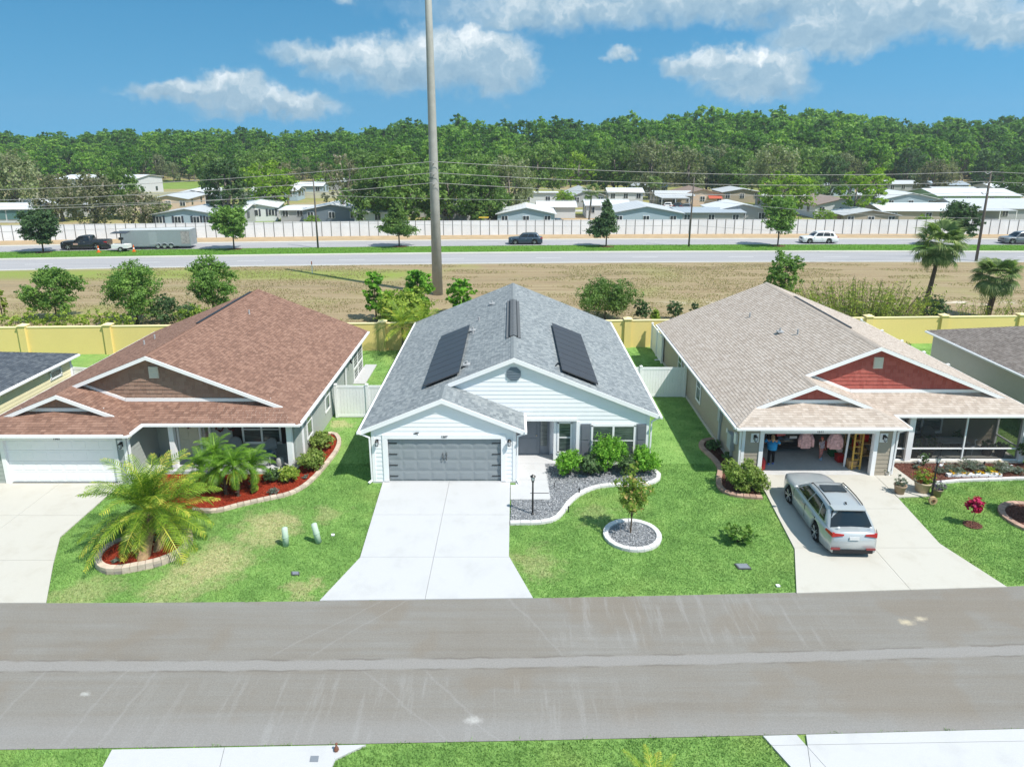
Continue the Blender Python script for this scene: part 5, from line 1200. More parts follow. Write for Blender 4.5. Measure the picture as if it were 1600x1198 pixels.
shrub(399, 770, .35, .35, L_YG, 'little yellow green croton in the red mulch', 16, 160, .1)
shrub(278, 846, .85, .4, L_GREYG, 'dark grey green plant at the right end of the oval bed', 17, 700, .07)
shrub(254, 848, .7, .42, L_GREYG, 'silvery plant behind the palm trunk in the oval bed', 18, 600, .07)
shrub(182, 884, .35, .12, L_GREYG, 'small tuft at the left end of the oval bed', 19, 120, .05, z=.16)
# magnolia-like young tree
bl = [(.0, .0, 2.35, .35, .35, .42), (-.3, .05, 1.85, .42, .42, .42), (.3, -.05, 1.9, .42, .42, .45), (.02, .25, 1.75, .4, .4, .45), (-.05, -.25, 1.5, .42, .4, .42), (.25, .1, 1.4, .38, .38, .4), (-.22, .1, 1.3, .35, .35, .35), (0, 0, .95, .22, .22, .28), (.02, 0, 2.7, .22, .22, .3), (.0, 0, 1.15, .28, .28, .3)]
plant('young_tree', 'small slim tree with bronze tipped leaves in the white concrete ring', 'tree', G(985, 833), limb_mesh('trunk', [(0, 0, 0), (.02, 0, .6), (0, .02, 1.3), (.02, 0, 2.4)], .035, bl, BARK, 1, .015), crown_mesh('crown', bl, 2600, .13, L_MAG, 5, asp=.42, shell=.8, tips=.1))
# magenta standard
bl = [(0, 0, .95, .26, .26, .26), (.12, -.05, .75, .2, .2, .18), (-.14, .0, .8, .2, .2, .2)]
plant('flowering_standard', 'little ball of magenta flowers on a thin stem on the right lawn', 'flowering plant', G(1519, 820), limb_mesh('trunk', [(0, 0, 0), (0, 0, .4), (0, 0, .8)], .012, bl, BARK, 2, .008, 5), crown_mesh('crown', bl, 700, .10, PETALM, 6, asp=.8))
# plants of the porch bed
for i, (px, py, w_, h_, m_, lb) in enumerate([(1487, 740, 1.0, .42, L_GREYG, 'mounded grey green shrub behind the first flower box'), (1516, 734, 1.15, .45, L_GREYG, 'widest mounded grey green shrub in the porch bed'), (1567, 738, 1.1, .42, L_GREYG, 'mounded grey green shrub right of the flower boxes'), (1590, 741, .6, .32, L_GREYG, 'small ball shrub near the right edge in the porch bed'), (1500, 741, .4, .25, L_SHRUBD, 'tiny ball shrub between two mounds'), (1467, 741, .5, .3, L_GREYG, 'small mound shrub by the lamp post'), (1443, 728, .45, .7, L_SHRUBD, 'upright spiky plant near the walkway in the porch bed'), (1432, 733, .4, .2, L_GREYG, 'low leafy tuft beside the upright spiky plant'), (1545, 739, .5, .3, L_YG, 'light green tuft behind the second flower box')]):
    shrub(px, py, w_, h_, m_, lb, 40 + i, int(900 * w_), .06, asp=.35)
shrub(1628, 812, 1.6, 2.3, L_SHRUBD, 'dark evergreen shrub cut by the right edge of the picture', 60, 2600, .11)
shrub(1604, 725, 1.1, 1.5, L_SHRUBD, 'dark shrub at the corner of the screened porch, by the right edge', 61, 1500, .1)
shrub(1022, 521, .8, 1.9, L_YG, 'bright leafy bush against the white fence behind the taupe house', 62, 900, .13, Y=None)

# ---------------------------------------------------------------- trees beyond the yellow wall
def tree_at(px, py, H, W_, mat, label, seed, n=3000, leaf=.16, kind='round', name='tree', cat='tree', group=None, bark=BARK, z0=.16, trunk_h=None, leanx=0, r=None):
    base = G(px, py); zl_ = z0 * H
    if kind == 'cone': bl = [(random.Random(seed + i).uniform(-.25, .25) * W_ * (1 - i / 13), random.Random(seed * 3 + i).uniform(-.25, .25) * W_ * (1 - i / 13), zl_ + (H - zl_) * (i + .8) / 13, W_ * .36 * (1.05 - i / 13), W_ * .36 * (1.05 - i / 13), H * .11) for i in range(12)]
    else: bl = blobset(seed, 15, W_ / 2, (H - zl_) * .8, zl_ + H * .08)
    rr = r or H * .018
    return plant(name, label, cat, base, limb_mesh('trunk', [(0, 0, 0), (leanx * .3, .03, H * .25), (leanx * .6, 0, H * .5), (leanx, 0, H * .85)], rr, bl, bark, seed, rr * .35, 7), crown_mesh('crown', bl, int(n * 2.1), leaf * 1.12, mat, seed, shell=.8), group)
FG = 'young trees beyond the yellow wall'
tree_at(89, 501, 4.5, 4.2, L_TREE, 'round fresh green young tree, leftmost of the three beyond the yellow wall', 71, 4200, .17, group=FG, r=.08)
tree_at(215, 506, 5.1, 4.8, L_TREE, 'wide two topped oak beyond the yellow wall, middle of the three', 72, 5600, .15, group=FG, r=.1)
tree_at(335, 497, 5.3, 4.2, L_TREE, 'dense pointed oak just above the brown roof', 73, 5200, .15, group=FG, r=.1)
tree_at(945, 500, 3.1, 5.0, L_OAK, 'broad low spreading tree beyond the yellow wall right of the grey roof', 74, 5200, .14, z0=.25, r=.07)
tree_at(1003, 502, 1.8, 1.5, L_DARK, 'small dark bush next to the broad low tree', 75, 1100, .12)
tree_at(1052, 499, 1.5, 1.4, L_DARK, 'small dark bush just left of the tan roof', 76, 900, .12)
tree_at(1085, 494, 1.2, .9, L_DARK, 'tiny dark bush peeping over the tan roof', 77, 500, .12)
tree_at(1222, 482, 5.2, 3.6, L_TREE, 'leafy bush rising behind the ridge of the tan roof', 78, 1800, .2, z0=.2)
tree_at(1452, 499, 1.7, 3.2, L_DARK, 'round dark bush at the foot of the taller fan palm', 79, 1700, .13)
tree_at(588, 500, 4.2, 2.0, L_SHRUB, 'upright large leaved bush left of the feather palms by the wall', 80, 800, .30, z0=.1)
tree_at(606, 505, 2.7, 2.2, L_SHRUB, 'shorter large leaved bush beside the upright one', 81, 600, .28, z0=.1)
tree_at(654, 499, 4.5, 2.7, L_SHRUB, 'tallest large leaved bush just left of the steel pole', 82, 1900, .27, z0=.03)
tree_at(634, 506, 2.6, 5.0, L_YG, 'low spreading bright leafy clump between the upright bushes', 181, 2600, .24, z0=.02)
tree_at(720, 492, 3.2, 2.6, L_SHRUB, 'large leaved bush peeping over the left slope of the grey roof', 83, 1000, .26, z0=.1)
tree_at(4, 498, 2.6, 1.2, L_BAMB, 'slim yellow green bush at the left edge beyond the yellow wall', 84, 700, .15)
tree_at(262, 505, 2.2, 2.8, L_DARK, 'dark bush right of the two topped oak', 85, 1500, .14, z0=.1)
tree_at(298, 506, 1.6, 2.2, L_SHRUBD, 'loose bush between the two oaks above the brown roof', 86, 1000, .14, z0=.1)
def hedge_row(name, label, x0, x1, y, h_, mat, seed, n, leaf):
    rd = random.Random(seed); bl = [(x - (x0 + x1) / 2, rd.uniform(-.2, .2), h_ * rd.uniform(.45, .75), .55, .5, h_ * .35) for x in np.arange(x0, x1, .55)]
    b = MB(); [b.tube([(q[0], q[1], -.1), (q[0], q[1], q[2])], [.03, .015], 4) for q in bl]
    return plant(name, label, 'hedge', ((x0 + x1) / 2, y, 0), b.mesh('stem', BARK), crown_mesh('foliage', bl, n, leaf, mat, seed), tn='stem', cn='foliage')
hedge_row('hedge', 'lime green low hedge behind the yellow wall at the left', -41, -29, 50.5, 1.7, L_YG, 90, 3800, .17)
hedge_row('hedge', 'lime green hedge tip above the brown roof beside the dense oak', -26, -22.5, 51.5, 1.9, L_YG, 91, 1500, .17)
def cane_clump(name, label, c, R_, h_, n, mat, seed, leaf=.28):
    rd = random.Random(seed); b = MB(); pts = []
    for i in range(n):
        a = rd.uniform(0, 6.28); q = R_ * math.sqrt(rd.random()) ; x, y = q * math.cos(a) * 1.0, q * .5 * math.sin(a); hh = h_ * rd.uniform(.6, 1.1); ex, ey = x * 1.35, y * 1.5
        b.tube([(x, y, -.1), (x * 1.1, y * 1.1, hh * .5), (ex, ey, hh)], [.02, .014, .006], 4)
        for k in range(16): t = .3 + .7 * k / 16; pts.append((x + (ex - x) * t, y + (ey - y) * t, hh * t))
    rng = np.random.default_rng(seed); P_ = np.array(pts) + rng.normal(0, .1, (len(pts), 3)); up_ = np.tile([0, 0, .6], (len(P_), 1)); q = cards(rng, P_, up_, leaf, .2, 1.0)
    return plant(name, label, 'bamboo' if 'bamboo' in name else 'ornamental grass', c, b.mesh('cane', BARK), np_mesh('foliage', q, len(P_), 4, mat, rng.random(len(P_))), tn='cane', cn='foliage')
cane_clump('bamboo_clump', 'dense yellow green bamboo thicket behind the tan roof', (27.5, 51.5, 0), 4.6, 3.5, 330, L_BAMB, 95, .34)
cane_clump('reed_clump', 'sparse dry reeds left of the shorter fan palm', (37.6, 52.6, 0), 1.6, 2.3, 26, L_BAMB, 96)
cane_clump('reed_clump', 'sparse yellow reeds right of the shorter fan palm', (42.5, 52.6, 0), 2.6, 2.0, 44, L_BAMB, 97)
# ================================================================ walls, fences and poles near by
yws = empty('boundary_wall', (0, 46.35, 0), 'long yellow stucco wall with capped piers behind the back yards', 'wall')
pxs = [-50.5, -45, -39.3, -33.6, -27.9, -22.2, -16.5, -9.1, -3.3, 2.5, 8.25, 14.1, 19.9, 25.8, 31.4, 37.2, 43, 49]
for a, b_ in zip(pxs[:-1], pxs[1:]):
    MB().poly([(a, yw(a) - .09, 1.93), (b_, yw(b_) - .09, 1.93), (b_, yw(b_) + .09, 1.93), (a, yw(a) + .09, 1.93)], (0, 0, 1.98)).build('wall_panel', YELLOW, yws)
    MB().poly([(a, yw(a) - .12, 1.99), (b_, yw(b_) - .12, 1.99), (b_, yw(b_) + .12, 1.99), (a, yw(a) + .12, 1.99)], (0, 0, .058)).build('coping', YCAP, yws)
for a in pxs:
    MB().box(a - .24, a + .24, yw(a) - .24, yw(a) + .24, -.05, 2.06).build('pier', YELLOW, yws); b = MB(); b.box(a - .30, a + .30, yw(a) - .30, yw(a) + .30, 2.06, 2.12)
    b.add([(a - .26, yw(a) - .26, 2.12), (a + .26, yw(a) - .26, 2.12), (a + .26, yw(a) + .26, 2.12), (a - .26, yw(a) + .26, 2.12), (a, yw(a), 2.24)], [(0, 1, 4), (1, 2, 4), (2, 3, 4), (3, 0, 4)]); b.build('pier_cap', YCAP, yws)
def vinyl_fence(label, p0, p1, h=1.78, posts=None, gate=None):
    P0, P1 = Vector((*p0, 0)), Vector((*p1, 0)); L = (P1 - P0).length; d = (P1 - P0) / L; n = Vector((-d.y, d.x, 0)); r = empty('vinyl_fence', P0, label, 'fence'); posts = posts or [0, L]
    for s in posts:
        c = P0 + d * s; MB().prism([c - d * .065 - n * .065, c + d * .065 - n * .065, c + d * .065 + n * .065, c - d * .065 + n * .065], 0, h + .06).build('post', VINYL, r)
        q = c; b = MB(); b.prism([q - d * .085 - n * .085, q + d * .085 - n * .085, q + d * .085 + n * .085, q - d * .085 + n * .085], h + .06, h + .085); b.add([tuple(q - d * .08 - n * .08 + Vector((0, 0, h + .085))), tuple(q + d * .08 - n * .08 + Vector((0, 0, h + .085))), tuple(q + d * .08 + n * .08 + Vector((0, 0, h + .085))), tuple(q - d * .08 + n * .08 + Vector((0, 0, h + .085))), tuple(q + Vector((0, 0, h + .14)))], [(0, 1, 4), (1, 2, 4), (2, 3, 4), (3, 0, 4)]); b.build('post_cap', VINYL, r)
    for a, b_ in zip(posts[:-1], posts[1:]):
        A_, B_ = P0 + d * (a + .07), P0 + d * (b_ - .07); LL = (B_ - A_).length; k = max(1, round(LL / .165))
        for z in (.09, h - .06): MB().bar(A_ + Vector((0, 0, z)), B_ + Vector((0, 0, z)), .05, .14).build('rail', VINYL, r)
        for i in range(k):
            q0, q1 = A_ + d * (LL * i / k + .004), A_ + d * (LL * (i + 1) / k - .004); MB().poly([q0 - n * .012 + Vector((0, 0, h - .13)), q1 - n * .012 + Vector((0, 0, h - .13)), q1 + n * .012 + Vector((0, 0, h - .13)), q0 + n * .012 + Vector((0, 0, h - .13))], (0, 0, h - .29)).build('fence_board', VINYL, r)
    return r
vinyl_fence('white vinyl fence and gate between the sage house and the white house', (-9.45, 33.95), (-6.05, 33.95), 1.8, [.06, 1.73, 3.3])
vinyl_fence('white vinyl fence between the white house and the taupe house', (6.3, 36.9), (10.02, 36.9), 1.8, [.06, 1.1, 3.66])
vinyl_fence('white vinyl fence running back from the taupe house to the yellow wall', (9.95, 42.9), (9.95, 46.4), 1.8, [.06, 1.7, 3.4])
vinyl_fence('white vinyl fence on the far side of the taupe house', (25.0, 36.9), (25.0, 47.0), 1.9, [.06, 2.4, 4.8, 7.2, 10.0])
vinyl_fence('white vinyl fence behind the cream house at the left', (-25.4, 37.0), (-23.3, 36.6), 1.8, [.06, 2.1])
b = MB(); c = Vector((25.9 - 1.0, 41.2, 1.9))
for k in range(4): b.bar((24.93, 40.6 + k * .16, 1.5), (24.93, 40.6 + k * .16, 2.1), .02, .03)
b.bar((24.93, 40.55, 1.95), (24.93, 41.15, 1.95), .02, .03); b.bar((24.93, 40.55, 1.65), (24.93, 41.15, 1.65), .02, .03)
setp(b.build('fence_ornament', BLACKMET, None, org=(24.93, 40.8, 1.5)), 'black iron grille ornament on the white fence right of the taupe house', 'ornament')
# heat pump pad behind the left fence
b = empty('heat_pump', (-8.4, 35.2, 0), 'pale grey outdoor air conditioning unit behind the white fence by the sage house', 'air conditioner')
MB().box(-8.9, -8.0, 34.8, 35.6, 0, .9).build('cabinet', M('hvac_grey', (.5, .52, .52), .5, .4), b); MB().lathe([(.36, .9), (.36, .94), (.1, .96)], (-8.45, 35.2, 0), 14).build('fan_grille', M('hvac_dark', (.2, .2, .2)), b); MB().box(-9.0, -7.9, 34.7, 35.7, -.02, .02).build('pad', CONC, b)
b = MB()
rd = random.Random(5)
for i in range(9): b.ball((-7.1 + rd.uniform(-.6, .6), 44.6 + rd.uniform(-.3, .3), .08), (rd.uniform(.12, .25), rd.uniform(.1, .2), rd.uniform(.08, .16)), 7, 4)
setp(b.build('rock_pile', M('rock_pale', (.42, .42, .40), .9, .1, var=.3), None, org=(-7.1, 44.6, 0)), 'pile of pale landscape stones at the foot of the yellow wall', 'stones')

# ---------------------------------------------------------------- far precast wall
fw = empty('precast_wall', (0, 105.3, 0), 'long white precast panel wall with dark posts across the highway', 'wall')
pm_ = MB(); pm_.box(-.70, .70, -.05, .05, 0, 2.2); pm_.box(-.70, .70, -.058, -.05, 1.30, 1.34); pm_ = pm_.mesh('wall_panel', WALLW); po_ = MB().box(-.045, .045, -.085, .085, 0, 2.3).mesh('post', WALLP); cp_ = MB().box(-.70, .70, -.075, .075, 2.2, 2.26).mesh('coping', WALLW)
N = 118; X0 = -83.0
for i in range(N):
    xa = X0 + i * 1.42; xc = xa + .71; yc = 105.3 + far_off(xc) ; an = math.atan2(far_off(xc + .5) - far_off(xc - .5), 1)
    put('wall_panel', pm_, fw, (xc, yc, 0), an); put('coping', cp_, fw, (xc, yc, 0), an); put('post', po_, fw, (xa, 105.3 + far_off(xa), 0), an)

# ---------------------------------------------------------------- poles and wires
bp = empty('transmission_pole', G(684, 460), 'tall tapering grey steel pole that runs out of the top of the picture', 'utility pole'); c = G(684, 460)
MB().tube([(c.x, c.y, -.3), (c.x - .05, c.y, 11), (c.x - .1, c.y, 22), (c.x - .15, c.y, 33)], [.50, .42, .33, .24], 16).build('shaft', STEELP, bp, True)
for i, z in enumerate((12.4, 11.4, 10.5)): MB().tube([(c.x, c.y - .35, z - .1), (c.x, c.y - .75, z)], [.05, .05], 6).build('insulator', M('insulator_grey', (.4, .41, .42)), bp)
for z in (29, 30.7, 32.4):
    MB().tube([(c.x - .1, c.y, z), (c.x + 1.6, c.y + .5, z + .4)], [.09, .05], 6).build('arm', STEELP, bp)
MB().tube([(c.x - .15, c.y, 11), (c.x - .15, c.y, 11.04)], [.44, .44], 12).build('band', BLACKMET, bp)
def pole(px, py, h, label, r=.13, topx=0, arms=()):
    c = G(px, py); o = empty('utility_pole', c, label, 'utility pole'); MB().tube([c - Vector((0, 0, .2)), c + Vector((topx * .5, 0, h / 2)), c + Vector((topx, 0, h))], [r, r * .85, r * .62], 8).build('shaft', WOODP, o, True)
    for z in arms:
        t = c + Vector((topx * z / h, 0, z)); MB().tube([t, t + Vector((-.55, -.2, -.12)), t + Vector((-.9, -.3, .05))], [.04, .04, .07], 6).build('insulator', M('insulator_grey', (.4, .41, .42)), o)
    return c + Vector((topx, 0, h))
t1 = pole(497, 388, 9.4, 'thin dark pole on the median left of the tall steel pole', .13, 0)
t2 = pole(1076, 386, 9.4, 'thin dark pole on the median right of the blue grey gabled home', .13, .15)
t3 = pole(1525, 408, 10.8, 'stout wooden utility pole near the right edge carrying three wires', .17, 0, (10.6, 9.45, 8.2))
def wire(name, label, pts_pairs, r=.023, seg=16):
    b = MB(); 
    for (a, e, sag) in pts_pairs:
        a, e = Vector(a), Vector(e); b.tube([a.lerp(e, i / seg) - Vector((0, 0, 4 * sag * (i / seg) * (1 - i / seg))) for i in range(seg + 1)], r, 4, False)
    return setp(b.build(name, WIRE, None, org=pts_pairs[0][0]), label, 'power line')
cc = G(684, 460); tp = G(1525, 408)
for i, (zA, zB, zL, zR, lb) in enumerate([(12.5, 10.75, 9.6, 10.2, 'topmost of the three wires strung from the steel pole to the wooden pole'), (11.5, 9.6, 8.7, 9.1, 'middle wire of the three strung from the steel pole'), (10.6, 8.35, 7.8, 7.9, 'lowest of the three wires strung from the steel pole')]):
    wire('power_line', lb, [((-110, 66, zL + 1.6), (cc.x, cc.y - .7, zA), 2.2), ((cc.x, cc.y - .7, zA), (tp.x - .8, tp.y - .3, zB), .75), ((tp.x - .8, tp.y - .3, zB), (125, 92, zR + .3), .9)])
wire('power_line', 'lower single wire passing behind the steel pole at mid height', [((-110, 84, 6.6), (t1.x, t1.y, 7.2), .9), ((t1.x, t1.y, 7.2), (t2.x, t2.y, 6.6), .4), ((t2.x, t2.y, 6.6), (tp.x, tp.y, 5.2), .5), ((tp.x, tp.y, 5.2), (125, 92, 5.0), .8)], .02)
wire('power_line', 'dark cable running low in front of the white precast wall', [((-110, 84, 2.9), (t1.x, t1.y, 3.6), .5), ((t1.x, t1.y, 3.6), (t2.x, t2.y, 3.0), .3), ((t2.x, t2.y, 3.0), (tp.x, tp.y, 2.9), .3), ((tp.x, tp.y, 2.9), (125, 92, 2.8), .4)], .02)
# marker post and small bits in the field
c = G(488, 427); b = MB(); b.tube([c, c + Vector((0, 0, 1.0))], .05, 6); mp_ = setp(b.build('marker_post', WHITE, None, org=c), 'white marker post with an orange cap in the field', 'marker post'); MB().tube([c + Vector((0, 0, 1.0)), c + Vector((0, 0, 1.35))], [.06, .05], 6).build('cap', AMBER, mp_)

# ================================================================ mobile homes across the highway
RW, RG, RB, RBR = (MATS[k] for k in ('roof_white', 'roof_palegrey', 'roof_bluegrey', 'roof_brown'))
def wm(nm, c): return M('wall_' + nm, c, .7, .2, var=.06)
WWH, WBL, WGR, WPE, WTA, WDK, WGN = wm('white', (.62, .64, .66)), wm('paleblue', (.36, .45, .52)), wm('grey', (.38, .39, .40)), wm('peach', (.62, .48, .38)), wm('tan', (.42, .36, .28)), wm('slate', (.16, .20, .24)), wm('green', (.26, .40, .22))
GLD = M('far_window', (.04, .05, .06), .15, .6); SHD = M('far_shutter', (.05, .055, .07))
TEAL = M('teal_screen', (.10, .20, .20), .5, .4); AWN = M('awning_red', (.45, .10, .06), .7)
def home(px, Y, w_, d_, axis, rm, wmt, label, h=2.5, rise=.75, rot=0.0, win=3, porch=None, awning=False, shut=False):
    X = (px - 800) / F_PX * (Y * _c + 12 * _s) ; o = empty('mobile_home', (X, Y, 0), label, 'mobile home', None); w2, d2 = w_ / 2, d_ / 2
    def part(nm, mb_, m): c_ = bpy.data.objects.new(nm, mb_.mesh(nm, m)); COL.objects.link(c_); c_.parent = o; WL[c_.name] = Vector((0, 0, 0)); return c_
    b = MB(); b.box(-w2, w2, 0, d_, 0, h)
    if axis == 'y': b.poly([(-w2, .0, h), (w2, .0, h), (0, .0, h + rise)], (0, -d_, 0))
    else:
        b.poly([(w2, 0, h), (w2, d_, h), (w2, d2, h + rise)], (w_ * 1.0, 0, 0))
    part('wall', b, wmt); b = MB(); e = .35
    k = rise / (w2 if axis == 'y' else d2)
    if axis == 'y':
        for sx in (-1, 1):
            q = [(0, -e, h + rise + .02), (0, d_ + e, h + rise + .02), (sx * (w2 + e), d_ + e, h - k * e + .02), (sx * (w2 + e), -e, h - k * e + .02)]; b.poly(q if sx < 0 else q[::-1], (0, 0, .10)) 
    else:
        b.poly([(-w2 - e, -e, h - k * e + .02), (w2 + e, -e, h - k * e + .02), (w2 + e, d2, h + rise + .02), (-w2 - e, d2, h + rise + .02)], (0, 0, .10)); b.poly([(-w2 - e, d2, h + rise + .02), (w2 + e, d2, h + rise + .02), (w2 + e, d_ + e, h - k * e + .02), (-w2 - e, d_ + e, h - k * e + .02)], (0, 0, .10))
    part('roof', b, rm)
    for i in range(win):
        x = -w2 + w_ * (i + .5 + .12 * ((i * 7) % 3 - 1)) / win; f = part('window', MB().box(x - .55, x + .55, -.06, 0, 1.0, 2.15), WHITE)
        for sx in (-1, 1): c_ = bpy.data.objects.new('pane', MB().box(x + sx * .26 - .22, x + sx * .26 + .22, -.08, -.06, 1.06, 2.09).mesh('pane', GLD)); COL.objects.link(c_); c_.parent = f
        if shut:
            for sx in (-1, 1): part('shutter', MB().box(x + sx * .78 - .15, x + sx * .78 + .15, -.07, 0, .95, 2.2), SHD)
    sgn = 1 if X < 0 else -1
    for i in range(2):
        y = d_ * (.25 + .5 * i); part('window', MB().box(sgn * w2 - (.06 if sgn < 0 else 0), sgn * w2 + (.06 if sgn > 0 else 0), y - .5, y + .5, 1.0, 2.1), GLD)
    if porch:
        x0, x1, dd = porch; part('carport_roof', MB().box(x0, x1, -dd, 0.0, h - .22, h - .12), rm)
        for x in (x0 + .1, (x0 + x1) / 2, x1 - .1): part('carport_post', MB().box(x - .05, x + .05, -dd + .05, -dd + .15, 0, h - .22), WHITE)
    if awning: part('awning', MB().poly([(awning[0], -1.0, 1.75), (awning[1], -1.0, 1.75), (awning[1], -.02, 2.3), (awning[0], -.02, 2.3)], (0, 0, .06)), AWN)
    o.rotation_euler = (0, 0, rot); return o
H_ = [
    (20, 121, 8, 6, 'x', RW, WWH, 'low white roofed home with teal screens at the far left behind the wall', dict(win=0)),
    (62, 130, 22, 6, 'x', RW, WWH, 'long plain white home left of the big mossy oak', dict(win=2)),
    (150, 175, 20, 14, 'x', RW, WWH, 'big cream building behind the crown of the spreading mossy oak', dict(h=4.6, win=4)),
    (262, 141, 7.5, 13, 'y', RG, WPE, 'peach gabled home with a leafy hedge, left of the dark oak', dict(rot=.15)),
    (300, 156, 8, 14, 'y', RW, WDK, 'blue gabled home with a white roof just behind the peach one', dict(rot=.15, porch=(2, 5, 3))),
    (290, 112, 11, 8, 'y', RG, WBL, 'long pale blue home with a low gable right behind the white wall', dict(rise=.9, win=4, shut=True)),
    (398, 123, 7.5, 13, 'y', RW, WWH, 'white gabled home with dark shutters right of the dark oak', dict(rot=.22, shut=True)),
    (518, 119, 10, 9, 'y', RW, WDK, 'slate coloured gabled home with two windows left of the oak group', dict(rise=1.0)),
    (468, 122, 7, 9, 'x', RW, WGR, 'white roofed annexe with a screened porch beside the slate home', dict(h=2.2, rise=.3)),
    (428, 165, 11, 6, 'x', RW, WBL, 'pale blue home seen under the bright green tree', dict(win=4)),
    (474, 182, 10, 6, 'x', RW, WBL, 'pale blue home with a dark window beyond the mown grass', {}),
    (520, 200, 10, 6, 'x', RG, WGR, 'small grey roofed home near the edge of the woods, left of centre', {}),
    (560, 135, 8, 12, 'y', RW, WWH, 'white hipped home peeping out left of the oak group', dict(rot=-.1)),
    (668, 130, 9, 9, 'y', RG, WGR, 'grey home half hidden under the oaks left of the steel pole', {}),
    (720, 122, 7, 8, 'x', RW, WWH, 'white home glimpsed under the oaks right of the steel pole', {}),
    (822, 113, 9.5, 9, 'y', RW, WBL, 'low home with a broad white roof and blue trim right of the oaks', dict(rise=1.0, h=2.5)),
    (920, 150, 7, 13, 'y', RG, WGR, 'grey gabled home with porch windows behind the thin palm', dict(rise=1.3, rot=.08, win=3)),
    (978, 160, 8, 6, 'x', RW, WWH, 'white roofed home just right of the thin palm', {}),
    (1010, 113, 12, 10, 'y', RG, WBL, 'blue grey home with a wide low gable close behind the wall', dict(rise=1.1, h=2.6)),
    (1016, 178, 9, 7, 'x', RB, WGR, 'dark roofed home between the two thin palms', {}),
    (1055, 150, 8, 8, 'x', RG, WTA, 'grey roofed carport home with cars parked below', dict(porch=(-4, 2, 5))),
    (1098, 152, 10, 12, 'y', RBR, WPE, 'brown roofed home with a red awning', dict(rise=1.2, awning=(1.2, 4.2), win=3)),
    (1112, 115, 11, 9, 'x', RB, WGR, 'home with a flat grey roof right behind the wall, right of the dark pole', dict(rise=.35, h=2.5)),
    (1160, 118, 9, 9, 'y', RW, WGR, 'white roofed home with a round window beside the flat grey roof', dict(rise=1.0, h=2.6)),
    (1160, 160, 9, 9, 'y', RG, WTA, 'pale roofed home behind the round window one', {}),
    (1316, 128, 10, 12, 'y', RBR, WWH, 'brown hipped home with a white side right of the big bright tree', dict(rise=1.2)),
    (1362, 112, 9, 6, 'y', WGN and RG, WTA, 'tan gabled home low behind the wall between the trees', dict(rise=.8, h=2.4)),
    (1306, 178, 10, 8, 'y', RB, WBL, 'blue grey hipped home far back near the woods', {}),
    (1424, 142, 11, 14, 'y', RW, WBL, 'pale home with an arched white gable in the middle of the right group', dict(rise=1.2, win=3)),
    (1452, 118, 16, 9, 'x', RW, WTA, 'long tan home with skylights in its white roof', dict(rise=.9)),
    (1530, 150, 18, 12, 'x', RW, WGN, 'long white roofed home with a green end wall', dict(rise=1.1, win=4)),
    (1488, 186, 9, 7, 'x', RB, WBL, 'small blue grey home at the foot of the woods on the right', {}),
    (1412, 190, 8, 6, 'x', RG, WGR, 'small pale home at the foot of the woods behind the two stemmed tree', {}),
    (1572, 122, 16, 10, 'x', RG, WGR, 'grey hipped home with a porch at the right edge behind the wall', dict(rise=1.3, porch=(-6, 0, 3))),
    (1500, 163, 10, 7, 'x', RG, WGR, 'grey roofed home behind the green ended one', {}),
    (1590, 175, 12, 8, 'x', RW, WWH, 'white home by the right edge far back', {}),
    (1240, 140, 10, 8, 'x', RG, WGR, 'grey home mostly hidden by the big bright green tree', {}),
    (345, 118, 8, 7, 'x', RW, WGR, 'low white roofed home tucked between the dark oak and the pale blue one', {}),
    (590, 116, 8, 7, 'x', RW, WWH, 'white roofed home under the left edge of the oak group', {}),
    (780, 121, 7, 7, 'x', RW, WGR, 'white roofed home between the dense oak and the broad white roof', {}),
    (950, 128, 8, 7, 'x', RW, WWH, 'white home behind the median tree right of the dark blue car', {}),
    (870, 128, 7, 6, 'x', RW, WWH, 'small white shed roof beside the low white roofed home', dict(win=1, h=2.2)),
]
for (px, Y, w_, d_, ax, rm, wmt, lb, kw) in H_: home(px, Y, w_, d_, ax, rm, wmt, lb, **kw)
# motor home, skylights
mhx = home(842, 152, 8, 3, 'x', RW, WWH, 'white motor home parked beside the trees', h=3.0, rise=.1, win=2); mhx['category'] = 'motor home'
o = bpy.data.objects['mobile_home']; 
for k in range(3): c_ = bpy.data.objects.new('teal_screen', MB().box(-3.6 + k * 2.4, -1.5 + k * 2.4, -.1, 0, .6, 2.2).mesh('teal_screen', TEAL)); COL.objects.link(c_); c_.parent = o
# white patch of boundary fence at the far left, drive pads and mown plots
plot = M('mown_plot', (.19, .27, .06), .95, .1, var=.3, sc=.3); pad = M('pad_concrete', (.46, .45, .42), .9, .1, var=.2, sc=.3)
for i, (x0_, x1_, y0_, y1_, m_) in enumerate([(-60, -42, 118, 131, plot), (-75, -20, 200, 235, plot), (-40, -22, 132, 150, plot), (-200, -60, 205, 240, plot), (8, 24, 122, 134, MATS['verge_dirt']), (-36, -22, 152, 158, pad), (-66, -50, 112, 114, pad), (11, 30, 140, 144, pad), (45, 60, 150, 154, pad)]):
    flat('plot' if m_ is not pad else 'pavement', [(x0_, y0_), (x1_, y0_), (x1_, y1_), (x0_, y1_)], -.024 + .002 * i, m_, 'structure')
b = MB(); [b.box(x, x + 5.9, 172, 172.15, 0, 1.6) for x in range(-120, -36, 6)]
ff = empty('board_fence', (-80, 172, 0), 'pale cream fence along the field beyond the homes at the left', 'fence'); b.build('fence_run', wm('cream', (.58, .55, .42)), ff)

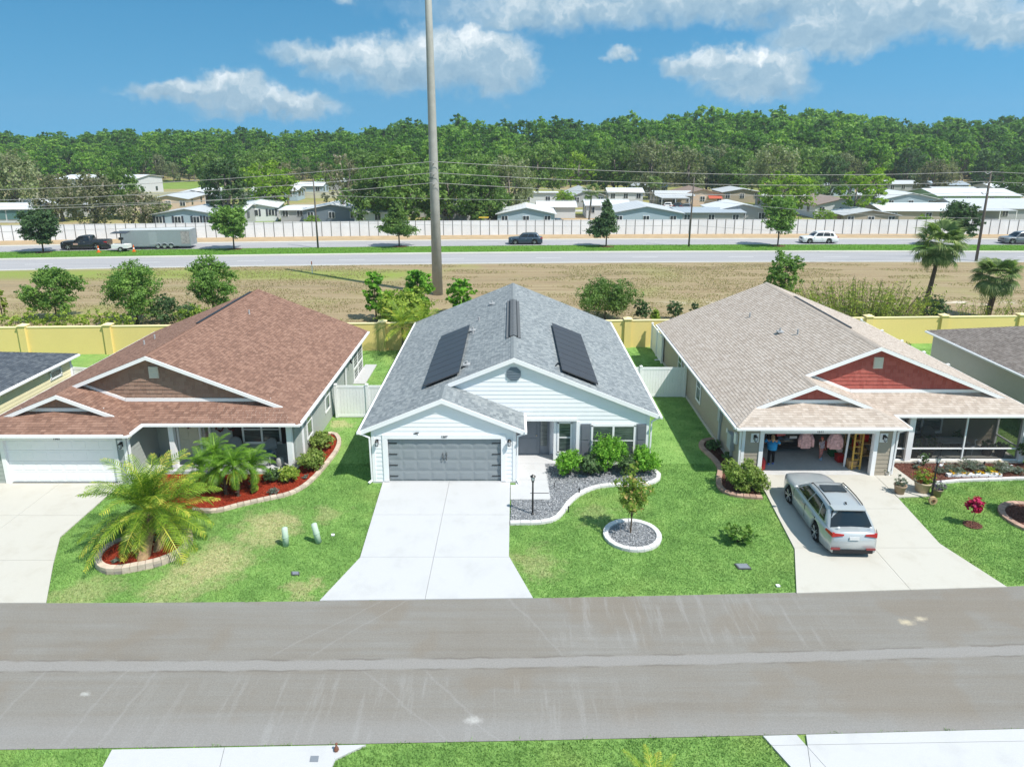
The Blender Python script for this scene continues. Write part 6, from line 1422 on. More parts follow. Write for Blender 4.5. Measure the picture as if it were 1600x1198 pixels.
# ================================================================ trees of the village and the wood
def proto(seed, R_, H, z0, n, leaf, mat, moss=0, squash=.7, nb=18, r=.35, subs=3, rb=(.26, .42)):
    bl = blobset(seed, nb, R_, (H - z0) * .85, z0, rb, squash); tr = limb_mesh('trunk', [(0, 0, 0), (.2, .1, z0 * .6), (-.1, .2, z0), (.2, 0, H * .7)], r, bl, BARKG, seed, r * .4, 7, subs)
    return tr, crown_mesh('crown', bl, n, leaf, mat, seed, shell=.6, droop=moss, jit=.7)
PR = {
    'oak': proto(101, 6.5, 11.5, 2.6, 6000, .55, L_OAK, .6), 'oak2': proto(102, 7.5, 11.5, 2.4, 6500, .55, L_OAK, .8), 'mossy': proto(103, 7.0, 11.0, 2.8, 4200, .55, L_MIXM, 1.8, r=.45, rb=(.2, .34)), 'moss': proto(104, 5.5, 12.5, 3.0, 4200, .5, L_MOSS, 1.6, nb=16),
    'bright': proto(105, 4.6, 8.5, 1.8, 4200, .42, L_BRIGHT, 0), 'dark': proto(106, 4.5, 13.5, 1.5, 5000, .5, L_DARK, .5, nb=20), 'open': proto(107, 5.0, 12.5, 4.0, 1500, .5, L_MIXM, 1.0, nb=12, r=.3, subs=6, rb=(.22, .3)), 'brighttall': proto(108, 4.5, 12, 4.0, 2800, .5, L_BRIGHT, 0, nb=12, r=.3, rb=(.25, .36)),
}
TL = [  # px, distance, kind, scale, label
    (20, 132, 'moss', 1.08, 'grey mossy tree at the left edge behind the homes'), (140, 113, 'mossy', .88, 'big spreading oak hung with moss behind the pickup'), (215, 112, 'mossy', .62, 'darker mossy oak right of the big spreading one'), (90, 124, 'mossy', .8, 'left arm of the mossy oak group beside the long white home'), (185, 128, 'oak', .85, 'oak behind the big spreading mossy one'),
    (352, 120, 'dark', .92, 'tall dark evergreen oak behind the pale blue home'), (420, 136, 'bright', 1.28, 'bright green tree with a leaning grey trunk'), (448, 142, 'open', .85, 'half bare tree right of the bright green one'), (535, 121, 'open', 1.02, 'nearly bare tree just left of the oak group'),
    (505, 190, 'bright', .7, 'small green tree by the pale blue home'), (586, 118, 'oak', .9, 'leftmost oak of the group by the steel pole'), (640, 117, 'oak2', .98, 'tallest oak of the group left of the steel pole'), (700, 119, 'oak2', .95, 'oak directly behind the steel pole'), (752, 116, 'oak', .86, 'dense oak right of the steel pole'), (795, 124, 'moss', 1.0, 'olive mossy tree right of the dense oak'), (735, 132, 'oak2', 1.1, 'taller oak at the back of the pole group'), (612, 132, 'oak', 1.15, 'oak at the back left of the pole group'),
    (882, 140, 'bright', .55, 'small bright bushy tree by the motor home'), (905, 168, 'brighttall', 1.0, 'bright tall tree behind the grey gabled home'), (1018, 170, 'moss', 1.28, 'tall grey moss draped tree behind the thin palms'), (1075, 176, 'moss', 1.1, 'second moss draped tree left of the red awning home'), (960, 185, 'oak2', 1.2, 'dark oak between the bright tall tree and the mossy one'),
    (1228, 118, 'bright', 1.12, 'big bright green tree in the middle of the right group'), (1208, 150, 'moss', 1.15, 'pale mossy tree behind the big bright green one'), (1340, 118, 'brighttall', .78, 'left half of the bright two stemmed tree'), (1368, 124, 'brighttall', .82, 'leaning right half of the bright two stemmed tree'), (1300, 162, 'dark', .9, 'dark tree behind the brown hipped home'),
    (1105, 190, 'dark', 1.0, 'dark tree at the edge of the woods right of centre'), (1380, 121, 'bright', .38, 'yellow green bush behind the wall near the two stemmed tree'), (1449, 110, 'bright', .34, 'rounded lime bush showing over the wall by the fan palm'), (1292, 112, 'bright', .42, 'low yellowish bush left of the brown hipped home'), (1272, 150, 'oak', .6, 'small oak left of the brown hipped home'),
    (485, 112, 'bright', .3, 'small bush in front of the slate home'), (245, 128, 'bright', .4, 'leafy bush beside the peach home'), (560, 176, 'oak', 1.1, 'oak left of the small grey roofed home'), (410, 176, 'oak2', 1.1, 'oak behind the bright leaning tree'), (330, 186, 'oak', 1.0, 'oak between the dark evergreen and the field'), (840, 176, 'oak2', 1.25, 'oak behind the motor home'), (1150, 182, 'oak', 1.1, 'oak behind the pale roofed home'), (1420, 200, 'dark', 1.0, 'dark tree behind the small pale home'), (1540, 190, 'dark', .95, 'dark tree behind the white homes at the right'), (1590, 160, 'oak', .8, 'oak at the right edge among the homes'), (1462, 176, 'mossy', .9, 'mossy tree above the arched white gable'),
    (1012, 188, 'oak', 1.3, 'oak behind the tall moss draped tree'), (1260, 188, 'oak2', 1.2, 'oak behind the dark tree by the brown hipped home'),
]
TREEG = 'trees among the homes across the highway'
for i, (px, Y, k, s_, lb) in enumerate(TL):
    X = (px - 800) / F_PX * (Y * _c + 8 * _s); tr, cr = PR[k]; rd = random.Random(i); plant('oak_tree' if 'oak' in lb else 'tree', lb, 'tree', (X, Y, -.1), tr, cr, TREEG, (s_ * rd.uniform(.92, 1.08), s_ * rd.uniform(.92, 1.08), s_), rd.uniform(0, 6.28))
# thin village palms
for px, Y, h_, lb in ((921, 118, 5.6, 'thin palm with a small round head left of the mossy tree'), (1020, 140, 5.8, 'thin palm with a small round head by the grey carport')):
    X = (px - 800) / F_PX * (Y * _c + 8 * _s); palm('cabbage_palm', lb, 'palm tree', (X, Y, 0), (X + .4, Y, h_), .17, .14, fan, 22, (-.9, 1.1), 1.0, BARKG, 'thin palms among the homes', False, px, 'fan_frond')
# median trees
MD = [(68, 395, 5.5, 5.4, L_DARK, 'broad dark median tree by the black pickup'), (366, 390, 5.8, 5.3, L_TREE, 'round median tree right of the grey trailer'), (624, 386, 7.0, 5.2, L_OAK, 'tallest pointed median tree left of the steel pole'), (947, 386, 6.6, 4.9, L_DARK, 'median tree with drooping dark crown, right of the dark blue car'), (1215, 385, 6.6, 5.2, L_TREE, 'bright median tree left of the white car'), (1497, 386, 6.0, 4.9, L_DARK, 'grey green median tree by the stout wooden pole')]
for i, (px, py, H, W_, m_, lb) in enumerate(MD):
    tree_at(px, py, H, W_, m_, lb, 200 + i, 4200, .26, 'cone' if i in (2, 3) else 'round', 'median_tree', 'tree', 'young trees along the median', z0=.27, r=.11)
    c = G(px, py); b_ = bed('tree_pit', [(c.x + 1.1 * math.cos(t * .524), c.y + .8 * math.sin(t * .524), 0) for t in range(12)], .075, CH_BR, 'chips', 60, i, 'bare mulch round a median tree', .15)

# the wood: one mass of instanced crowns on an uneven front
WOODP_ = [proto(301 + i, 5.5, 15 + i, 4.5, 2600, .8, L_WOOD, .2, .8, 14, .28, 2, (.28, .42)) for i in range(4)]
def wood_h(x, y):
    az_ = math.degrees(math.atan2(x, y)); pts = [(-46, 17.5), (-34, 18.0), (-26, 19.2), (-20, 19.6), (-16, 18.6), (-13, 19), (-10, 22.0), (-5, 23.5), (0, 22.0), (5, 22.5), (10, 25.5), (16, 26.0), (22, 26.0), (28, 25.0), (34, 24.6), (42, 25)]
    return np.interp(az_, [p[0] for p in pts], [p[1] for p in pts])
rd = random.Random(77); wv, wi, ws, wr = [], [], [], []
for row in range(15):
    y = 215 + row * 9.5
    for k in range(-34, 35):
        x = k * 7.4 * (1 + row * .035) + rd.uniform(-3.5, 3.5) + (row % 2) * 3.5; yy = y + rd.uniform(-4, 4) + 8 * math.sin(x * .05) + (18 if x < -60 else 0) + (12 if -60 <= x < -25 else 0)
        if abs(math.atan2(x, yy)) > .82: continue
        hh = wood_h(x, yy); grow = min(1, .62 + row * .055); H = hh * grow * rd.uniform(.84, 1.08)
        if rd.random() < .05: H *= 1.1
        wv.append((x, yy, -.2)); wi.append(rd.choice([0, 1, 2, 3, 0, 1, 2, 4] if rd.random() < .96 else [4])); ws.append(H / 17.0); wr.append(rd.uniform(0, 6.28))
me = bpy.data.meshes.new('woodland'); me.from_pydata(wv, [], []); 
for nm, arr, ty in (('pick', wi, 'INT'), ('size', ws, 'FLOAT'), ('turn', wr, 'FLOAT')): me.attributes.new(nm, ty, 'POINT').data.foreach_set('value', arr)
wo = put('woodland', me); setp(wo, 'deep mixed green woodland along the horizon behind the mobile homes', None, None, 'stuff')
ng = bpy.data.node_groups.new('woodland_scatter', 'GeometryNodeTree'); ng.interface.new_socket('Geometry', in_out='INPUT', socket_type='NodeSocketGeometry'); ng.interface.new_socket('Geometry', in_out='OUTPUT', socket_type='NodeSocketGeometry')
gi = ng.nodes.new('NodeGroupInput'); go = ng.nodes.new('NodeGroupOutput'); jn = ng.nodes.new('GeometryNodeJoinGeometry')
def attr(nm, ty): n = ng.nodes.new('GeometryNodeInputNamedAttribute'); n.data_type = ty; n.inputs[0].default_value = nm; return n.outputs[0]
# the crowns that are instanced belong to five real trees standing at the front of the wood
src = []
for i, (tr, cr) in enumerate(WOODP_ + [PR['moss']]):
    x = (-95, -38, 18, 70, 118)[i]; y_ = 212; nmx = ['wide crowned tree at the front of the woods, far left', 'full green tree at the front of the woods left of centre', 'full green tree at the front of the woods behind the homes in the middle', 'tall green tree at the front of the woods right of centre', 'grey mossy tree at the front of the woods on the right'][i]
    t = plant('woodland_tree', nmx, 'tree', (x, y_ + (20 if x < 0 else 0), -.1), tr, cr, None, (.9, .9, .9)); src += [[c for c in t.children if c.name.startswith('crown')][0], [c for c in t.children if c.name.startswith('trunk')][0]]
for k in range(5):
    for ob in (src[2 * k], src[2 * k + 1]):
        oi = ng.nodes.new('GeometryNodeObjectInfo'); oi.inputs[0].default_value = ob; oi.transform_space = 'ORIGINAL'; 
        if 'As Instance' in oi.inputs: oi.inputs['As Instance'].default_value = True
        cm = ng.nodes.new('FunctionNodeCompare'); cm.data_type = 'INT'; cm.operation = 'EQUAL'
        ii = [s_ for s_ in cm.inputs if s_.type == 'INT']; ng.links.new(attr('pick', 'INT'), ii[0]); ii[1].default_value = k
        ip = ng.nodes.new('GeometryNodeInstanceOnPoints'); ng.links.new(gi.outputs[0], ip.inputs['Points']); ng.links.new(cm.outputs[0], ip.inputs['Selection']); ng.links.new(oi.outputs['Geometry'], ip.inputs['Instance'])
        cx = ng.nodes.new('ShaderNodeCombineXYZ'); ng.links.new(attr('turn', 'FLOAT'), cx.inputs[2]); ng.links.new(cx.outputs[0], ip.inputs['Rotation'])
        sc_ = ng.nodes.new('ShaderNodeCombineXYZ'); [ng.links.new(attr('size', 'FLOAT'), sc_.inputs[j]) for j in range(3)]; ng.links.new(sc_.outputs[0], ip.inputs['Scale'])
        ng.links.new(ip.outputs[0], jn.inputs[0])
ng.links.new(jn.outputs[0], go.inputs[0]); md = wo.modifiers.new('scatter', 'NODES'); md.node_group = ng
# ================================================================ vehicles
def lerp(a, b_, t): return a + (b_ - a) * t
def paint(name, col, metal=.35): return M(name, col, .28, .5, metal=metal, var=.03, coat=.6)
def vehicle(name, label, cat, loc, heading, s, col, group=None):
    """x forward. s: L, W, H, wb, fo (front overhang), r, belt, hood, wsb/wst (windscreen base/top x from front), rb/rt (rear glass base/top x from rear), bed"""
    L, W_, H, wb, fo, r, belt, hood = (s[k] for k in ('L', 'W', 'H', 'wb', 'fo', 'r', 'belt', 'hood')); root = empty(name, (0, 0, 0), label, cat, group)
    xf = L / 2; wx = (xf - fo, xf - fo - wb); hw = W_ / 2; cl = .2; bed = s.get('bed'); xs = sorted(set([round(-xf + L * i / 44, 4) for i in range(45)] + [-xf + .02, -xf + .06, xf - .02, xf - .07]))
    A0, A1 = xf - s['wsb'], -xf + s['rb']        # belt ends of the glasshouse
    def top(x):
        t = (xf - x) / s['wsb']
        if x > A0: return lerp(hood - .22, belt + .0, min(1, t) ** .35) if t < 1 else belt
        if x < A1 and bed: return belt + .02
        if x < A1: return lerp(s.get('tail', belt), belt, min(1, (x + xf) / s['rb']))
        return belt
    def wid(x): e = abs(x) / xf; return hw * (1 - .16 * max(0, (e - .62) / .38) ** 2.4)
    b = MB(); rings = []
    for x in xs:
        zb = cl
        for w0 in wx:
            d = abs(x - w0); R_ = r + .07
            if d < R_: zb = max(zb, r + math.sqrt(R_ * R_ - d * d) * .98)
        zt = top(x); w_ = wid(x); e = 1 - .0 * abs(x); zb = min(zb, zt - .12); zm = (zb + zt) / 2
        pts = [(w_ * .90, zb), (w_ * .985, zb + .05), (w_, max(zm * .9, zb + .08)), (w_ * .985, zt - .16 if zt - .16 > zb + .1 else zb + .1), (w_ * .93, zt - .03), (w_ * .80, zt + .01), (w_ * .4, zt + .035), (0, zt + .045)]
        rings.append([(x, y, z) for y, z in pts] + [(x, -y, z) for y, z in pts[-2::-1]])
    m_ = len(rings[0]); vs = [p for q in rings for p in q]; fs = []
    for i in range(len(xs) - 1):
        for k in range(m_ - 1): fs.append((i * m_ + k, (i + 1) * m_ + k, (i + 1) * m_ + k + 1, i * m_ + k + 1))
    fs += [tuple(range(m_)), tuple(range(len(vs) - 1, len(vs) - m_ - 1, -1))]; b.add(vs, fs); body = b.build('body', col, root, True)
    dark = M('car_trim_dark', (.02, .02, .022), .5, .3); b = MB(); b.box(-xf + .15, xf - .15, -hw * .84, hw * .84, .17, .5); b.build('underbody', dark, root)
    # glasshouse
    rw, bw = hw * .66, hw * .91; T0, T1 = xf - s['wst'], -xf + s['rt']
    def side(u, t, sg=1, off=0.0):
        bx, tx = lerp(A1, A0, u), lerp(T1, T0, u); zr = H - .07 * (2 * u - .9) ** 2; bul = .03 * math.sin(math.pi * t)
        return Vector((lerp(bx, tx, t), sg * (lerp(bw - .05 * abs(2 * u - 1) ** 3, rw, t) + bul + off), lerp(belt - .02, zr - .04, t)))
    b = MB(); n = 12; rg = []
    for i in range(n + 1):
        u = i / n; row = [side(u, t) for t in (0, .33, .66, .93)]; e = row[-1]; zc = e.z + .045; rr = [Vector((e.x, e.y * k, lerp(zc, zc + .025, 1 - k))) for k in (.9, .5, 0)]
        rg.append(row + rr + [Vector((p.x, -p.y, p.z)) for p in (row + rr)[-2::-1]])
    m_ = len(rg[0]); vs = [p for q in rg for p in q]; fs = [(i * m_ + k, (i + 1) * m_ + k, (i + 1) * m_ + k + 1, i * m_ + k + 1) for i in range(n) for k in range(m_ - 1)]; fs += [tuple(range(m_)), tuple(range(len(vs) - 1, len(vs) - m_ - 1, -1))]
    b.add(vs, fs); b.build('cabin', col, root, True)
    GLS = MATS['car_glass']
    def gridp(f, nu, nv, nm, mat=GLS, par=root):
        b = MB(); b.add([f(i / nu, j / nv) for i in range(nu + 1) for j in range(nv + 1)], [(i * (nv + 1) + j, (i + 1) * (nv + 1) + j, (i + 1) * (nv + 1) + j + 1, i * (nv + 1) + j + 1) for i in range(nu) for j in range(nv)]); return b.build(nm, mat, par, True)
    for sg in (1, -1):
        for (u0, u1) in s['win']:
            gridp(lambda a, c, u0=u0, u1=u1, sg=sg: side(lerp(u0, u1, a), lerp(.12, .86 - (.0 if u0 > .15 else .12 * (1 - a)), c), sg, .012), 4, 3, 'side_window')
    def face(u, sgn):
        l0, l1 = side(u, .05), side(u, .90)
        def f(a, c): y = (2 * a - 1); p = l0.lerp(l1, c); return Vector((p.x + sgn * (.012 + .02 * (1 - y * y)), y * p.y * .93, p.z + (.02 * (1 - y * y) if c > .5 else 0)))
        return f
    gridp(face(1, 1), 8, 3, 'windscreen'); gridp(face(0, -1), 8, 3, 'rear_window')
    # wheels
    wk = ('wheel', r)
    if wk not in CACHE:
        ty = MB().lathe([(r * .70, -.11), (r * .93, -.115), (r, -.08), (r, .08), (r * .93, .115), (r * .70, .11)], (0, 0, 0), 22, 'y'); rim = MB(); rim.lathe([(r * .2, -.03), (r * .72, -.02), (r * .72, .02), (r * .2, .03)], (0, 0, 0), 20, 'y')
        sp = MB()
        for k in range(5):
            for dk in (-.13, .13): a = k * 1.2566 + dk; sp.bar((.03 * math.cos(a), .10, .03 * math.sin(a)), (r * .70 * math.cos(a + dk * .3), .118, r * .70 * math.sin(a + dk * .3)), .045, .03)
        sp.lathe([(.06, .09), (.06, .125), (.03, .13)], (0, 0, 0), 10, 'y'); sp.lathe([(r * .64, .10), (r * .68, .118), (r * .74, .118), (r * .74, .10)][:0] or [(r * .5, .108), (r * .5, .109)], (0, 0, 0), 20, 'y')
        CACHE[wk] = (ty.mesh('tyre', RUBBER, True), rim.mesh('wheel_disc', dark), sp.mesh('rim', ALLOY))
    tm, dm_, sm_ = CACHE[wk]
    for i, x in enumerate(wx):
        for sg in (1, -1):
            wo_ = bpy.data.objects.new('wheel', tm); COL.objects.link(wo_); wo_.parent = root; wo_.location = (x, sg * (hw - .13), r); wo_.rotation_euler = (0, 0, (0 if sg > 0 else math.pi) + (s.get('steer', 0) if i == 0 else 0)); WL[wo_.name] = Vector((0, 0, 0))
            for nm, me_ in (('wheel_disc', dm_), ('rim', sm_)): q = bpy.data.objects.new(nm, me_); COL.objects.link(q); q.parent = wo_
    # lamps, bumpers, plate, mirrors, handles
    for sg in (1, -1):
        b = MB(); y1 = hw * .83; zt_ = s.get('lampz', belt - .22)
        b.add([(-xf + .03, sg * hw * .42, zt_ - .02), (-xf + .05, sg * y1, zt_ - .05), (-xf + .34, sg * (wid(-xf + .34) + .006), zt_ + .02), (-xf + .30, sg * (wid(-xf + .3) + .006), zt_ + .12), (-xf + .05, sg * y1, zt_ + .10), (-xf + .03, sg * hw * .42, zt_ + .06), (-xf - .022, sg * hw * .40, zt_ - .0), (-xf - .02, sg * y1, zt_ - .06), (-xf - .02, sg * y1, zt_ + .10), (-xf - .022, sg * hw * .40, zt_ + .06)], [(6, 7, 8, 9), (7, 2, 3, 8), (6, 9, 5, 0), (9, 8, 4, 5), (6, 0, 1, 7)]); b.build('taillight', RED, root)
        b = MB(); hz_ = hood - .30; b.add([(xf - .02, sg * hw * .48, hz_), (xf - .10, sg * hw * .80, hz_), (xf - .42, sg * (wid(xf - .42) + .005), hz_ + .04), (xf - .42, sg * (wid(xf - .42) - .01), hz_ + .13), (xf - .12, sg * hw * .80, hz_ + .14), (xf - .02, sg * hw * .48, hz_ + .10)], [(0, 1, 4, 5), (1, 2, 3, 4)]); b.build('headlight', LENS, root)
        mp_ = side(.93, .1, sg); b = MB(); b.ball((mp_.x - .02, mp_.y + sg * .14, mp_.z + .06), (.07, .11, .07), 8, 5); b.bar((mp_.x, mp_.y - sg * .02, mp_.z), (mp_.x, mp_.y + sg * .1, mp_.z + .03), .05, .04); b.build('mirror', col, root, True)
        for u in s.get('hand', (.36, .66)): p = Vector((lerp(A1, A0, u), sg * (wid(0) * .992), belt - .15)); MB().box(p.x - .09, p.x + .09, min(p.y, p.y + sg * .02), max(p.y, p.y + sg * .02), p.z - .015, p.z + .015).build('door_handle', ALLOY, root)
        for u in s.get('seam', (.30, .60, .97)):
            x = lerp(A1, A0, u); MB().box(x - .006, x + .006, min(sg * hw * .96, sg * (hw * 1.002)), max(sg * hw * .96, sg * hw * 1.002), cl + .18, belt - .12).build('door_seam', dark, root)
    for x0_, x1_ in ((xf - .03, xf + .02), (-xf - .02, -xf + .03)): b = MB(); b.box(x0_, x1_, -hw * .74, hw * .74, cl - .01, cl + .13); b.build('bumper', dark, root)
    MB().box(xf - .01, xf + .025, -hw * .45, hw * .45, hood - .36, hood - .17).build('grille', dark, root)
    MB().box(-xf - .03, -xf - .015, -.17, .17, s.get('platez', .78) - .06, s.get('platez', .78) + .06).build('number_plate', PLATE, root)
    if s.get('rails'):
        for sg in (1, -1): pp = [side(u, .98, sg) + Vector((0, -sg * .05, .10 if 0 < i < 5 else .04)) for i, u in enumerate((.04, .1, .35, .65, .9, .95))]; MB().tube(pp, .02, 5).build('roof_rail', dark, root)
    if s.get('sunroof'):
        p0 = side(.55, 1); p1 = side(.80, 1); MB().box(p0.x, p1.x, -.42, .42, H - .015, H + .022).build('sunroof', GLS, root)
    if s.get('fin'): p = side(0, .97); MB().poly([(p.x - .16, -rw * .92, H - .05), (p.x + .12, -rw * .98, H - .01), (p.x + .12, rw * .98, H - .01), (p.x - .16, rw * .92, H - .05)], (0, 0, .03)).build('spoiler', col, root)
    if s.get('fin'): p = side(.12, 1); MB().add([(p.x - .1, -.02, H - .01), (p.x + .1, 0, H - .01), (p.x - .1, .02, H - .01), (p.x - .08, 0, H + .09)], [(0, 1, 3), (1, 2, 3), (2, 0, 3)]).build('antenna', dark, root)
    if bed: MB().box(-xf + .1, A1 - .12, -hw * .72, hw * .72, belt + .015, belt + .062).build('bed_shade_panel', dark, root); MB().box(-xf - .035, -xf, -hw * .8, hw * .8, belt - .5, belt - .02).build('tailgate', col, root)  # flat dark panel stands in for the shaded cavity of the open bed
    root.location = loc; root.rotation_euler = (0, 0, heading); return root
SUV = dict(L=4.68, W=1.88, H=1.62, wb=2.7, fo=.92, r=.35, belt=1.02, hood=1.02, wsb=1.35, wst=2.05, rb=.28, rt=.72, tail=.98, win=((.10, .24), (.27, .58), (.61, .93)), lampz=.88)
sv = vehicle('parked_car', 'silver SUV parked on the right hand driveway in front of the open garage', 'car', (12.18, 23.62, .036), math.radians(88.0), dict(SUV, rails=True, sunroof=True, fin=True, steer=.12), paint('paint_silver', (.46, .49, .50), .35))
sg_ = [c for c in sv.children if c.name.startswith('rear_window')][0]
MB().box(-2.36, -2.345, -.55, -.50, 1.2, 1.28)
for y_, z_ in ((.52, 1.10), (-.60, 1.12)): b = MB(); b.lathe([(.05, -.002), (.05, .002)], (-2.24, y_, z_), 10, 'z'); q = bpy.data.objects.new('window_sticker', MB().ball((0, 0, 0), (.012, .055, .05), 8, 5).mesh('window_sticker', WHITE)); COL.objects.link(q); q.parent = sv; q.location = (-2.20, y_, z_)
for y_ in (-.62, .62): q = bpy.data.objects.new('exhaust_tip', MB().box(-.04, .04, -.16, .16, -.035, .035).mesh('exhaust_tip', M('red_reflector', (.25, .05, .05), .3, .4))); COL.objects.link(q); q.parent = sv; q.location = (-2.33, y_, .36)
vehicle('parked_car', 'black SUV standing inside the open garage', 'car', (13.3, 31.9, .046), math.radians(90), dict(SUV, H=1.7, wb=2.6, L=4.5), paint('paint_black', (.012, .012, .014), .2))
vehicle('moving_car', 'dark blue SUV driving on the far lanes in the middle of the picture', 'car', (1.9, 95.9 + far_off(1.9), .005), math.pi + .04, dict(SUV, L=4.75), paint('paint_navy', (.035, .06, .09)))
vehicle('moving_car', 'white SUV driving on the far lanes right of the bright median tree', 'car', (44.0, 95.9 + far_off(44), .005), math.pi, dict(SUV, L=5.0, W=1.95, H=1.75), paint('paint_white', (.75, .76, .77), .0))
vehicle('moving_car', 'grey SUV entering from the right edge on the far lanes', 'car', (72.4, 95.7 + far_off(72.4), .005), math.pi - .03, dict(SUV, L=4.9, W=1.95, H=1.78, r=.38), paint('paint_grey', (.16, .18, .20)))
TRK = dict(L=5.9, W=2.0, H=1.93, wb=3.65, fo=.98, r=.42, belt=1.22, hood=1.25, wsb=1.75, wst=2.35, rb=2.0, rt=2.15, win=((.06, .45), (.50, .93)), bed=True, lampz=1.0)
pk = vehicle('pickup_truck', 'black crew cab pickup towing the long grey trailer', 'pickup truck', (-57.6, 95.75 + far_off(-57.6), .005), math.pi + .10, TRK, paint('paint_black2', (.02, .021, .024), .2))
for sg in (1, -1): q = bpy.data.objects.new('door_decal', MB().box(-.25, .35, -.004, .004, -.12, .12).mesh('door_decal', M('decal_pale', (.45, .30, .25), .5, .3, var=.9, sc=6))); COL.objects.link(q); q.parent = pk; q.location = (.9, sg * 1.003, .82)
# enclosed trailer
an = math.pi + .10; tx, ty = -48.3, 95.75 + far_off(-48.3)
tr = empty('cargo_trailer', (0, 0, 0), 'long grey enclosed trailer with three axles hitched to the black pickup', 'trailer'); TG = M('trailer_grey', (.26, .30, .32), .45, .4, var=.06)
b = MB(); b.box(-4.6, 4.4, -1.2, 1.2, .45, 2.55); b.add([(4.4, -1.2, .45), (4.4, 1.2, .45), (5.0, 0, .45), (4.4, -1.2, 2.5), (4.4, 1.2, 2.5), (4.95, 0, 2.5)], [(0, 2, 5, 3), (2, 1, 4, 5), (3, 5, 4)]); b.build('body', TG, tr)
MB().box(-4.62, 4.42, -1.22, 1.22, 2.55, 2.62).build('roof_panel', M('trailer_roof', (.5, .52, .53)), tr); MB().box(-4.62, 4.42, -1.215, 1.215, .40, .47).build('rail', ALLOY, tr); MB().box(4.9, 5.9, -.06, .06, .42, .54).build('hitch', BLACKMET, tr)
for i in range(18): x = -4.4 + i * .5; [MB().box(x - .012, x + .012, sg * 1.2 - .012, sg * 1.2 + .012, .47, 2.52).build('panel_seam', TG, tr) for sg in (1, -1)]
MB().box(-.3, .75, 1.2, 1.225, .6, 2.3).build('side_door', M('trailer_door', (.30, .34, .36)), tr)
for i in range(3):
    for sg in (1, -1):
        x = -2.0 + i * .85; MB().lathe([(.36, sg * 1.02 - .1), (.36, sg * 1.02 + .19)], (x, 0, .36), 16, 'y').build('tyre', RUBBER, tr); MB().lathe([(.20, sg * 1.215 - .01), (.20, sg * 1.215 + .01)], (x, 0, .36), 12, 'y').build('rim', ALLOY, tr); MB().tube([(x - .42, sg * 1.22, .5), (x - .3, sg * 1.22, .76), (x, sg * 1.22, .86), (x + .3, sg * 1.22, .76), (x + .42, sg * 1.22, .5)], .04, 5).build('fender', ALLOY, tr)
DEC = M('trailer_decal', (.32, .30, .30), .5, .3, var=.9, sc=4); MB().box(-4.5, -3.4, 1.2, 1.212, .7, 2.4).build('decal', DEC, tr)
tr.location = (tx, ty, .005); tr.rotation_euler = (0, 0, an)
# solar message/light trailer with cones
lt = empty('light_trailer', (0, 0, 0), 'small white wheeled trailer with a solar panel mast on the grass behind the grey trailer', 'trailer')
MB().box(-1.1, 1.0, -.55, .55, .45, .95).build('cabinet', M('trailer_white', (.72, .72, .72)), lt); MB().tube([(0, 0, .9), (0, 0, 2.4)], .07, 8).build('mast', BLACKMET, lt); MB().poly([(-1.0, -.6, 2.45), (1.0, -.6, 2.45), (1.0, .6, 2.55), (-1.0, .6, 2.55)], (0, 0, .06)).build('solar_panel', SOLAR, lt)
MB().box(-.25, .25, -.15, .15, 1.5, 1.8).build('lamp_head', BLACKMET, lt); MB().box(-2.0, -1.1, -.05, .05, .5, .6).build('drawbar', BLACKMET, lt)
for sg in (1, -1): MB().lathe([(.33, sg * .62 - .09), (.33, sg * .62 + .09)], (.1, 0, .33), 16, 'y').build('tyre', RUBBER, lt); MB().lathe([(.17, sg * .72 - .01), (.17, sg * .72 + .01)], (.1, 0, .33), 12, 'y').build('rim', ALLOY, lt)
lt.location = (-51.6, 92.9 + far_off(-51.6), .07); lt.rotation_euler = (0, 0, .05)
def cone(loc, label):
    o = empty('traffic_cone', loc, label, 'traffic cone', 'orange cones by the light trailer'); x, y, z = loc
    MB().box(x - .22, x + .22, y - .22, y + .22, z, z + .04).build('base', AMBER, o); MB().lathe([(.17, .04), (.10, .4), (.04, .9)], loc, 10).build('cone_body', AMBER, o); MB().lathe([(.115, .38), (.085, .52)], loc, 10).build('reflective_band', WHITE, o)
cone((-54.2, 92.2 + far_off(-54), .07), 'orange cone left of the light trailer, next to the pickup'); cone((-49.9, 92.4 + far_off(-50), .07), 'orange cone right of the light trailer')
# cars among the homes
for (px, Y, hd, colr, lb) in ((1045, 146, 1.2, 'paint_white', 'white car under the grey carport'), (1060, 145, 1.2, 'paint_navy', 'dark blue car under the grey carport'), (868, 141, .4, 'paint_black', 'black pickup like car right of the motor home'), (870, 116, 1.3, 'paint_navy', 'dark blue car showing over the wall right of the low white roofed home'), (1074, 143, 1.2, 'paint_grey', 'grey car beside the grey carport'), (396, 141, .3, 'paint_navy', 'dark blue car between the dark oak and the bright tree')):
    X = (px - 800) / F_PX * (Y * _c + 14 * _s); vehicle('village_car', lb, 'car', (X, Y, -.02), hd, dict(SUV, H=1.5, L=4.5), MATS[colr])
# yellow utility buggy under the oaks
X = (757 - 800) / F_PX * (112 * _c + 3); ug = empty('utility_cart', (X, 111.5, 0), 'yellow utility cart parked under the oaks right of the steel pole', 'cart'); YL = M('cart_yellow', (.62, .42, .06), .4, .4)
MB().box(X - 1.3, X + 1.3, 110.9, 112.1, .4, 1.1).build('body', YL, ug); MB().box(X - .9, X + .7, 110.9, 112.1, 1.95, 2.05).build('canopy', YL, ug)
for dx_ in (-.85, .65): MB().box(X + dx_ - .03, X + dx_ + .03, 110.95, 111.0, 1.1, 1.95).build('post', BLACKMET, ug)
for dx_ in (-.85, .85): MB().lathe([(.3, -.1), (.3, .1)], (X + dx_, 110.85, .3), 12, 'y').build('tyre', RUBBER, ug)

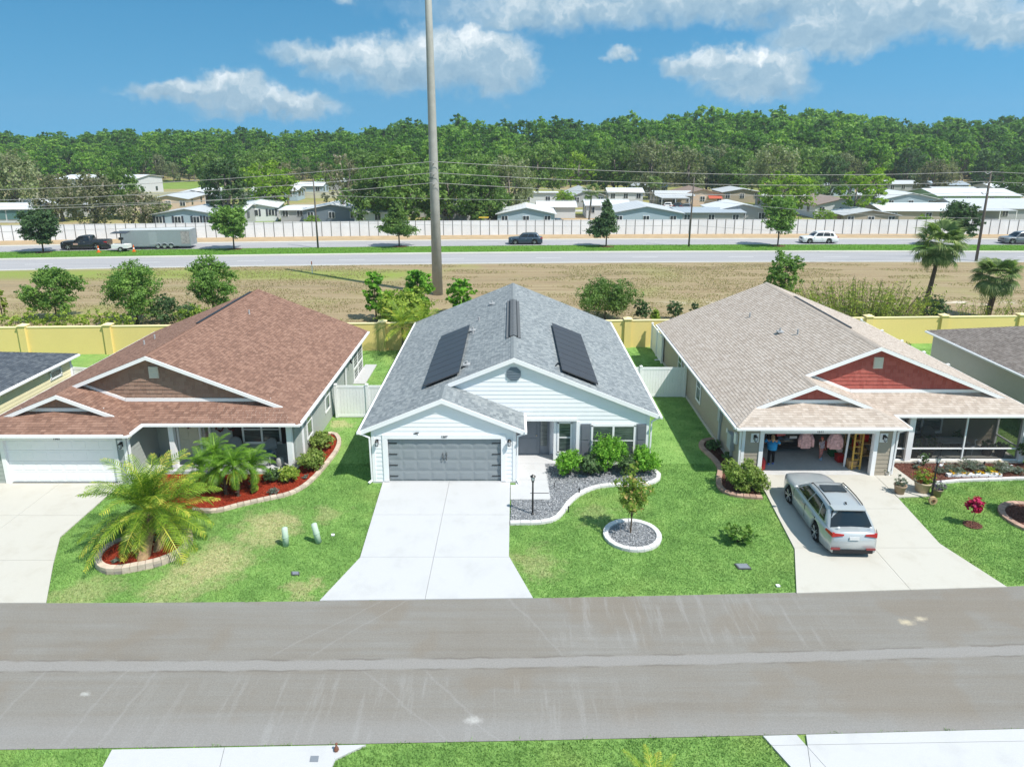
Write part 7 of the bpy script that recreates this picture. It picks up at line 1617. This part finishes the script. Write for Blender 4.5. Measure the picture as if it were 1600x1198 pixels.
# ================================================================ lawn and porch things
def lamp_post(base, h, label, lean=(0, 0), number=None):
    x, y = base; o = empty('lamp_post', (x, y, 0), label, 'lamp post'); t = Vector((x + lean[0], y + lean[1], h * .82)); BK = BLACKMET
    b = MB(); b.tube([(x, y, -.05), (x, y, .08), (x, y, .1), t], [.065, .06, .04, .032], 8); b.build('post', BK, o); b = MB(); b.lathe([(.035, 0), (.06, .02), (.045, .05), (.075, .08)], t, 8)
    b.lathe([(.12, h * .14), (.10, h * .145), (.05, h * .17), (.015, h * .19)], t, 8); b.build('lantern_frame', BK, o); MB().lathe([(.06, .08), (.10, h * .14)], t, 6).build('lamp_glass', LENS, o)
    for k in range(4): a = k * 1.57 + .78; MB().bar(t + Vector((.062 * math.cos(a), .062 * math.sin(a), .08)), t + Vector((.102 * math.cos(a), .102 * math.sin(a), h * .14)), .01, .01).build('lantern_bar', BK, o)
    return o
lp = lamp_post((.82, 24.19), 1.75, 'black lantern post on the gravel beside the white house walkway'); MB().tube([(.72, 24.15, .98), (1.45, 24.15, .98)], .014, 5).build('crossbar', BLACKMET, lp)
lamp_post((17.36, 25.35), 1.95, 'black lantern post behind the log slice on the right lawn', (.06, .05))
st = MB().lathe([(.17, -.05), (.17, .05)], (17.21, 25.0, .17), 16, 'y').build('log_slice', M('cut_wood', (.50, .36, .20), .8, .2, var=.3), None, False, (17.21, 25.0, 0)); setp(st, 'round cut log slice standing at the foot of the right lamp post', 'log sign'); MB().lathe([(.08, -.07), (.08, -.06)], (17.21, 25.0, .17), 12, 'y').build('ring', M('engraved_brown', (.22, .11, .06)), st); text(st, '7', (17.21, 24.92, .17), .13, BLACKMET)
PED = M('pedestal_green', (.46, .58, .47), .5, .3)
for (px, py, lx, h_, lb) in ((447, 852, .0, .72, 'upright pale green utility pedestal, left of the two'), (498, 847, -.07, .76, 'slightly tilted pale green utility pedestal, right of the two')):
    c = G(px, py); o = MB().tube([c, c + Vector((lx, 0, h_ * .55)), c + Vector((lx * 1.8, 0, h_)), c + Vector((lx * 1.9, 0, h_ + .03))], [.115, .11, .105, .05], 14).build('utility_pedestal', PED, None, True, c); setp(o, lb, 'utility pedestal'); MB().tube([c + Vector((lx * .9, 0, h_ * .5)), c + Vector((lx * .93, 0, h_ * .53))], .122, 14).build('band', M('pedestal_band', (.36, .47, .38)), o)
for (px, py, w_, lb) in ((463, 896, .28, 'grey utility lid set in the lawn by the street, left of the white house drive'), (1162, 885, .45, 'dark rectangular utility lid in the lawn near the right driveway')):
    c = G(px, py); o = MB().prism([c + Vector(v) for v in ((-w_ / 2, -w_ * .33, 0), (w_ / 2, -w_ * .33, 0), (w_ / 2 - .06, w_ * .33, 0), (-w_ / 2 - .06, w_ * .33, 0))], -.02, .03).build('utility_cover', M('lid_frame', (.08, .085, .09)), None, False, c); setp(o, lb, 'utility cover'); MB().prism([c + Vector(v) for v in ((-w_ / 2 + .04, -w_ * .28, 0), (w_ / 2 - .04, -w_ * .28, 0), (w_ / 2 - .09, w_ * .28, 0), (-w_ / 2 - .02, w_ * .28, 0))], .03, .04).build('lid_plate', M('lid_grey', (.20, .22, .25), .5, .4), o)
for (x, y, w_, lb) in ((15.4, 16.15, .9, 'black steel plate in the street at the right edge'), (-6.75, 22.75, .12, 'small white cap in the lawn beside the tilted pedestal'), (-4.75, 13.2, .2, 'small grey square cover beside the near driveway'), (8.9, 19.75, .12, 'little white survey cap in the corner of the lawn by the right drive')):
    o = MB().prism([(x - w_ / 2, y - w_ * .4), (x + w_ / 2, y - w_ * .4), (x + w_ / 2 - .1 * w_, y + w_ * .4), (x - w_ / 2 - .1 * w_, y + w_ * .4)], 0, .045 if y > 14 else .045).build('cover_plate', BLACKMET if w_ > .5 else (WHITE if w_ < .15 else M('lid_grey', (.2, .22, .25))), None, False, (x, y, 0)); setp(o, lb, 'cover plate')
b = MB(); x, y = -4.28, 13.42; b.lathe([(.04, .03), (.065, .09), (.035, .16), (.02, .19)], (x, y, 0), 8); b.ball((x, y + .02, .22), .035, 8, 5); b.add([(x - .07, y, .06), (x + .07, y, .06), (x, y + .02, .17)], [(0, 1, 2)]); setp(b.build('lawn_ornament', M('ornament_brown', (.20, .09, .06), .7, .2, var=.6, sc=9), None, False, (x, y, 0)), 'small brown garden ornament at the corner of the near drive', 'lawn ornament')
b = MB(); 
for (px, py, r_) in ((905, 772, .05), (888, 800, .04), (866, 762, .03)): c = G(px, py); b.tube([c, c + Vector((0, 0, .22))], r_ * .6, 6); b.ball(c + Vector((0, 0, .24)), r_, 6, 4)
setp(b.build('path_light', BLACKMET, None, False, G(905, 772)), 'little black garden lights scattered in the gravel bed', 'garden light')
def pot(c, r0, r1, h, mat, label, plant_m, seed, ph=.35, pw=.3, n=260, leaf=.1, asp=.4, cat='potted plant', flower=None):
    o = empty('potted_plant', c, label, cat); b = MB(); b.lathe([(r0, 0), (r1 * .97, h * .88), (r1 * 1.08, h * .9), (r1 * 1.08, h), (r1 * .92, h), (r1 * .88, h * .9)], c, 14); b.build('pot', mat, o, True)
    cr = crown_mesh('foliage', [(0, 0, h + ph * .5, pw, pw, ph * .55), (pw * .3, 0, h + ph * .3, pw * .8, pw * .8, ph * .4)], n, leaf, plant_m, seed, asp=asp); f = bpy.data.objects.new('foliage', cr); COL.objects.link(f); f.parent = o
    if flower: f2 = bpy.data.objects.new('blossom', crown_mesh('blossom', [(0, 0, h + ph * .55, pw, pw, ph * .6)], n // 3, leaf * .7, flower, seed + 1, asp=.9)); COL.objects.link(f2); f2.parent = o
    return o
pot(G(1405, 771), .17, .24, .42, TERRA, 'brown pot of grassy plants alone on the walkway corner', L_GREYG, 301, .4, .22, 260, .16, .2)
pot(G(1440, 768), .24, .34, .5, M('planter_buff', (.52, .42, .29), .8), 'large buff pot with yellow and red foliage plants', L_YG, 302, .55, .42, 700, .11, .4, flower=leafmat('leaf_reddish', (.3, .06, .03), (.5, .16, .08)))
pot(G(1463, 774), .15, .21, .33, TERRA, 'small brown pot of purple flowers right of the lamp post', L_GREYG, 303, .3, .28, 300, .1, .4, flower=PETALP)
pot(G(1385, 742), .10, .14, .18, M('pot_white', (.6, .58, .56)), 'little white pot of pink flowers by the garage corner', L_GREYG, 304, .22, .17, 120, .08, .6, flower=leafmat('petal_pink', (.55, .18, .2), (.7, .32, .33)))
for i, (px, lb) in enumerate([(1500, 'left white window box of yellow and orange marigolds'), (1538, 'right white window box of yellow marigolds')]):
    c = G(px + (0 if i == 0 else 4), 745); o = empty('flower_box', c, lb, 'flower box'); b = MB(); b.box(c.x - .60, c.x + .60, c.y - .09, c.y + .09, .0, .17); b.build('box', WHITE, o)
    for k in range(3): MB().box(c.x - .42 + k * .42 - .015, c.x - .42 + k * .42 + .015, c.y - .10, c.y - .09, .06, .10).build('box_slot', BLACKMET, o)
    for nm, m_, n_, sd in (('foliage', L_GREYG, 160, 1), ('blossom', PETALY, 200, 2)): f = bpy.data.objects.new(nm, crown_mesh(nm, [(x_, 0, .22, .22, .1, .08) for x_ in (-.42, -.1, .2, .45)], n_, .06, m_, 310 + i * 5 + sd, asp=.8)); COL.objects.link(f); f.parent = o
# white heron ornaments and stones in the bed
def heron(c, h, label):
    b = MB(); x, y, z = c; b.tube([(x, y, z), (x + .01, y, z + h * .45)], .008, 4); b.ball((x, y, z + h * .55), (.09, .06, .075), 8, 5); b.tube([(x + .05, y, z + h * .6), (x + .10, y, z + h * .75), (x + .06, y, z + h * .9), (x + .10, y, z + h)], [.03, .018, .015, .02], 5); b.tube([(x + .10, y, z + h), (x + .2, y, z + h * .97)], [.015, .004], 4); return setp(b.build('heron_ornament', WHITE, None, False, c), label, 'garden ornament')
heron((18.5, 28.2, .03), .55, 'white heron ornament standing by the porch post'); heron((21.4, 29.0, .10), .9, 'white heron figure inside the screened porch'); heron((19.3, 27.9, .03), .4, 'thin white bird stake in the mulch behind the grey green shrubs'); heron((22.2, 27.7, .03), .35, 'small white bird near the right end of the porch bed')
b = MB(); c = G(1533, 732); b.ball(c + Vector((0, 0, .1)), (.14, .12, .12), 8, 5); b.ball(c + Vector((-.16, 0, .06)), (.1, .1, .08), 7, 4); b.tube([c + Vector((.05, 0, .15)), c + Vector((.12, 0, .35))], [.05, .03], 5); setp(b.build('dark_ornament', BLACKMET, None, False, c), 'black and white figurine in the porch bed mulch', 'garden ornament')
b = MB(); c = G(1560, 728); b.lathe([(.07, 0), (.06, .2), (.09, .22), (.05, .3)], c, 8); setp(b.build('urn', M('urn_cream', (.6, .5, .32)), None, False, c), 'little cream urn in the porch bed', 'garden ornament')
# porch furniture behind the screen
WIC = M('wicker_grey', (.28, .29, .31), .7, .2, var=.3, sc=20, b=.6, bs=120)
def armchair(loc, rz, label, mat, cush):
    o = empty('armchair', (0, 0, 0), label, 'chair'); n = 12
    b = MB(); vs = []
    for i in range(n + 1):
        a = math.pi * i / n; R_ = .36; hh = .42 + .62 * math.sin(a) ** .55; x, y = R_ * math.cos(a), .10 + .26 * math.sin(a); vs += [(x * .82, y * .85, .25), (x, y + .08 * math.sin(a), hh), (x * .90, y * .95 - .03, hh), (x * .74, y * .78 - .02, .38)]
    f = []
    for i in range(n):
        for k in range(4): f.append((i * 4 + k, i * 4 + (k + 1) % 4, (i + 1) * 4 + (k + 1) % 4, (i + 1) * 4 + k))
    b.add(vs, f); b.build('backrest', mat, o, True)
    for sx in (-1, 1): MB().tube([(sx * .32, -.30, .05), (sx * .34, -.32, .55), (sx * .36, -.1, .60), (sx * .35, .14, .62)], [.035, .05, .05, .04], 6).build('armrest', mat, o, True)
    MB().box(-.31, .31, -.32, .22, .22, .40).build('seat', mat, o); MB().box(-.28, .28, -.30, .18, .40, .50).build('cushion', cush, o)
    for sx in (-1, 1):
        for sy in (-.28, .22): MB().tube([(sx * .28, sy, 0), (sx * .28, sy, .24)], .03, 6).build('leg', mat, o)
    o.location = loc; o.rotation_euler = (0, 0, rz); return o
CUB = M('cushion_blue', (.10, .18, .26), .8, .1)
armchair((-12.75, 28.6, .12), .15, 'grey wicker armchair behind the pygmy palms, left of the pair', WIC, M('cushion_grey', (.2, .2, .22))); armchair((-11.15, 28.5, .12), -.35, 'grey wicker armchair with a blue cushion and pole across its arm', WIC, CUB)
setp(MB().tube([(-11.6, 28.15, .75), (-10.65, 28.35, 1.05)], .015, 5).build('walking_stick', M('stick_grey', (.3, .33, .35)), None, False, (-11.6, 28.15, .75)), 'thin pole lying across the arms of the right wicker chair', 'pole')
o = empty('footstool', (-11.25, 27.95, .12), 'low slatted footstool in front of the right wicker chair', 'footstool'); 
for k in range(5): MB().box(-11.5 + k * .1, -11.42 + k * .1, 27.8, 28.12, .34, .37).build('slat', WIC, o)
for dx_ in (-.22, .2):
    for dy in (-.13, .15): MB().box(-11.25 + dx_ - .02, -11.25 + dx_ + .02, 27.95 + dy - .02, 27.95 + dy + .02, .12, .34).build('leg', WIC, o)
setp(MB().lathe([(.13, 0), (.18, .1), (.19, .22), (.17, .36), (.12, .42)], (-10.5, 28.15, .12), 14).build('garden_stool', M('ceramic_grey', (.38, .38, .36), .4, .4), None, True, (-10.5, 28.15, .12)), 'round grey ceramic garden stool beside the right wicker chair', 'stool')
def wreath(c, label, m1):
    b = MB(); rd = random.Random(int(c[0] * 10)); [b.ball((c[0] + .17 * math.cos(a * .45) + rd.uniform(-.03, .03), c[1], c[2] + .17 * math.sin(a * .45) + rd.uniform(-.03, .03)), rd.uniform(.03, .06), 6, 4) for a in range(14)]; return setp(b.build('wreath', m1, None, False, c), label, 'wreath')
WR = M('wreath_maroon', (.13, .03, .03), .8, .2, var=.9, sc=14); wreath((-14.97, 29.06, 1.75), 'dark red wreath on the cream front door', WR); wreath((-13.55, 29.12, 1.55), 'left dark star decoration on the sage porch wall', WR); wreath((-13.0, 29.12, 1.6), 'right dark star decoration on the sage porch wall', WR)
setp(MB().lathe([(.02, .16), (.17, .13), (.19, .05), (.08, -.03)], (-13.3, 28.6, 2.1), 12).build('ceiling_lamp', M('lamp_white', (.7, .7, .68)), None, True, (-13.3, 28.6, 2.1)), 'white bowl lamp hanging from the sage porch ceiling', 'lamp')
c = (-10.1, 29.1, 1.6); b = MB(); b.tube([(c[0], c[1], 1.95), (c[0], c[1] - .05, 1.2)], .02, 5); b.ball((c[0], c[1] - .05, 1.15), .05, 6, 4); b.box(c[0] - .07, c[0] + .07, c[1] - .05, c[1], 1.5, 1.9); setp(b.build('thermometer', WHITE, None, False, c), 'white porch thermometer between the shutter and the post', 'thermometer')
pot((-13.6, 28.2, .12), .15, .2, .35, M('pot_white', (.6, .58, .56)), 'white pot with pink orchids behind the pygmy palms', L_SHRUBD, 320, .45, .2, 200, .1, flower=leafmat('petal_mauve', (.3, .1, .22), (.5, .3, .42)))
pot((-12.0, 27.85, .12), .12, .16, .3, M('pot_white', (.6, .58, .56)), 'white potted plant between the two wicker chairs', L_GREYG, 321, .2, .14, 90, .08)
for i, (x, y, hh, lb) in enumerate([(18.75, 29.1, .75, 'potted plant behind the screen next to the porch post'), (19.5, 29.2, .95, 'taller potted plant behind the screen, second from the post'), (21.2, 29.9, .8, 'leafy potted plant under the porch window'), (22.3, 29.3, .5, 'dark round pot at the right end of the porch'), (22.85, 29.2, .5, 'second dark round pot in the corner of the porch'), (17.9, 29.4, .5, 'dark pot behind the narrow screen panel')]): pot((x, y, .10), .18, .24, .36, M('pot_dark', (.08, .07, .065)), lb, L_SHRUBD, 330 + i, hh * .8, .28, 260, .13)
o = empty('porch_table', (20.6, 29.4, .10), 'glass topped table behind the porch screen', 'table'); MB().box(20.0, 21.3, 29.05, 29.75, .78, .81).build('tabletop', M('table_glass', (.35, .38, .40), .1, .6), o)
for dx_ in (.05, 1.2):
    for dy in (.08, .6): MB().tube([(20.0 + dx_, 29.05 + dy, .10), (20.0 + dx_, 29.05 + dy, .78)], .02, 5).build('leg', BLACKMET, o)
armchair((20.0, 30.0, .10), .0, 'tan high backed chair beneath the porch window behind the screen', M('chair_tan', (.30, .27, .23), .8), M('cushion_tan', (.35, .32, .28)))

# ================================================================ garage contents and people
RC = M('red_plastic', (.50, .02, .02), .4, .4); c = G(1192, 727)
setp(MB().lathe([(.12, 0), (.14, .1), (.14, .42), (.08, .5), (.04, .58)], (11.28, 27.95, .045), 12).build('red_canister', RC, None, True, (11.28, 27.95, .045)), 'red canister on the garage floor by the left jamb', 'canister')
HNG = M('rail_steel', (.3, .3, .3), .4, .4)
CAMO = M('jacket_pink', (.50, .30, .30), .85, .1, var=.8, sc=10)
def jacket(c, label, sp=0.0):
    o = empty('hanging_jacket', c, label, 'jacket'); x, y, z = c
    b = MB(); b.add([(x - .20, y - .06, z), (x + .20, y - .06, z), (x + .24, y - .07, z - .5), (x + .20 + sp, y - .05, z - .72), (x - .20, y - .05, z - .72), (x - .24, y - .07, z - .5), (x - .20, y + .07, z), (x + .20, y + .07, z), (x + .24, y + .08, z - .5), (x + .2 + sp, y + .05, z - .72), (x - .2, y + .05, z - .72), (x - .24, y + .08, z - .5)], [(0, 5, 4, 3, 2, 1), (6, 7, 8, 9, 10, 11), (0, 1, 7, 6), (1, 2, 8, 7), (2, 3, 9, 8), (3, 4, 10, 9), (4, 5, 11, 10), (5, 0, 6, 11)]); b.build('torso', CAMO, o)
    for sx in (-1, 1): MB().tube([(x + sx * .18, y, z - .04), (x + sx * .30, y - .03, z - .3), (x + sx * .30, y - .06, z - .62)], [.085, .07, .055], 7).build('sleeve', CAMO, o, True)
    MB().tube([(x - .1, y, z + .02), (x, y + .02, z + .12), (x + .1, y, z + .02)], [.05, .07, .05], 6).build('hood', CAMO, o, True); MB().tube([(x, y, z + .1), (x, y, 2.38)], .006, 4).build('hanger_cord', HNG, o)
jacket((13.12, 27.95, 1.80), 'left pink patterned jacket hanging before the black car'); jacket((14.42, 27.95, 1.76), 'right pink patterned jacket hanging before the black car', .12)
rd = random.Random(9); CB = M('cardboard', (.38, .24, .12), .9, .1)
sh = empty('storage_shelf', (15.9, 29.5, .045), 'wooden shelf rack along the right wall of the garage', 'shelf'); WD = M('pine_wood', (.48, .30, .13), .7, .2, var=.3)
for y in (28.3, 29.6, 30.9):
    for x in (15.75, 16.45): MB().box(x - .03, x + .03, y - .03, y + .03, .045, 2.2).build('upright', WD, sh)
for z in (.5, 1.1, 1.7): MB().box(15.72, 16.48, 28.27, 30.93, z, z + .04).build('shelf_board', WD, sh)
items = [('storage_box', CB, 'box'), ('red_bin', RC, 'bin'), ('green_bin', M('green_plastic', (.03, .16, .06), .5, .3), 'bin'), ('white_bag', M('bag_white', (.55, .52, .45), .8, .1), 'bag'), ('dark_crate', M('crate_dark', (.04, .04, .05)), 'crate')]
posn = [(15.35, 28.1, .045, .4, 'brown cardboard box on the floor nearest the right garage jamb', 0), (15.15, 28.75, .045, .35, 'red bin on the garage floor by the shelf', 1), (15.1, 29.35, .045, .4, 'dark green bin behind the red one', 2), (14.95, 30.0, .045, .35, 'second red bin further into the garage', 1), (15.2, 28.95, .40, .28, 'white bag heaped on the bins', 3)]
posn += [(16.05, 28.6 + i * .55, z + .04, .32, f'{["brown", "red", "green", "pale", "dark"][(i + j) % 5]} {["box", "bin", "bin", "bag", "crate"][(i + j) % 5]} on the {["lower", "middle", "upper"][j]} shelf, {["nearest the door", "second from the door", "third from the door", "at the far end"][i]}', (i + j) % 5) for j, z in enumerate((.5, 1.1, 1.7)) for i in range(4)]
for (x, y, z, s_, lb, k) in posn:
    nm, m_, ct = items[k]; h_ = s_ * rd.uniform(.8, 1.1); b = MB(); w_ = s_ * rd.uniform(.8, 1.0)
    if k == 3: b.ball((x, y, z + h_ * .45), (w_ * .6, w_ * .55, h_ * .5), 9, 6)
    else: b.add([(x - w_ * .45, y - w_ * .45, z), (x + w_ * .45, y - w_ * .45, z), (x + w_ * .45, y + w_ * .45, z), (x - w_ * .45, y + w_ * .45, z), (x - w_ / 2, y - w_ / 2, z + h_), (x + w_ / 2, y - w_ / 2, z + h_), (x + w_ / 2, y + w_ / 2, z + h_), (x - w_ / 2, y + w_ / 2, z + h_)], [(0, 3, 2, 1), (4, 5, 6, 7), (0, 1, 5, 4), (1, 2, 6, 5), (2, 3, 7, 6), (3, 0, 4, 7)]); b.box(x - w_ * .53, x + w_ * .53, y - w_ * .53, y + w_ * .53, z + h_, z + h_ + .03)
    setp(b.build(nm, m_, None, False, (x, y, z)), lb, ct)
ld = empty('step_ladder', (15.55, 27.95, .045), 'yellow wooden ladder leaning inside the right garage jamb', 'ladder')
for dx_ in (0, .36): MB().bar((15.3 + dx_, 27.9, .05), (15.42 + dx_, 28.15, 2.1), .04, .07).build('ladder_rail', M('ladder_yellow', (.62, .38, .08), .5, .3), ld)
for k in range(7): t = (k + .6) / 7; MB().bar((15.3 + .12 * t, 27.9 + .25 * t, .05 + 2.05 * t), (15.66 + .12 * t, 27.9 + .25 * t, .05 + 2.05 * t), .04, .03).build('ladder_rung', MATS['ladder_yellow'], ld)
setp(MB().tube([(15.1, 28.2, .05), (15.25, 28.35, 2.2)], .05, 8).build('white_pole', WHITE, None, False, (15.1, 28.2, .05)), 'white post leaning beside the yellow ladder', 'pole')

def person(label, loc, rz, h, skin, hairm, shirtm, trouserm, shoem, long_hair=True, arms='down', step=.06, wide=1.0, lean=0.0):
    """one continuous skinned body with clothes, hair and shoes as its own parts"""
    k = h / 1.7; root = empty('person', (0, 0, 0), label, 'person')
    J = dict(pel=(0, 0, .92), chest=(0, -lean * .3, 1.25), neck=(0, -lean * .45, 1.44), head=(0, -lean * .5, 1.56), top=(0, -lean * .5, 1.66))
    for s_, sg in (('l', 1), ('r', -1)):
        J['hip' + s_] = (sg * .10, 0, .88); J['kn' + s_] = (sg * .11, -.03 + sg * step * .5, .49); J['an' + s_] = (sg * .115, .02 + sg * step, .08); J['to' + s_] = (sg * .125, -.12 + sg * step, .035)
        J['sh' + s_] = (sg * .19 * wide, -lean * .4, 1.38)
        if arms == 'down': J['el' + s_] = (sg * .26 * wide, .0 - lean * .4, 1.10); J['wr' + s_] = (sg * .25 * wide, -.10 - lean * .4, .86)
        else: J['el' + s_] = (sg * .30 * wide, -.08 - lean, 1.15); J['wr' + s_] = (sg * .20 * wide, -.28 - lean, 1.08)
        w = Vector(J['wr' + s_]); J['pa' + s_] = tuple(w + (Vector((0, -.02, -.07)) if arms == 'down' else Vector((-sg * .03, -.06, 0))))
    names = list(J); E_ = [('pel', 'chest'), ('chest', 'neck'), ('neck', 'head'), ('head', 'top')]
    for s_ in 'lr': E_ += [('pel', 'hip' + s_), ('hip' + s_, 'kn' + s_), ('kn' + s_, 'an' + s_), ('an' + s_, 'to' + s_), ('chest', 'sh' + s_), ('sh' + s_, 'el' + s_), ('el' + s_, 'wr' + s_), ('wr' + s_, 'pa' + s_)]
    Rr = dict(pel=.135, chest=.13, neck=.055, head=.095, top=.075); 
    for s_ in 'lr': Rr.update({'hip' + s_: .09, 'kn' + s_: .058, 'an' + s_: .042, 'to' + s_: .035, 'sh' + s_: .062, 'el' + s_: .042, 'wr' + s_: .028, 'pa' + s_: .03})
    pts = [Vector(J[n]) * k for n in names]; rad = [Rr[n] * k for n in names]; edges = [(names.index(a), names.index(c)) for a, c in E_]
    for s_, sg in (('l', 1), ('r', -1)):      # fingers and thumb rooted in the palm
        pa = pts[names.index('pa' + s_)]; d = (pa - pts[names.index('wr' + s_)]).normalized(); sd = Vector((0, 1, 0)) if arms == 'down' else Vector((1, 0, 0))
        for f in range(5):
            off = sd * (f - 1.5) * .017 * k if f < 4 else sd * -.035 * k; ln = (.065, .075, .07, .055, .045)[f] * k; i0 = len(pts); q1 = pa + off + d * ln * .55; q2 = pa + off + d * ln + Vector((0, -.015, 0)) * k
            pts += [q1, q2]; rad += [.0095 * k, .007 * k]; edges += [(names.index('pa' + s_), i0), (i0, i0 + 1)]
    me = bpy.data.meshes.new('body'); me.from_pydata(pts, edges, []); tmp = bpy.data.objects.new('tmp', me); COL.objects.link(tmp); sk = tmp.modifiers.new('s', 'SKIN'); tmp.modifiers.new('u', 'SUBSURF').levels = 1
    for i, v in enumerate(me.skin_vertices[0].data): v.radius = (rad[i], rad[i]); v.use_root = (i == 0)
    dg = bpy.context.evaluated_depsgraph_get(); dg.update(); bm_ = bpy.data.meshes.new_from_object(tmp.evaluated_get(dg)); bpy.data.objects.remove(tmp); bm_.materials.clear(); bm_.materials.append(skin)
    for p in bm_.polygons: p.use_smooth = True
    bo = bpy.data.objects.new('body', bm_); COL.objects.link(bo); bo.parent = root; WL[bo.name] = Vector((0, 0, 0))
    P_ = lambda n: Vector(J[n]) * k
    hd = P_('head'); b = MB(); b.ball(hd + Vector((0, .015, .03)) * k, (.095 * k, .11 * k, .11 * k), 12, 8); b.build('hair', hairm, root, True)
    if long_hair: MB().tube([hd + Vector((0, .05, .04)) * k, hd + Vector((0, .11, -.08)) * k, hd + Vector((0, .12, -.24)) * k], [.085 * k, .095 * k, .05 * k], 9).build('long_hair', hairm, root, True)
    for sg in (1, -1): MB().ball(hd + Vector((sg * .034, -.092, .0)) * k, .010 * k, 6, 4).build('eye', BLACKMET, root)
    MB().ball(hd + Vector((0, -.10, -.025)) * k, (.012 * k, .018 * k, .016 * k), 6, 4).build('nose', skin, root)
    b = MB(); b.tube([P_('pel') + Vector((0, 0, -.03)), P_('chest'), P_('neck') - Vector((0, 0, .03))], [.185 * k * wide, .195 * k * wide, .09 * k], 14); b.build('shirt', shirtm, root, True)
    for s_ in 'lr':
        MB().tube([P_('sh' + s_), P_('sh' + s_).lerp(P_('el' + s_), .75)], [.085 * k, .062 * k], 9).build('sleeve', shirtm, root, True)
        MB().tube([P_('pel') * .4 + P_('hip' + s_) * .6 + Vector((0, 0, .03)), P_('kn' + s_), P_('an' + s_) + Vector((0, 0, .04))], [.125 * k, .082 * k, .065 * k], 10).build('trouser_leg', trouserm, root, True)
        a, t = P_('an' + s_), P_('to' + s_); MB().tube([a + Vector((0, .05, -.035)) * k, a.lerp(t, .5) + Vector((0, 0, -.01)) * k, t + Vector((0, -.02, .005)) * k], [.05 * k, .052 * k, .035 * k], 8).build('shoe', shoem, root, True)
    root.location = loc; root.rotation_euler = (0, 0, rz); return root
FLOR = M('floral_cloth', (.42, .36, .42), .85, .1, var=1.6, sc=16)
person('blonde person in a bright blue top and black trousers at the left of the garage', (11.85, 28.45, .045), 2.9, 1.46, SKIN, M('hair_blonde', (.48, .30, .16), .7), M('shirt_blue', (.02, .28, .60), .7), M('trousers_black', (.012, .012, .015), .8), M('shoe_blue', (.12, .22, .62), .6), arms='fwd', wide=1.35)
person('small person in flowered clothes and a coral cap before the black car', (14.35, 28.95, .045), .5, 1.12, SKIN, M('cap_coral', (.62, .18, .14), .7), FLOR, M('trousers_coral', (.55, .22, .20), .8, var=1.2, sc=14), M('shoe_pale', (.30, .50, .70), .6), long_hair=False, wide=1.0)

# ================================================================ thin summer haze
hb = MB().box(-420, 420, -30, 520, -1.2, 40); m, nt = newmat('haze')
pv = nt.node('ShaderNodeVolumePrincipled'); pv.inputs['Color'].default_value = (.78, .86, .95, 1); pv.inputs['Density'].default_value = .00032; pv.inputs['Anisotropy'].default_value = .2
nt.link(pv.outputs[0], nt.node('ShaderNodeOutputMaterial').inputs['Volume'])
setp(hb.build('haze', m), 'thin pale summer haze over the whole place', None, None, 'stuff')
C.cycles.volume_bounces = 0; C.cycles.volume_max_steps = 64
